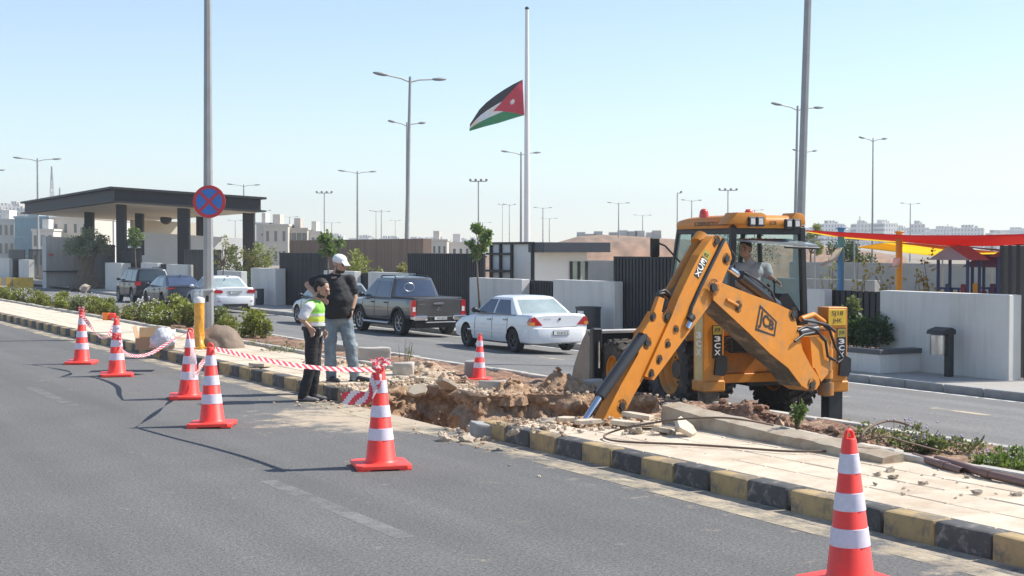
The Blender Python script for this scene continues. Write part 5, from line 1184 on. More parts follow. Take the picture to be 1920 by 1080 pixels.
m_pw = paint('paint_white', (.74, .75, .77)); m_pw2 = paint('paint_pearl', (.66, .67, .68)); m_pg = paint('paint_graphite', (.085, .082, .082), .35, .3); m_pb = paint('paint_navy', (.028, .036, .056), .2, .35, .5); m_pk = paint('paint_black', (.014, .014, .016), .1, .35, .45); m_ps = paint('paint_silver', (.34, .35, .36), .6, .3)
m_gl_l = mat('tinted_glass_pale', (.30, .36, .36), .05, var=.25, scale=1.5, spec=.9); m_gl_b = mat('tinted_glass_blue', (.05, .07, .12), .05, var=.2, scale=2, spec=.8)
m_rim_d = mat('rim_dark', (.09, .09, .095), .35, metal=.6)
# white sedan beside the digger
W, L, wb = 1.72, 4.5, 2.56
def ex(t):
    b = B(); yr = -L / 2 + .06; b.box(-.03, .03, yr - .018, yr - .004, .84, .90, .01); b.build('badge', m_rim_d, t)
    text_on('badge_lettering', 'SPECTRA', m_rim, t, Matrix.Translation((-.36, yr - .006, .87)) @ Matrix.Rotation(pi / 2, 4, 'X'), .2, .03, .01)
    b = B(); b.box(-.5, .5, yr - .012, yr - .002, .655, .667); b.build('boot_seam', m_seam, t)
    b = B(); b.ell((-.42, -.97, 1.29), (.07, .02, .045), 2); b.build('window_sticker', m_white, t); b = B(); b.cyl((.45, yr - .05, .24), (.45, yr + .25, .24), .03, n=10); b.build('exhaust', m_rim, t)
    for s in (-1, 1): b = B(); b.box(s * .862 - .008, s * .862 + .008, -1.0, 1.15, .47, .51, .004); b.build('side_moulding', m_pw, t)
car('white_sedan', 'white sedan with red tail lamps parked beside the digger', 'car', place(963, 661, W, wb), AL, W, L, 1.415, wb, .305, sedan_body(L, W / 2), dict(g=(.93, 1.37, 1.02, .30, -1.62, -.98, .80, .60), side=[(.72, .22, -.17, -.17), (-.25, -.25, -1.12, -.82)], mr=m_gl_l, mg=m_gl_b, mm=m_trim, seams=(.75, -.2, -1.02), handles=(-.05, -.9), mh=m_rim), m_pw,
    [([(-.835, .80), (-.81, .90), (-.72, .935), (-.64, .86), (-.50, .72), (-.80, .71)], m_lamp, .012, .22), ([(-.838, .72), (-.836, .80), (-.72, .80), (-.72, .72)], m_ambr, .014, .2)], (.47, '43.81013', .46, .075), (.62, 5, m_rim_d), bump=(.27, .655, .07, m_pw), extras=ex)
# grey pickup
W, L, wb = 1.815, 5.2, 3.0; hw = W / 2; r = -L / 2 + .1
pbody = [(r, 1.12, .50, hw * .95), (r + .04, 1.14, .48, hw * .985), (r + .5, 1.14, .46, hw), (-.7, 1.13, .42, hw), (.3, 1.12, .40, hw), (1.2, 1.10, .40, hw), (L / 2 - .8, 1.03, .42, hw * .985), (L / 2 - .25, .95, .45, hw * .93), (L / 2 - .03, .80, .5, hw * .8), (L / 2, .72, .55, hw * .7)]
def ex(t):
    yr = r
    b = B(); b.box(-.72, .72, yr - .012, yr - .003, .62, 1.10, .004); b.build('tailgate', m_pg, t)
    b = B(); b.box(-.17, .17, yr - .04, yr - .013, .97, 1.02, .012); b.build('tailgate_handle', m_chr, t)
    for s in (-1, 1): b = B(); b.box(min(s * .42, s * .9), max(s * .42, s * .9), yr - .16, yr + .1, .5, .64, .03); b.build('chrome_bumper', m_chr, t)
    b = B(); b.box(-.42, .42, yr - .13, yr + .05, .45, .62, .02); b.build('bumper_step', m_trim, t); b = B(); b.box(-.5, .5, yr - .17, yr, .42, .452, .01); b.build('tow_bar', m_rim, t)
    b = B(); b.box(-hw * .9, hw * .9, r + .05, -.82, 1.13, 1.175, .015); b.build('bed_cover', m_trim, t)
    for s in (-1, 1):
        b = B(); b.tube([(s * .93, -.95, .38), (s * .95, -.85, .36), (s * .95, .95, .36), (s * .93, 1.05, .38)], .045, 8); b.build('side_step', m_rim, t, smooth=60)
        for sy in (-1.5, 1.5):
            b = B(); P = [(s * (hw + .01), sy + cos(a) * .475, .385 + sin(a) * .475) for a in [pi * (-.02 + 1.04 * k / 14) for k in range(15)]]; b.tube(P, .035, 6); b.build('arch_flare', m_trim, t, smooth=60)
    b = B(); 
    for a, c in (((0, .87), (-.035, .81)), ((0, .87), (.035, .81))): pass
    for q in ([(0, .90), (.022, .865), (0, .83), (-.022, .865)], [(-.003, .825), (-.025, .79), (-.068, .79), (-.046, .825)], [(.003, .825), (.025, .79), (.068, .79), (.046, .825)]): b.solid([(x, yr - .018, z) for x, z in q], (0, .006, 0))
    b.build('badge', m_chr, t); text_on('badge_lettering', 'L200', m_chr, t, Matrix.Translation((-.55, yr - .015, .98)) @ Matrix.Rotation(pi / 2, 4, 'X'), .18, .04, .01)
    b = B(); P = [(.0 + cos(a) * .17 - .3, -1.055 + .0, 1.46 + sin(a) * .13) for a in [2 * pi * k / 20 for k in range(21)]]
    b.tube([(x, y - .1 * 0 - .0, z) for x, y, z in P], .012, 5, False); b.build('window_ring_sticker', m_rim, t)
car('pickup_truck', 'dark grey double-cab pickup with chrome bumper parked before the fence', 'pickup', place(748, 629, W, wb), AL, W, L, 1.78, wb, .385, pbody, dict(g=(1.11, 1.72, 1.55, .72, -.95, -.80, .84, .64), side=[(1.12, .58, .30, .28), (.22, .2, -.72, -.62)], mr=m_gl_b, mg=m_gl_b, mm=m_trim, seams=(1.2, .26, -.78), handles=(.42, -.6), mh=m_trim), m_pg,
    [([(-.905, .64), (-.905, 1.10), (-.77, 1.10), (-.75, .64)], m_lamp, .014, .12), ([(-.87, .76), (-.87, .90), (-.78, .90), (-.78, .76)], m_lampw, .018, .05)], (.50, '49.24351', .44, .14), (.64, 6, None), roofbars=True, extras=ex, tw=.25)
# silver car behind the men
W, L, wb = 1.75, 4.3, 2.6
car('silver_hatchback', 'silver car mostly hidden behind the two standing men', 'car', place(609, 611.5, W, wb), AL, W, L, 1.48, wb, .31, sedan_body(L, W / 2, .98, .93), dict(g=(.93, 1.43, 1.15, .45, -1.75, -1.25, .80, .62), side=[(.85, .38, -.1, -.1), (-.17, -.17, -1.2, -1.0)], mg=m_gl_l, mm=m_trim, seams=(.85, -.13, -1.), handles=(.0, -.9)), m_ps,
    [([(-.85, .72), (-.85, .95), (-.66, .95), (-.66, .72)], m_lamp, .012, .2)], (.5, '17.60425', .44), (.64, 5, None), bump=(.27, .62, .06, m_ps))
# white sedan behind the sign pole
W, L, wb = 1.76, 4.6, 2.7
def ex(t):
    yr = -L / 2 + .06; b = B(); b.box(-.55, .55, yr - .08, yr + .2, .24, .37, .02); b.build('lower_valance', m_trim, t)
    for s in (-1, 1): b = B(); b.box(s * .68 - .07, s * .68 + .07, yr - .07, yr, .46, .485, .004); b.build('reflector', m_lamp, t)
    b = B(); b.box(-.33, .33, yr - .02, yr - .004, .86, .885, .006); b.build('boot_trim', m_chr, t); b = B(); b.box(-.02, .02, -1.35, -1.15, 1.46, 1.5, .01); b.build('roof_aerial', m_trim, t)
car('white_sedan', 'white sedan with wide tail lamps partly behind the sign pole', 'car', place(392, 585, W, wb), AL, W, L, 1.495, wb, .32, sedan_body(L, W / 2, 1.04, .95), dict(g=(.96, 1.45, 1.1, .35, -1.75, -1.05, .82, .62), side=[(.8, .27, -.2, -.2), (-.27, -.27, -1.2, -.9)], mr=m_gl_l, mg=m_gl_b, seams=(.8, -.23, -1.05), handles=(-.1, -.95)), m_pw2,
    [([(-.87, .80), (-.87, .95), (-.58, .93), (-.50, .86), (-.55, .80)], m_lamp, .014, .28)], (.76, '15.72604', .44, .02), (.66, 5, None), bump=(.26, .66, .07, m_pw2), extras=ex)
# blue-grey sedan
W, L, wb = 1.83, 4.7, 2.72
def ex(t):
    yr = -L / 2 + .06; b = B(); b.box(-.86, .86, yr - .02, yr + .1, .925, .96, .008); b.build('light_bar', m_trim, t); b = B(); b.box(-.7, .7, yr - .085, yr + .2, .22, .42, .03); b.build('diffuser', m_trim, t)
    b = B(); b.box(-.025, .025, -1.2, -1.05, 1.41, 1.46, .01); b.build('roof_aerial', m_trim, t)
car('blue_sedan', 'dark blue-grey fastback sedan between the black car and the white sedan', 'car', place(305, 577, W, wb), AL, W, L, 1.43, wb, .33, sedan_body(L, W / 2, 1.0, .92), dict(g=(.93, 1.38, 1.2, .40, -2.0, -1.05, .84, .60), side=[(.9, .32, -.15, -.15), (-.22, -.22, -1.25, -.9)], mr=m_gl_b, mg=m_gl_l, seams=(.85, -.18, -1.05), handles=(-.05, -.95)), m_pb,
    [([(-.90, .84), (-.90, .92), (-.55, .92), (-.60, .86)], m_lamp, .012, .25)], (.42, '22.31876', .44, .09, .3), (.68, 5, m_rim_d), bump=(.26, .62, .07, m_pb), extras=ex)
# black sport utility
W, L, wb = 1.82, 4.45, 2.63; hw = W / 2; r = -L / 2 + .08
sbody = [(r, 1.02, .42, hw * .93), (r + .05, 1.06, .38, hw * .975), (r + .4, 1.06, .32, hw), (0, 1.04, .28, hw), (1.0, 1.03, .28, hw), (L / 2 - .7, .98, .32, hw * .975), (L / 2 - .2, .9, .36, hw * .9), (L / 2, .72, .45, hw * .72)]
car('black_suv', 'black sport utility car with roof rails nearest the olive tree', 'car', place(248, 568, W, wb), AL, W, L, 1.7, wb, .36, sbody, dict(g=(1.04, 1.62, 1.25, .62, -2.1, -1.85, .86, .68), side=[(.98, .55, .05, .05), (-.02, -.02, -1.0, -.95), (-1.08, -1.05, -1.85, -1.7)], mr=m_glass, mg=m_gl_b, seams=(.95, .0, -1.03), handles=(.15, -.85)), m_pk,
    [([(-.905, .86), (-.905, 1.05), (-.66, 1.05), (-.66, .90), (-.72, .86)], m_lamp, .014, .2)], (.72, '20.68193', .44, .02), (.62, 5, None), bump=(.36, .66, .08, m_pk), roofbars=True)
# ================================================================== backhoe loader
JA = radians(20.3); JO = V3((3.32, 21.63, -.36))
J = thing('backhoe_loader', 'yellow backhoe loader digging in the trench beside the median', 'backhoe', JO, JA)
JI = inv(J); JR = JI.to_3x3(); JE = JI @ EYE
def jl(px, py, ax, val):
    r = JR @ ray(px, py); i = 'xyz'.index(ax); return JE + r * ((val - JE[i]) / r[i])
m_jy = mat('digger_yellow', (.64, .225, .012), .5, var=.12, scale=2.5, coat=.1, col2=(.34, .19, .075), c2s=2.4, c2t=(.50, .74), bump=.08, bscale=30)
m_jy2 = mat('digger_yellow_dirty', (.46, .17, .022), .6, var=.18, scale=3, col2=(.20, .13, .08), c2s=2.6, c2t=(.48, .62))
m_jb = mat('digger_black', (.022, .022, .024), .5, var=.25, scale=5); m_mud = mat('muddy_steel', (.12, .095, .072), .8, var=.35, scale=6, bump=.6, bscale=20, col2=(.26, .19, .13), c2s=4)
m_ram = mat('ram_barrel', (.03, .032, .036), .35, var=.15); m_rod = mat('chrome_rod', (.62, .66, .72), .12, metal=1., var=.03)
m_bkt = mat('bucket_steel', (.22, .175, .145), .55, metal=.35, var=.25, scale=4, bump=.3, bscale=14)
m_cg = mat('cab_glass', (.55, .72, .70), .03, var=.02, trans=0, spec=.6); 
nt_ = m_cg.node_tree; bs = nt_.nodes['Principled BSDF']; tp_n = nt_.nodes.new('ShaderNodeBsdfTransparent'); tp_n.inputs[0].default_value = (.66, .80, .78, 1); mx = nt_.nodes.new('ShaderNodeMixShader'); mx.inputs[0].default_value = .72
nt_.links.new(bs.outputs[0], mx.inputs[1]); nt_.links.new(tp_n.outputs[0], mx.inputs[2]); nt_.links.new(mx.outputs[0], nt_.nodes['Material Output'].inputs[0])
m_tyd = mat('tyre_dusty', (.045, .040, .036), .9, var=.3, scale=7, bump=.4, bscale=25, col2=(.13, .10, .075), c2s=5, c2t=(.48, .7))
m_beac = mat('beacon_red', (.62, .06, .03), .25, var=.1, coat=.6)
def bigwheel(x, y, r, w, rr, lugs, s):
    o = link('wheel', None, J); o.location = (x, y, r); o.rotation_euler = (rnd.uniform(0, .3), 0, 0 if s < 0 else pi); M_ = Matrix.Rotation(pi / 2, 4, 'Y'); h = w / 2
    b = B(); b.lathe([(rr, -h * .72), (rr * 1.06, -h * .9), (r * .80, -h), (r * .9, -h * .93), (r * .945, -h * .7), (r * .95, 0), (r * .945, h * .7), (r * .9, h * .93), (r * .8, h), (rr * 1.06, h * .9), (rr, h * .72)], 48, M_)
    for k in range(lugs):
        for q in (-1, 1):
            a = 2 * pi * (k + (.5 if q > 0 else 0)) / lugs; b.box(-.03, .03, 0, h * 1.08, r * .9, r, .008, Matrix.Rotation(a, 4, 'X') @ Matrix.Rotation(-q * pi / 2, 4, 'Z') @ Matrix.Rotation(q * .75 * 0 + .62, 4, 'Z') if False else Matrix.Rotation(a, 4, 'X') @ Matrix.Rotation((-1.0 if q > 0 else 2.14), 4, 'Z'))
            b.box(q * h * .93 - .02, q * h * .93 + .03 * q + .02, -.035, .035, r * .8, r * .965, .008, Matrix.Rotation(a, 4, 'X'))
    b.build('tyre', m_tyd, o, smooth=35)
    b = B(); b.lathe([(rr * 1.03, -h * .80), (rr * .98, -h * .84), (rr * .93, -h * .78), (rr * .88, -h * .5), (rr * .80, -h * .42), (rr * .72, -h * .15), (rr * .45, -h * .1), (rr * .42, -h * .0), (.01, 0)], 40, M_); b.lathe([(rr * 1.03, h * .8), (rr * .9, h * .7), (rr * .85, 0)], 40, M_); b.build('rim', m_jy, o, smooth=40)
    b = B(); b.cyl((-h * .34, 0, 0), (0, 0, 0), rr * .38, n=20)
    for k in range(8): a = 2 * pi * k / 8; b.cyl((-h * .16, cos(a) * rr * .55, sin(a) * rr * .55), (-h * .06, cos(a) * rr * .55, sin(a) * rr * .55), .022, n=6)
    b.build('hub', m_jb, o, smooth=40)
for s in (-1, 1): bigwheel(s * .87, 0, .72, .46, .365, 22, s); bigwheel(s * .86, 2.17, .52, .34, .25, 18, s)
def jbox(nm, x0, x1, y0, y1, z0, z1, m, bev=.01, par=J): b = B(); b.box(x0, x1, y0, y1, z0, z1, bev); return b.build(nm, m, par)
jbox('chassis', -.38, .38, -1.15, 2.7, .55, .95, m_jb, .02); jbox('rear_axle', -.7, .7, -.16, .16, .58, .86, m_jb, .04); jbox('front_axle', -.75, .75, 2.08, 2.26, .42, .6, m_jb, .03); jbox('side_tank', -.72, -.4, .35, 1.55, .55, 1.05, m_jb, .03)
YX = Matrix(((0, 0, 1, 0), (1, 0, 0, 0), (0, 1, 0, 0), (0, 0, 0, 1)))    # prism in (y,z), extruded along x
b = B(); b.prism([(.62, .95), (2.62, .95), (2.66, 1.12), (2.45, 1.22), (.62, 1.66)], -.42, .42, YX, .03); b.build('bonnet', m_jy, J, smooth=40)
b = B(); b.prism([(2.67, .8), (2.72, .8), (2.72, 1.1), (2.67, 1.12)], -.38, .38, YX); b.build('grille', m_jb, J)
for s in (-1, 1):
    x0, x1 = sorted((s * .50, s * .62)); b = B(); b.prism([(.75, 1.15), (1.0, 1.4), (2.2, 1.05), (2.85, .42), (2.72, .28), (2.05, .82), (.9, 1.1)], x0, x1, YX, .01); b.build('loader_arm', m_jy, J)
    b = B(); b.cyl((s * .56, .9, .8), (s * .56, 1.7, .82), .055); b.build('loader_ram', m_ram, J, smooth=40); b = B(); b.cyl((s * .56, 1.7, .82), (s * .56, 2.2, .9), .03); b.build('ram_rod', m_rod, J, smooth=40)
    x0, x1 = sorted((s * .62, s * 1.12)); b = B(); P = [(cos(a) * .80, .72 + sin(a) * .80) for a in [radians(20 + 125 * k / 10) for k in range(11)]]; Q = [(cos(a) * .83, .72 + sin(a) * .83) for a in [radians(145 - 125 * k / 10) for k in range(11)]]; b.prism(P + Q, x0, x1, YX); b.build('mudguard', m_jy2 if s < 0 else m_jb, J)
# loader bucket
bk = link('loader_bucket', None, J)
prof = [(2.72, .32), (2.70, 1.08), (2.80, 1.14), (2.86, 1.08), (2.84, .42), (3.0, .2), (3.5, .10), (3.52, .06), (2.95, .06)]
b = B(); b.prism(prof, -1.15, 1.15, YX); b.build('bucket_shell', m_jb, bk)
for s in (-1, 1):
    x0, x1 = sorted((s * 1.151, s * 1.18)); b = B(); b.prism([(2.70, .12), (2.68, 1.06), (2.80, 1.15), (3.0, .98), (3.36, .52), (3.56, .10), (3.3, .04), (2.9, .04)], x0, x1, YX); b.build('side_plate', m_bkt, bk)
b = B(); b.box(-1.16, 1.16, 2.66, 2.90, 1.10, 1.16, .01); b.build('top_edge', mat('worn_edge', (.45, .42, .38), .5, var=.2), bk)
b = B(); b.box(-1.19, -1.02, 2.52, 2.68, .1, 1.2, .02); b.cyl((-1.1, 2.5, .55), (-1.1, 2.5, 1.0), .02); b.build('hitch_plate', m_jb, bk)
b = B(); b.cyl((-1.09, 2.48, .55), (-1.09, 2.48, .98), .022); b.build('hitch_rod', m_rod, bk)
# ------------------------------------------------------------------ cab
yr_ = -1.05; cl = jl(1373, 430, 'y', yr_); cr_ = jl(1508, 435, 'y', yr_); XL, XR = cl.x, cr_.x; ZR = (jl(1440, 428, 'y', yr_).z); ZT = jl(1440, 405, 'y', yr_).z
yf = jl(1270, 423, 'x', XL).y; yfb = jl(1243, 545, 'x', XL - .04).y; yB = jl(1297, 440, 'x', XL).y
cab = link('cab', None, J); ZF = 1.05; ZS = 1.12
def bar(nm, p0, p1, w, h, m=m_jb, par=cab, up=(0, 1, 0)): b = B(); b.bar(p0, p1, w, h, up, .01); return b.build(nm, m, par)
XM = (XL + XR) / 2
for s, X in ((-1, XL), (1, XR)):
    xo = s * .03
    bar('front_pillar', (X - xo + s * .05, yfb, ZS), (X - xo, yf, ZR), .06, .07); bar('rear_pillar', (X - xo + s * .06, yr_ + .02, ZS), (X - xo, yr_ + .03, ZR + .02), .085, .09)
    bar('door_pillar', (X - xo + s * .05, yB - .05, ZS), (X - xo, yB, ZR), .05, .08); bar('sill', (X - xo + s * .05, yfb, ZS), (X - xo + s * .05, yr_, ZS), .08, .12, up=(0, 0, 1)); bar('roof_rail', (X - xo, yf, ZR - .03), (X - xo, yr_, ZR - .03), .07, .09, up=(0, 0, 1))
bar('rear_header', (XL, yr_ + .03, ZR - .02), (XR, yr_ + .03, ZR - .02), .07, .14, up=(0, 0, 1)); bar('front_header', (XL, yf, ZR - .02), (XR, yf, ZR - .02), .07, .1, up=(0, 0, 1))
jbox('cab_floor', XL - .05, XR + .05, yr_, yfb, ZF - .06, ZF + .06, m_jb, .02, cab); jbox('lower_panel', XL - .07, XL + .0, yr_ + .05, yfb - .1, .75, ZS + .06, m_jy2, .02, cab); jbox('rear_panel', XL + .03, XR - .03, yr_ - .03, yr_ + .05, .8, 1.32, m_jb, .02, cab)
def pane(nm, pts, m=m_cg): b = B(); b.solid(pts, (0, 0, 0)) if False else b.face(pts); return b.build(nm, m, cab)
pane('side_glass', [(XL - .05, yfb - .03, ZS + .06), (XL - .045, yB - .02, ZS + .06), (XL + .02, yB + .02, ZR - .06), (XL + .02, yf - .03, ZR - .06)])
pane('door_glass', [(XL - .045, yB - .1, ZS + .5), (XL - .04, yr_ + .1, ZS + .5), (XL + .02, yr_ + .1, ZR - .06), (XL + .02, yB - .06, ZR - .06)])
jbox('door_panel', XL - .05, XL - .01, yr_ + .06, yB - .1, ZS, ZS + .5, m_jb, .01, cab)
pane('windscreen', [(XL - .04, yfb, ZS + .05), (XR + .04, yfb, ZS + .05), (XR, yf, ZR - .05), (XL, yf, ZR - .05)])
pane('side_glass', [(XR + .045, yfb - .03, ZS + .06), (XR + .045, yr_ + .1, ZS + .06), (XR - .02, yr_ + .1, ZR - .06), (XR - .02, yf - .03, ZR - .06)])
# raised rear window
w0_, w1_ = jl(1404, 456, 'y', yr_ - .25), jl(1524, 463, 'y', yr_ - .25)
b = B(); b.solid([(w0_.x, yr_ + .25, w0_.z + .04), (w1_.x - .1, yr_ + .25, w0_.z + .04), (w1_.x, yr_ - .4, w1_.z - .0), (w0_.x + .05, yr_ - .4, w0_.z - .0)], (0, 0, .03)); b.build('raised_rear_window', mat('window_edge', (.30, .32, .33), .15, var=.2, spec=.8), cab)
b = B(); b.tube([(w1_.x - .55, yr_ - .4, w1_.z), (w1_.x, yr_ - .42, w1_.z - .02), (w1_.x + .02, yr_ - .1, w1_.z)], .018, 6); b.build('window_frame', m_jb, cab)
# roof
b = B(); ov = .05
def rf(s, t):
    a = 2 * pi * s; c, q = cos(a), sin(a); e = .32; x = math.copysign(abs(c) ** e, c); y = math.copysign(abs(q) ** e, q)
    lv = [(1.0, 0), (1.02, .05), (1.02, .14), (.985, .19), (.9, .225), (.6, .24), (.01, .245)][min(int(round(t * 6)), 6)]
    hw_ = (XR - XL) / 2 + ov; hl = (yf + .12 - (yr_ - .05)) / 2; yc = (yf + .12 + yr_ - .05) / 2
    front = clamp((y * hl) / hl); z = ZR + lv[1] * (ZT - ZR + .02) / .24 * (1 - .30 * front ** 2)
    return V3((XM + x * hw_ * lv[0], yc + y * hl * lv[0], z))
b.grid(rf, 72, 6, True); roofo = b.build('roof', m_jy, cab, smooth=40)
for px0, px1 in ((1364, 1436), (1473, 1508)):                                     # raised lamp pods on the rear edge
    p0, p1 = jl(px0, 402, 'y', yr_ - .06), jl(px1, 404, 'y', yr_ - .06); b = B(); b.prism([(p0.x, ZT - .12), (p1.x, ZT - .12), (p1.x - .02, ZT + .015), (p1.x - .08, ZT + .045), (p0.x + .14, ZT + .045)], yr_ - .10, yr_ + .25, Matrix(((1, 0, 0, 0), (0, 0, 1, 0), (0, 1, 0, 0), (0, 0, 0, 1))), .01); b.build('lamp_pod', m_jy, roofo, smooth=40)
for px in (1410.5, 1425.5, 1479, 1494):
    p = jl(px, 415 if px < 1450 else 419, 'y', yr_ - .12); b = B(); b.box(p.x - .062, p.x + .062, yr_ - .14, yr_ - .08, p.z - .075, p.z + .065, .012); o = b.build('work_lamp', m_jb, roofo); b = B(); b.box(p.x - .036, p.x + .036, yr_ - .146, yr_ - .139, p.z - .045, p.z + .04, .004); b.build('lens', m_lampw, o)
p = jl(1449, 419, 'y', yr_ - .09); text_on('roof_lettering', 'JCB', m_jb, roofo, Matrix.Translation((p.x, yr_ - .089, p.z)) @ Matrix.Rotation(pi / 2, 4, 'X'), .12, .065, .02)
p = jl(1324, 410, 'x', XL - ov - .03); text_on('roof_lettering', 'S.2009.ECO.COM', m_jb, roofo, Matrix.Translation((XM - 1.02 * ((XR - XL) / 2 + ov) - .012, p.y - .12, ZR + .068)) @ Matrix.Rotation(-pi / 2, 4, 'Z') @ Matrix.Rotation(pi / 2, 4, 'X'), 1.0, .062, .015)
for px, py in ((1320, 402), (1404, 404)):
    p = jl(px, py, 'y', -.55 if px < 1350 else -.6); b = B(); b.lathe([(.075, ZT - .02), (.07, ZT + .02), (.062, ZT + .07), (.045, ZT + .1), (.0, ZT + .112)], 18, Matrix.Translation((p.x, p.y, 0))); b.build('beacon', m_beac, roofo, smooth=50)
# seat, consoles, levers
jbox('seat_cushion', XM - .26, XM + .22, -.62, -.15, 1.42, 1.56, m_jb, .05, cab); jbox('seat_back', XM - .25, XM + .2, -.14, -.02, 1.5, 2.2, m_jb, .05, cab); jbox('seat_base', XM - .18, XM + .14, -.6, -.2, 1.1, 1.42, m_jb, .02, cab); jbox('front_console', XM - .2, XM + .2, yfb - .3, yfb - .1, 1.1, 1.75, m_jb, .04, cab)
c0 = jl(1440, 575, 'y', -.9); b = B(); b.prism([(c0.x - .05, 1.1), (XR + .02, 1.1), (XR + .12, 1.45), (XR - .05, 1.62), (XR - .22, 1.86), (c0.x + .16, 1.86), (c0.x - .02, 1.5)], -1.0, -.65, Matrix(((1, 0, 0, 0), (0, 0, 1, 0), (0, 1, 0, 0), (0, 0, 0, 1))), .02); b.build('lever_console', m_jb, cab)
for px, py in ((1452, 528), (1441, 535), (1432, 540)): p = jl(px, py, 'y', -.8); b = B(); b.cyl((p.x, -.8, 1.4), p, .012, n=8); b.ell(p, .028, 2); b.build('lever', m_jb, cab, smooth=60)
# mirror
pm = jl(1240, 450, 'x', XL - .32); b = B(); b.tube([(XL, yf - .1, ZR - .5), (XL - .18, yf + .05, ZR - .25), (XL - .3, yf + .08, ZR - .2)], .014, 6); mo = b.build('mirror_arm', m_jb, cab, smooth=60)
b = B(); b.box(XL - .42, XL - .26, yf + .06, yf + .10, ZR - .42, ZR - .12, .02); b.build('mirror', m_jb, mo)
# ------------------------------------------------------------------ rear frame and stabilisers
yk = -1.25
jbox('frame_beam', -1.05, 1.05, yk - .02, yk + .14, .62, .75, m_jy, .01); jbox('frame_beam', -1.05, 1.05, yk - .02, yk + .14, 1.28, 1.40, m_jy, .01)
jbox('back_plate', -.8, .1, yk + .02, yk + .12, .752, 1.278, m_jy2, .01); jbox('valve_block', -.78, -.2, yk - .12, yk + .02, 1.05, 1.25, m_jb, .02)
for k in range(3): b = B(); z = 1.1 + k * .07; b.tube([(-.85, yk - .05, z), (-.5, yk - .16 - .02 * k, z + .05), (0, yk - .12, z - .02), (.4, yk - .1, z)], .022, 6); b.build('hose', m_jb, J, smooth=60)
for s, pxa, pxb in ((-1, 1319, 1357), (1, 1553, 1589)):
    a, c = jl(pxa, 650, 'y', yk - .15), jl(pxb, 650, 'y', yk - .15); x0, x1 = a.x, c.x; xm = (x0 + x1) / 2; wd = x1 - x0
    zt_, zb_ = jl((pxa + pxb) / 2, 576, 'y', yk - .15).z, jl((pxa + pxb) / 2, 735, 'y', yk - .15).z
    st_ = link('stabiliser', None, J)
    b = B(); b.box(x0, x1, yk - .15, yk + .15, zb_, zt_, .012); b.box(x0 - .02, x1 + .02, yk - .17, yk + .17, zb_, zb_ + .16, .02); b.build('housing', m_jy, st_)
    b = B(); b.box(xm - wd * .36, xm + wd * .36, yk - .11, yk + .11, .05, zb_ + .1, .01); b.build('inner_leg', m_mud if s < 0 else m_jb, st_)
    b = B(); b.box(xm - .2, xm + .2, yk - .2, yk + .2, 0, .05, .01); b.build('foot_pad', m_mud, st_)
    b = B(); b.prism([(x1 - .16, zb_ + .24), (x1 - .02, zb_ + .22), (x1 + .03, zb_ + .3), (x1 + .03, zb_ + .48), (x1 - .05, zb_ + .52), (x1 - .14, zb_ + .46)], yk - .2, yk - .152, Matrix(((1, 0, 0, 0), (0, 0, 1, 0), (0, 1, 0, 0), (0, 0, 0, 1)))); b.build('rubber_guard', m_jb, st_)
    lx = xm + wd * .17; zl = zt_ - (.47 if s < 0 else .52)
    b = B(); b.box(lx - .075, lx + .075, yk - .158, yk - .151, zl - .24, zl + .22); lo = b.build('label_panel', m_jb, st_); b = B(); b.box(lx - .068, lx + .068, yk - .161, yk - .1575, zl + .09, zl + .21); b.build('label_logo_ground', mat('label_olive', (.42, .33, .06), .5), lo)
    text_on('label_logo', 'JCB', m_jb, lo, Matrix.Translation((lx, yk - .1625, zl + .15)) @ Matrix.Rotation(pi / 2, 4, 'X'), .09, .06, .02)
    for k, ch in enumerate('3CX'): text_on('label_letter', ch, m_white, lo, Matrix.Translation((lx, yk - .1625, zl + .03 - .095 * k)) @ Matrix.Rotation(pi / 2, 4, 'X'), .095, .075, .03)
    if s > 0:
        zp = zt_ - .15; b = B(); b.box(x0 - .005, x1 - .035, yk - .162, yk - .151, zp - .11, zp + .12, .003); po = b.build('number_plate', mat('plate_yellow', (.80, .50, .04), .4, var=.04), st_)
        for tx, dz in (('SJ18', .055), ('JHK', -.05)): text_on('plate_lettering', tx, m_jb, po, Matrix.Translation(((x0 + x1) / 2 - .02, yk - .164, zp + dz)) @ Matrix.Rotation(pi / 2, 4, 'X'), .19 if tx == 'SJ18' else .16, .08, .012)
    else:
        b = B(); b.box(x0 - .004, x0 - .001, yk - .13, yk + .1, zb_ + .1, zt_ - .05); so = b.build('scale_strip', mat('strip_pale', (.62, .48, .22), .6, var=.2, scale=6), st_)
        for k, ch in enumerate('3CX'): text_on('label_letter', ch, m_white, so, Matrix.Translation((x0 - .006, yk - .02, zl + .08 - .12 * k)) @ Matrix.Rotation(-pi / 2, 4, 'Z') @ Matrix.Rotation(pi / 2, 4, 'X'), .15, .09, .04)
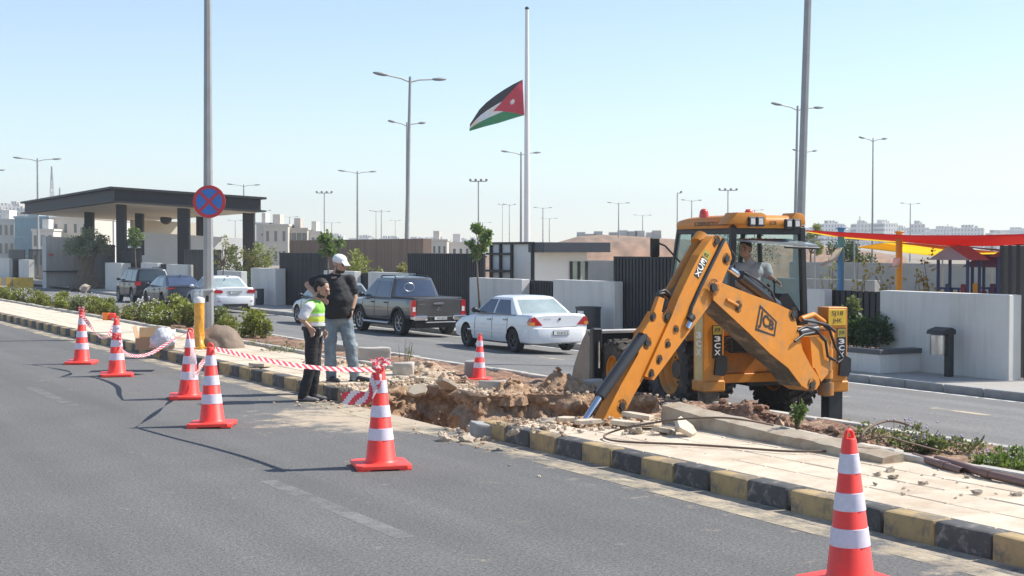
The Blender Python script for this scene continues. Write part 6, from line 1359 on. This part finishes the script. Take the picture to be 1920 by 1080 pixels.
# ------------------------------------------------------------------ kingpost, boom and dipper, in the swung plane
K = (Matrix.Translation(JO) @ Matrix.Rotation(JA, 4, 'Z')) @ V3((.72, -1.48, 0)); K.z = 0
tip = atv(1150, 790, 9.55); wv = V3((tip.x - K.x, tip.y - K.y, 0)).normalized(); nv = V3((wv.y, -wv.x, 0)); nv = nv if nv.dot(EYE - K) > 0 else -nv
def pl(px, py, off=0.): return atp(px, py, K + nv * off, nv)
def plate(nm, P, off, th, m, par=J, bev=0.): b = B(); b.solid([pl(x, y, off) for x, y in P], nv * -th); b.xf(JI); o = b.build(nm, m, par); return o
def ptube(nm, P, r, m, par, off=0., n=16): b = B(); b.tube([pl(x, y, off) for x, y in P], r, n); b.xf(JI); return b.build(nm, m, par, smooth=50)
boom = plate('boom', [(1337, 541), (1343, 533), (1353, 530), (1408, 552), (1456, 569), (1487, 584), (1492, 600), (1505, 656), (1521, 687), (1536, 708), (1537, 720), (1531, 730), (1520, 733), (1503, 723), (1478, 690), (1444, 663), (1404, 624), (1338, 563)], .18, .36, m_jy)
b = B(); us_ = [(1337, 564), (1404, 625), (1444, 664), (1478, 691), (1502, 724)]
b.grid(lambda s, t: pl(*cr(us_, s), .178) - nv * (.356 * t) + V3((0, 0, -.004)) + wv * .004, 16, 1); b.xf(JI); b.build('underside_mud_shade', m_mud, boom)  # dark strip under the boom: mud, with the underside's shade put into its colour
dip = plate('dipper', [(1331, 451), (1338, 443), (1346, 441), (1354, 445), (1361, 451), (1370, 472), (1372, 484), (1367, 499), (1360, 515), (1350, 540), (1330, 573), (1301, 611), (1252, 678), (1226, 713), (1209, 705), (1259, 594), (1272, 560), (1282, 538), (1299, 503), (1312, 478)], .14, .13, m_jy)
ind = plate('inner_dipper', [(1233, 584), (1257, 588), (1262, 600), (1209, 706), (1190, 738), (1174, 770), (1156, 800), (1138, 840), (1108, 838), (1130, 790), (1163, 724), (1197, 664), (1201, 642), (1208, 627)], .105, .16, m_jy)
plate('link_plate', [(1236, 556), (1246, 560), (1240, 588), (1226, 612), (1212, 630), (1205, 623), (1222, 596)], .12, .06, m_jy, ind)
m_grs = worn('grease', (.05, .035, .02), .42, .66, 14, .8)
ptube('dipper_rail', [(1357, 449), (1338, 487), (1312, 540), (1296, 576), (1291, 598), (1293, 606)], .028, m_ram, dip, .15, 8)
ptube('rail_fitting', [(1293, 604), (1287, 616)], .05, m_rod, dip, .15, 10); ptube('rail_clamp', [(1297, 592), (1291, 600)], .06, m_jb, dip, .16, 10)
for px, py, r, par, off in ((1343, 453, .04, dip, .14), (1362, 486, .04, dip, .14), (1338, 539, .055, dip, .2), (1267, 618, .03, dip, .14), (1252, 644, .03, dip, .14), (1236, 674, .03, dip, .14), (1221, 701, .03, dip, .14), (1213, 643, .04, ind, .105), (1166, 762, .045, ind, .105), (1224, 594, .03, ind, .12), (1251, 593, .045, ind, .105), (1487, 589, .05, boom, .18), (1384, 575, .04, boom, .18), (1522, 722, .05, boom, .18)):
    p = pl(px, py, off); b = B(); b.cyl(p - nv * .02, p + nv * .018, r, n=16); b.xf(JI); b.build('pivot_pin', m_jb, par, smooth=40)
    b = B(); b.cyl(p + nv * .001, p + nv * .0035, r * 2.1, n=18); b.xf(JI); b.build('grease_stain', m_grs, par)
ptube('grease_boss', [(1362, 562), (1383, 573)], .022, m_jy, boom, .19, 8)
ptube('side_ram', [(1310, 456), (1254, 556)], .085, m_jy2, dip, -.22); ptube('side_ram_cap', [(1318, 444), (1309, 458)], .11, m_jy, dip, -.2)
ptube('dark_channel', [(1325, 454), (1262, 566)], .075, m_ram, dip, -.07, 8)
ptube('dipper_ram', [(1386, 517), (1456, 573)], .075, m_ram, boom, -.02); ptube('dipper_ram_rod', [(1364, 501), (1388, 519)], .042, m_rod, boom, -.02)
ptube('bucket_ram', [(1206, 628), (1124, 744)], .07, m_ram, ind, .06); ptube('bucket_ram_rod', [(1126, 742), (1096, 790), (1080, 815)], .04, m_rod, ind, .06)
for P, r, of in (([(1394, 510), (1420, 525), (1446, 545), (1456, 570), (1464, 580)], .016, .05), ([(1370, 470), (1378, 480), (1377, 492), (1368, 505)], .016, .05), ([(1255, 552), (1246, 544), (1235, 548), (1232, 560), (1238, 574)], .02, .02), ([(1258, 560), (1246, 550), (1230, 552), (1226, 566), (1232, 580)], .02, -.05), ([(1262, 558), (1250, 580), (1240, 590)], .03, -.05), ([(1214, 622), (1226, 590), (1240, 566)], .025, -.1)):
    ptube('hose', cat([V3((x, y, 0)) for x, y in P], 5) if False else P, r, m_jb, dip, of, 8)
# JCB emblem and 3CX decal on the steel
def quadmap(Q, off):
    A = [pl(x, y, off) for x, y in Q]
    return lambda s, t: A[0] * (1 - s) * t + A[1] * s * t + A[2] * s * (1 - t) + A[3] * (1 - s) * (1 - t)   # TL TR BR BL
LQ = [(1425, 571), (1457, 603), (1453, 631), (1416, 619)]
def frame_strip(Q, off, wdt, m, nm, par):
    f = quadmap(Q, off); b = B(); o_ = [(0, 1), (1, 1), (1, 0), (0, 0)]; i_ = [(wdt, 1 - wdt * 1.3), (1 - wdt, 1 - wdt * 1.3), (1 - wdt, wdt * 1.3), (wdt, wdt * 1.3)]
    for k in range(4): q = (k + 1) % 4; b.face([f(*o_[k]), f(*o_[q]), f(*i_[q]), f(*i_[k])])
    b.xf(JI); return b.build(nm, m, par)
em = frame_strip(LQ, .184, .07, m_jb, 'emblem_border', boom)
f = quadmap([(1426, 577), (1454, 605), (1450, 627), (1420, 616)], .185); text_on('emblem_lettering', 'JCB', m_jb, boom, None, .94, .92, .035, lambda q: JI @ f(q.x + .5, q.y + .5))
DQ = [(1322, 466), (1334, 476), (1311, 524), (1300, 515)]
f = quadmap(DQ, .143)
b = B(); b.face([f(0, 1), f(1, 1), f(1, .73), f(0, .73)]); b.xf(JI); lg = b.build('label_logo_ground', MC['label_olive'], dip)
b = B(); b.face([f(.02, .72), f(.98, .72), f(.9, .0), f(.1, .0)]); b.xf(JI); b.build('decal_ground', m_jb, dip)
f2 = quadmap(DQ, .146)
for k, ch in enumerate('3CX'): text_on('decal_letter', ch, m_white, dip, None, .84, .2, .03, lambda q, k=k: JI @ f2(.5 - q.x, .60 - .22 * k - q.y))
text_on('label_logo', 'JCB', m_jb, lg, None, .6, .14, .02, lambda q: JI @ f2(.5 - q.x, .86 - q.y))
# kingpost casting
kp_ = link('kingpost', None, J); kx, ky = .70, -1.45
for z0, z1, r in ((.42, .60, .115), (.66, .78, .1), (.95, 1.08, .1), (1.2, 1.34, .115)): b = B(); b.lathe([(.03, z0), (r, z0), (r, z1), (.03, z1)], 16, Matrix.Translation((kx, ky, 0))); b.build('knuckle', m_jy2 if z0 < .5 else m_jy, kp_, smooth=40)
b = B(); b.cyl((kx, ky, .4), (kx, ky, 1.36), .07); b.build('swing_pin', m_mud, kp_, smooth=40)
jbox('carriage', kx - .22, kx + .14, -1.42, -1.12, .5, 1.42, m_jy, .03, kp_)
b = B(); a, c = JI @ pl(1527, 640, .1), JI @ pl(1520, 712, .1); b.solid([JI @ pl(x, y, .14) for x, y in ((1519, 632), (1550, 630), (1556, 640), (1553, 700), (1540, 716), (1528, 690), (1524, 690))], JR @ (nv * -.28)); b.build('swing_casting', m_jy, kp_)
for k, P in enumerate(([(1500, 608), (1516, 600), (1540, 606), (1556, 620), (1566, 650), (1580, 672), (1570, 680)], [(1495, 620), (1510, 612), (1530, 618), (1548, 640), (1552, 668), (1566, 676)], [(1505, 600), (1530, 604), (1552, 610), (1566, 622)], [(1490, 640), (1506, 628), (1526, 624)])): ptube('hose', P, .02, m_jb, kp_, .16 + .02 * k, 8)
ptube('swing_ram', [(1496, 625), (1530, 618)], .07, m_ram, kp_, -.1); ptube('top_link', [(1502, 598), (1525, 590), (1545, 604)], .04, m_jy, kp_, -.1)
b = B(); b.box(kx - .5, kx - .2, -1.5, -1.3, 1.12, 1.36, .03); b.build('hose_clamp', m_jb, kp_)
# digging bucket, down in the trench
q0 = pl(1122, 838); b = B(); P = [q0 + V3((0, 0, .05)), q0 + wv * -.28 + V3((0, 0, -.05)), q0 + wv * -.42 + V3((0, 0, -.35)), q0 + wv * -.2 + V3((0, 0, -.58)), q0 + wv * .2 + V3((0, 0, -.6)), q0 + wv * .1 + V3((0, 0, -.1))]
b.solid([p + nv * .3 for p in P], nv * -.6); b.xf(JI); b.build('digging_bucket', m_bkt, J)
# ================================================================== people
m_skin = mat('skin', (.44, .265, .19), .55, var=.08, scale=8, sub=.05); m_hair = mat('hair_black', (.018, .014, .012), .7, var=.3, scale=30, bump=.5, bscale=60); m_beard = mat('beard', (.06, .045, .038), .8, var=.3, scale=40)
m_tee = mat('black_tee', (.022, .022, .024), .85, var=.15, scale=5); m_jean = mat('blue_jeans', (.17, .215, .25), .85, var=.22, scale=5, col2=(.24, .29, .32), c2s=4); m_shoe = mat('shoe_black', (.02, .02, .022), .6); m_shoe2 = mat('shoe_grey', (.16, .15, .145), .6, var=.2); m_blkp = mat('black_trousers', (.018, .018, .02), .8, var=.2)
m_shirt = mat('white_shirt', (.70, .70, .70), .8, var=.05); m_vest = mat('vest_lime', (.26, .60, .08), .7, var=.06); m_vesty = mat('vest_yellow', (.55, .66, .07), .7, var=.06); m_refl = mat('reflective_grey', (.60, .60, .60), .35); m_cap = mat('cap_white', (.80, .80, .80), .8, var=.03); m_polo = mat('polo_grey', (.42, .42, .45), .85, var=.06)
def caps(b, p0, p1, r0, r1=None, n=None, fl=None):
    p0, p1 = V3(p0), V3(p1); r1 = r0 if r1 is None else r1; L_ = (p1 - p0).length; n = n or max(2, int(L_ / (min(r0, r1) * .55)))
    for k in range(n + 1):
        t = k / n; r = lerp(r0, r1, t); b.ell(p0.lerp(p1, t), (r, r * (fl or 1), r), 2)
def limb(b, P, R):
    for a, c, r0, r1 in zip(P, P[1:], R, R[1:]): caps(b, a, c, r0, r1)
def hand(b, wr, d, side, s=1., curl=.5):
    """palm and five fingers; d points from the wrist along the hand, side towards the thumb"""
    wr, d, side = V3(wr), V3(d).normalized(), V3(side).normalized(); side = (side - d * side.dot(d)).normalized(); nn = d.cross(side); pc = wr + d * .05 * s
    for k in range(4):
        q = side * (.030 - .02 * k) * s; caps(b, wr + q * .6 + d * .012, wr + q + d * .085 * s, .016 * s, .014 * s)
        l = (.07, .08, .075, .058)[k] * s; a = wr + q + d * .088 * s; m_ = a + (d * cos(curl) + nn * sin(curl)) * l * .5; e = m_ + (d * cos(curl * 2.2) + nn * sin(curl * 2.2)) * l * .5; caps(b, a, m_, .0105 * s, .0095 * s); caps(b, m_, e, .0095 * s, .008 * s)
    a = wr + side * .03 * s + d * .025 * s; m_ = a + (side * .6 + d * .8).normalized() * .04 * s; caps(b, a, m_, .014 * s, .012 * s); caps(b, m_, m_ + (d * .95 + side * .2 + nn * .2).normalized() * .032 * s, .011 * s, .009 * s)
def head(b, c, yaw, pitch, s=1., roll=0.):
    """skull, jaw, nose, ears; yaw 0 looks towards +x of the picture, positive turns away from the camera"""
    M_ = Matrix.Rotation(yaw, 3, 'Z') @ Matrix.Rotation(roll, 3, 'X') @ Matrix.Rotation(pitch, 3, 'Y'); c = V3(c)
    def P(x, y, z): return c + M_ @ (V3((x, y, z)) * s)
    def E(x, y, z, r): b.ell(P(x, y, z), tuple(q * s for q in r), 3, M_.to_4x4())
    E(-.01, 0, .03, (.098, .078, .092)); E(.03, 0, -.03, (.068, .062, .085)); E(.055, 0, -.085, (.035, .045, .028)); E(.088, 0, .025, (.018, .05, .018))
    caps(b, P(.098, 0, .015), P(.118, 0, -.022), .011 * s, .017 * s); E(.092, 0, -.058, (.016, .03, .014))
    for sy in (-1, 1): E(-.012, sy * .080, -.005, (.022, .012, .034)); E(.06, sy * .04, -.02, (.03, .024, .03))
    return P, M_
def finish(b, nm, m, par, vox=.009, sm=5, wr=0., ws=14):
    me = voxel(b, vox, sm, .5, (lambda p: wr * (fbm(V3((p.x, p.y, p.z * 1.8)), ws * .5, 3))) if wr else None); me.materials.append(m); return link(nm, me, par)
def beard(o, hc, Mh, s, m, full=True):
    me = o.data; me.materials.append(m); I = Mh.inverted(); hc = V3(hc)
    for p_ in me.polygons:
        q = I @ (p_.center - hc) / s
        if q.length > .16: continue
        jaw = q.z < -.068 + (.055 * clamp((.03 - q.x) / .05)) * (1 if abs(q.y) > .05 else 0) and q.x > -.012 and q.z > -.125
        if jaw and not (abs(q.y) < .022 and -.072 < q.z < -.052 and q.x > .08): p_.material_index = 1
def eyes(P, s, par):
    for sy in (-1, 1):
        b = B(); b.ell(P(.083, sy * .033, .004), .0095 * s, 2); b.build('eye', m_hair, par, smooth=180)
        b = B(); b.tube([P(.094, sy * .016, .022), P(.095, sy * .036, .028), P(.082, sy * .054, .022)], .0055 * s, 6); b.build('eyebrow', m_hair, par, smooth=60)
def shoe(par, a, d, L_, m, s=1., nm='shoe'):
    a, d = V3(a), V3(d).normalized(); sd = V3((-d.y, d.x, 0)); b = B()
    M_ = Matrix((d, sd, V3((0, 0, 1)))).transposed().to_4x4()
    for x, rx, ry, rz, z in ((-.03, .06, .042, .055, .05), (.05, .08, .046, .045, .042), (.13, .075, .048, .034, .034), (.19, .05, .042, .026, .027)): b.ell(a + d * x * s + V3((0, 0, z)), (rx * s, ry * s, rz), 2, M_)
    me = voxel(b, .009, 4); me.materials.append(m)
    for v in me.vertices: v.co.z = max(v.co.z, .004)
    o = link(nm, me, par); b = B(); b.prism([(-.09, -.04), (-.06, -.045), (.1, -.052), (.2, -.045), (.245, -.01), (.245, .01), (.2, .045), (.1, .052), (-.06, .045), (-.09, .04)], 0, .02, Matrix.Translation(a) @ M_); b.build('sole', m_jb, o)
# ------------------------------------------------------------------ man in the white cap
g = at(645, 715, .18); cm = thing('person', 'man in black tee, jeans and white cap standing with hand on waist', 'person', g)
hL, kL, aL = (-.19, 0, .93), (-.205, -.02, .49), (-.19, .02, .09); hR, kR, aR = (.015, .03, .93), (.10, .0, .49), (.16, .03, .09)
sL, eL, wL = (-.345, .03, 1.50), (-.55, .12, 1.43), (-.335, -.17, 1.235); sR, eR, wR = (.085, .02, 1.49), (.155, .03, 1.24), (.125, -.05, 1.06)
hc = (-.055, -.03, 1.735)
b = B(); P, Mh = head(b, hc, -.55, .22, 1.1); caps(b, (-.13, .01, 1.55), (-.085, -.005, 1.66), .068, .062)
limb(b, [(-.1, 0, 1.0), (-.1, -.02, 1.25), (-.13, .0, 1.48)], [.14, .15, .13]); limb(b, [sL, eL, wL], [.062, .05, .033]); limb(b, [sR, eR, wR], [.062, .052, .034]); limb(b, [hL, kL, aL], [.09, .06, .045]); limb(b, [hR, kR, aR], [.09, .06, .045])
hand(b, wL, (.85, -.15, -.35), (.2, -.3, .9), 1.05, .35); hand(b, wR, (-.1, -.15, -1), (.3, -.9, 0), 1.05, .45)
beard(finish(b, 'body', m_skin, cm, .0075, 3), hc, Mh, 1.1, m_beard); eyes(P, 1.1, cm)
b = B()
limb(b, [(-.09, -.0, .98), (-.085, -.03, 1.1), (-.07, -.04, 1.2), (-.10, -.02, 1.36), (-.13, .01, 1.47)], [.222, .226, .228, .20, .155]); caps(b, (-.30, .03, 1.50), (.04, .02, 1.49), .092, .092); caps(b, (-.13, .01, 1.53), (-.125, .01, 1.575), .085, .07)
limb(b, [sL, (-.44, .075, 1.475)], [.098, .098]); limb(b, [sR, (.125, .025, 1.36)], [.096, .098])
for v in b.bm.verts: v.co.y *= .86; v.co.z = max(v.co.z, .93)
o = finish(b, 'tee_shirt', m_tee, cm, .014, 5, .012, 9)
b = B(); limb(b, [hL, kL, (-.19, .02, .07)], [.122, .095, .083]); limb(b, [hR, kR, (.158, .03, .07)], [.122, .095, .083]); caps(b, (-.17, 0, .94), (-.01, .02, .94), .13, .13); finish(b, 'jeans', m_jean, cm, .013, 4, .016, 10)
shoe(cm, (-.19, -.02, 0), (.55, -.8, 0), .3, m_shoe, 1.1); shoe(cm, (.17, .02, 0), (.96, -.28, 0), .3, m_shoe, 1.1)
b = B(); E_c = lambda x, y, z, r: b.ell(P(x, y, z), tuple(q * 1.1 for q in r), 3, Mh.to_4x4()); E_c(-.012, 0, .062, (.108, .09, .078)); caps(b, P(.02, 0, .045), P(.06, 0, .045), .05, .04)
for k in range(7): y = (k - 3) * .019; caps(b, P(.075, y, .05), P(.185 - abs(y) * .9, y * .95, .022 - abs(y) * .25), .009, .007)
finish(b, 'cap', m_cap, cm, .008, 3)
b = B(); b.lathe([(.036, -.012), (.042, -.01), (.042, .01), (.036, .012)], 18, Matrix.Translation(V3(wR) + V3((0, 0, .012)))); b.build('wrist_watch', m_shoe, cm)
# ------------------------------------------------------------------ man in the hi-vis vest
g = at(580, 752, 0); vm = thing('person', 'dark-haired man in lime hi-vis vest and black trousers standing on the road', 'person', g)
h1, k1, a1 = (.055, -.06, .98), (.035, -.07, .53), (-.085, -.05, .09); h2, k2, a2 = (.085, .09, .98), (.075, .10, .53), (.03, .10, .09)
s1, e1, w1 = (.02, -.19, 1.33), (-.075, -.23, 1.17), (.035, -.21, 1.055); s2, e2, w2 = (.10, .18, 1.33), (.13, .22, 1.08), (.20, .06, .98)
hc = (.185, -.02, 1.585)
b = B(); P, Mh = head(b, hc, -.28, .42, 1.04); caps(b, (.075, 0, 1.40), (.15, -.01, 1.50), .06, .056)
limb(b, [(.06, 0, 1.0), (.06, 0, 1.2), (.06, 0, 1.33)], [.11, .11, .11]); limb(b, [s1, e1, w1], [.05, .042, .03]); limb(b, [s2, e2, w2], [.05, .042, .03]); limb(b, [h1, k1, a1], [.075, .055, .04]); limb(b, [h2, k2, a2], [.075, .055, .04])
hand(b, w1, (.45, .1, -.88), (.75, -.4, .3), 1., .55); hand(b, w2, (.4, -.5, -.75), (.5, -.5, .4), 1., .5); beard(finish(b, 'body', m_skin, vm, .0075, 3), hc, Mh, 1.04, m_beard); eyes(P, 1.04, vm)
b = B(); limb(b, [(.06, 0, 1.0), (.055, 0, 1.14), (.065, 0, 1.28)], [.15, .158, .15]); caps(b, (.035, -.15, 1.34), (.09, .14, 1.34), .075, .075); caps(b, (.075, 0, 1.37), (.1, 0, 1.43), .075, .066); limb(b, [s1, (-.045, -.215, 1.215)], [.078, .078]); limb(b, [s2, (.12, .205, 1.19)], [.078, .076]); finish(b, 'shirt', m_shirt, vm, .013, 4, .008, 11)
b = B(); limb(b, [(.06, 0, 1.085), (.056, 0, 1.16), (.068, 0, 1.29)], [.162, .170, .163]); caps(b, (.05, -.10, 1.355), (.09, .10, 1.355), .074, .074); me = voxel(b, .013, 4)
for m_ in (m_vest, m_vesty, m_refl): me.materials.append(m_)
for p_ in me.polygons:
    z = p_.center.z; p_.material_index = 2 if (1.20 < z < 1.235 or 1.10 < z < 1.125) else 1 if 1.08 < z < 1.22 else 0
link('hi_vis_vest', me, vm)
b = B(); limb(b, [h1, k1, (-.08, -.05, .08)], [.115, .085, .075]); limb(b, [h2, k2, (.035, .10, .08)], [.115, .085, .075]); caps(b, (.05, -.05, 1.0), (.07, .07, 1.0), .125); finish(b, 'trousers', m_blkp, vm, .013, 4, .012, 10)
b = B(); b.lathe([(.158, 1.0), (.166, 1.005), (.166, 1.05), (.158, 1.055)], 28, Matrix.Translation((.06, 0, 0))); b.build('belt', m_shoe, vm); b = B(); b.lathe([(.160, 1.062), (.168, 1.064), (.168, 1.095), (.160, 1.098)], 28, Matrix.Translation((.06, 0, 0))); b.build('waist_band', m_refl, vm)
b = B(); b.box(.10, .19, -.2, -.13, .93, 1.05, .02); b.build('belt_pouch', m_shoe, vm)
shoe(vm, (-.075, -.06, 0), (.97, -.2, 0), .28, m_shoe2); shoe(vm, (.05, .10, 0), (.95, -.25, 0), .28, m_shoe2)
b = B(); Eh = lambda x, y, z, r: b.ell(P(x, y, z), tuple(q * 1.04 for q in r), 3, Mh.to_4x4()); Eh(-.03, 0, .056, (.094, .087, .084)); Eh(-.06, 0, .0, (.058, .074, .075)); finish(b, 'hair', m_hair, vm, .008, 2, .006, 50)
# ------------------------------------------------------------------ the operator
oy = -.50; hp = jl(1397, 469, 'y', oy); op_ = thing('person', 'operator in grey polo shirt seated inside the digger cab', 'person', (Matrix.Translation(JO) @ Matrix.Rotation(JA, 4, 'Z')) @ V3((hp.x, oy, 1.56)), JA)
def ol(px, py, dy=0.): p = jl(px, py, 'y', oy + dy); return V3((p.x - hp.x, dy, p.z - 1.56))
hc = ol(1397, 467, -.02); s1, e1, w1 = ol(1436, 501, -.02), ol(1443, 519, -.14), ol(1454, 526, -.26); s2, e2, w2 = ol(1386, 502, .0), ol(1378, 530, -.1), ol(1394, 541, -.28); pel = V3((.12, .03, .1)); ch = ol(1412, 512, 0)
b = B(); P, Mh = head(b, hc, pi + .55, .05, 1.04); caps(b, ol(1405, 492), ol(1400, 478), .06, .056); limb(b, [pel, ch], [.12, .12]); limb(b, [s1, e1, w1], [.052, .044, .031]); limb(b, [s2, e2, w2], [.052, .044, .031]); hand(b, w1, (.4, -.5, -.4), (-.5, -.5, .4), 1., .6); hand(b, w2, (.3, -.6, -.4), (.5, 0, .5), 1., .6)
for s in (-.1, .1): limb(b, [pel + V3((s, 0, 0)), pel + V3((s * 1.6, -.42, .03)), pel + V3((s * 1.6, -.45, -.40))], [.085, .06, .045])
finish(b, 'body', m_skin, op_, .009, 3); eyes(P, 1.04, op_)
b = B(); limb(b, [pel + V3((0, 0, .02)), pel.lerp(ch, .5), ch], [.155, .165, .16]); caps(b, s2 + V3((.03, 0, 0)), s1 - V3((.03, 0, 0)), .078); limb(b, [s1, s1.lerp(e1, .75)], [.08, .076]); limb(b, [s2, s2.lerp(e2, .8)], [.08, .076]); caps(b, ol(1408, 497), ol(1404, 488), .075, .066); finish(b, 'polo_shirt', m_polo, op_, .013, 4, .008, 11)
b = B()
for s in (-.1, .1): limb(b, [pel + V3((s, 0, 0)), pel + V3((s * 1.6, -.42, .03)), pel + V3((s * 1.6, -.45, -.40))], [.11, .085, .07])
finish(b, 'trousers', m_blkp, op_, .014, 3)
b = B(); b.ell(P(-.022, 0, .055), (.1, .09, .085), 3, Mh.to_4x4()); b.ell(P(-.06, 0, .0), (.058, .076, .075), 3, Mh.to_4x4()); finish(b, 'hair', m_hair, op_, .009, 2)
# ================================================================== hazy air
b = B(); b.box(-1400, 1400, -30, 2300, -3.0, 80)
hz = bpy.data.materials.new('haze_air'); hz.use_nodes = True; N = hz.node_tree.nodes
N.remove(N['Principled BSDF']); pv = N.new('ShaderNodeVolumePrincipled'); pv.inputs['Color'].default_value = (.9, .95, 1, 1); pv.inputs['Density'].default_value = .0005; pv.inputs['Anisotropy'].default_value = .2
hz.node_tree.links.new(pv.outputs[0], N['Material Output'].inputs['Volume'])
tag(b.build('haze', hz), kind='stuff')
bpy.data.scenes.remove(TSC)
bpy.context.view_layer.update()
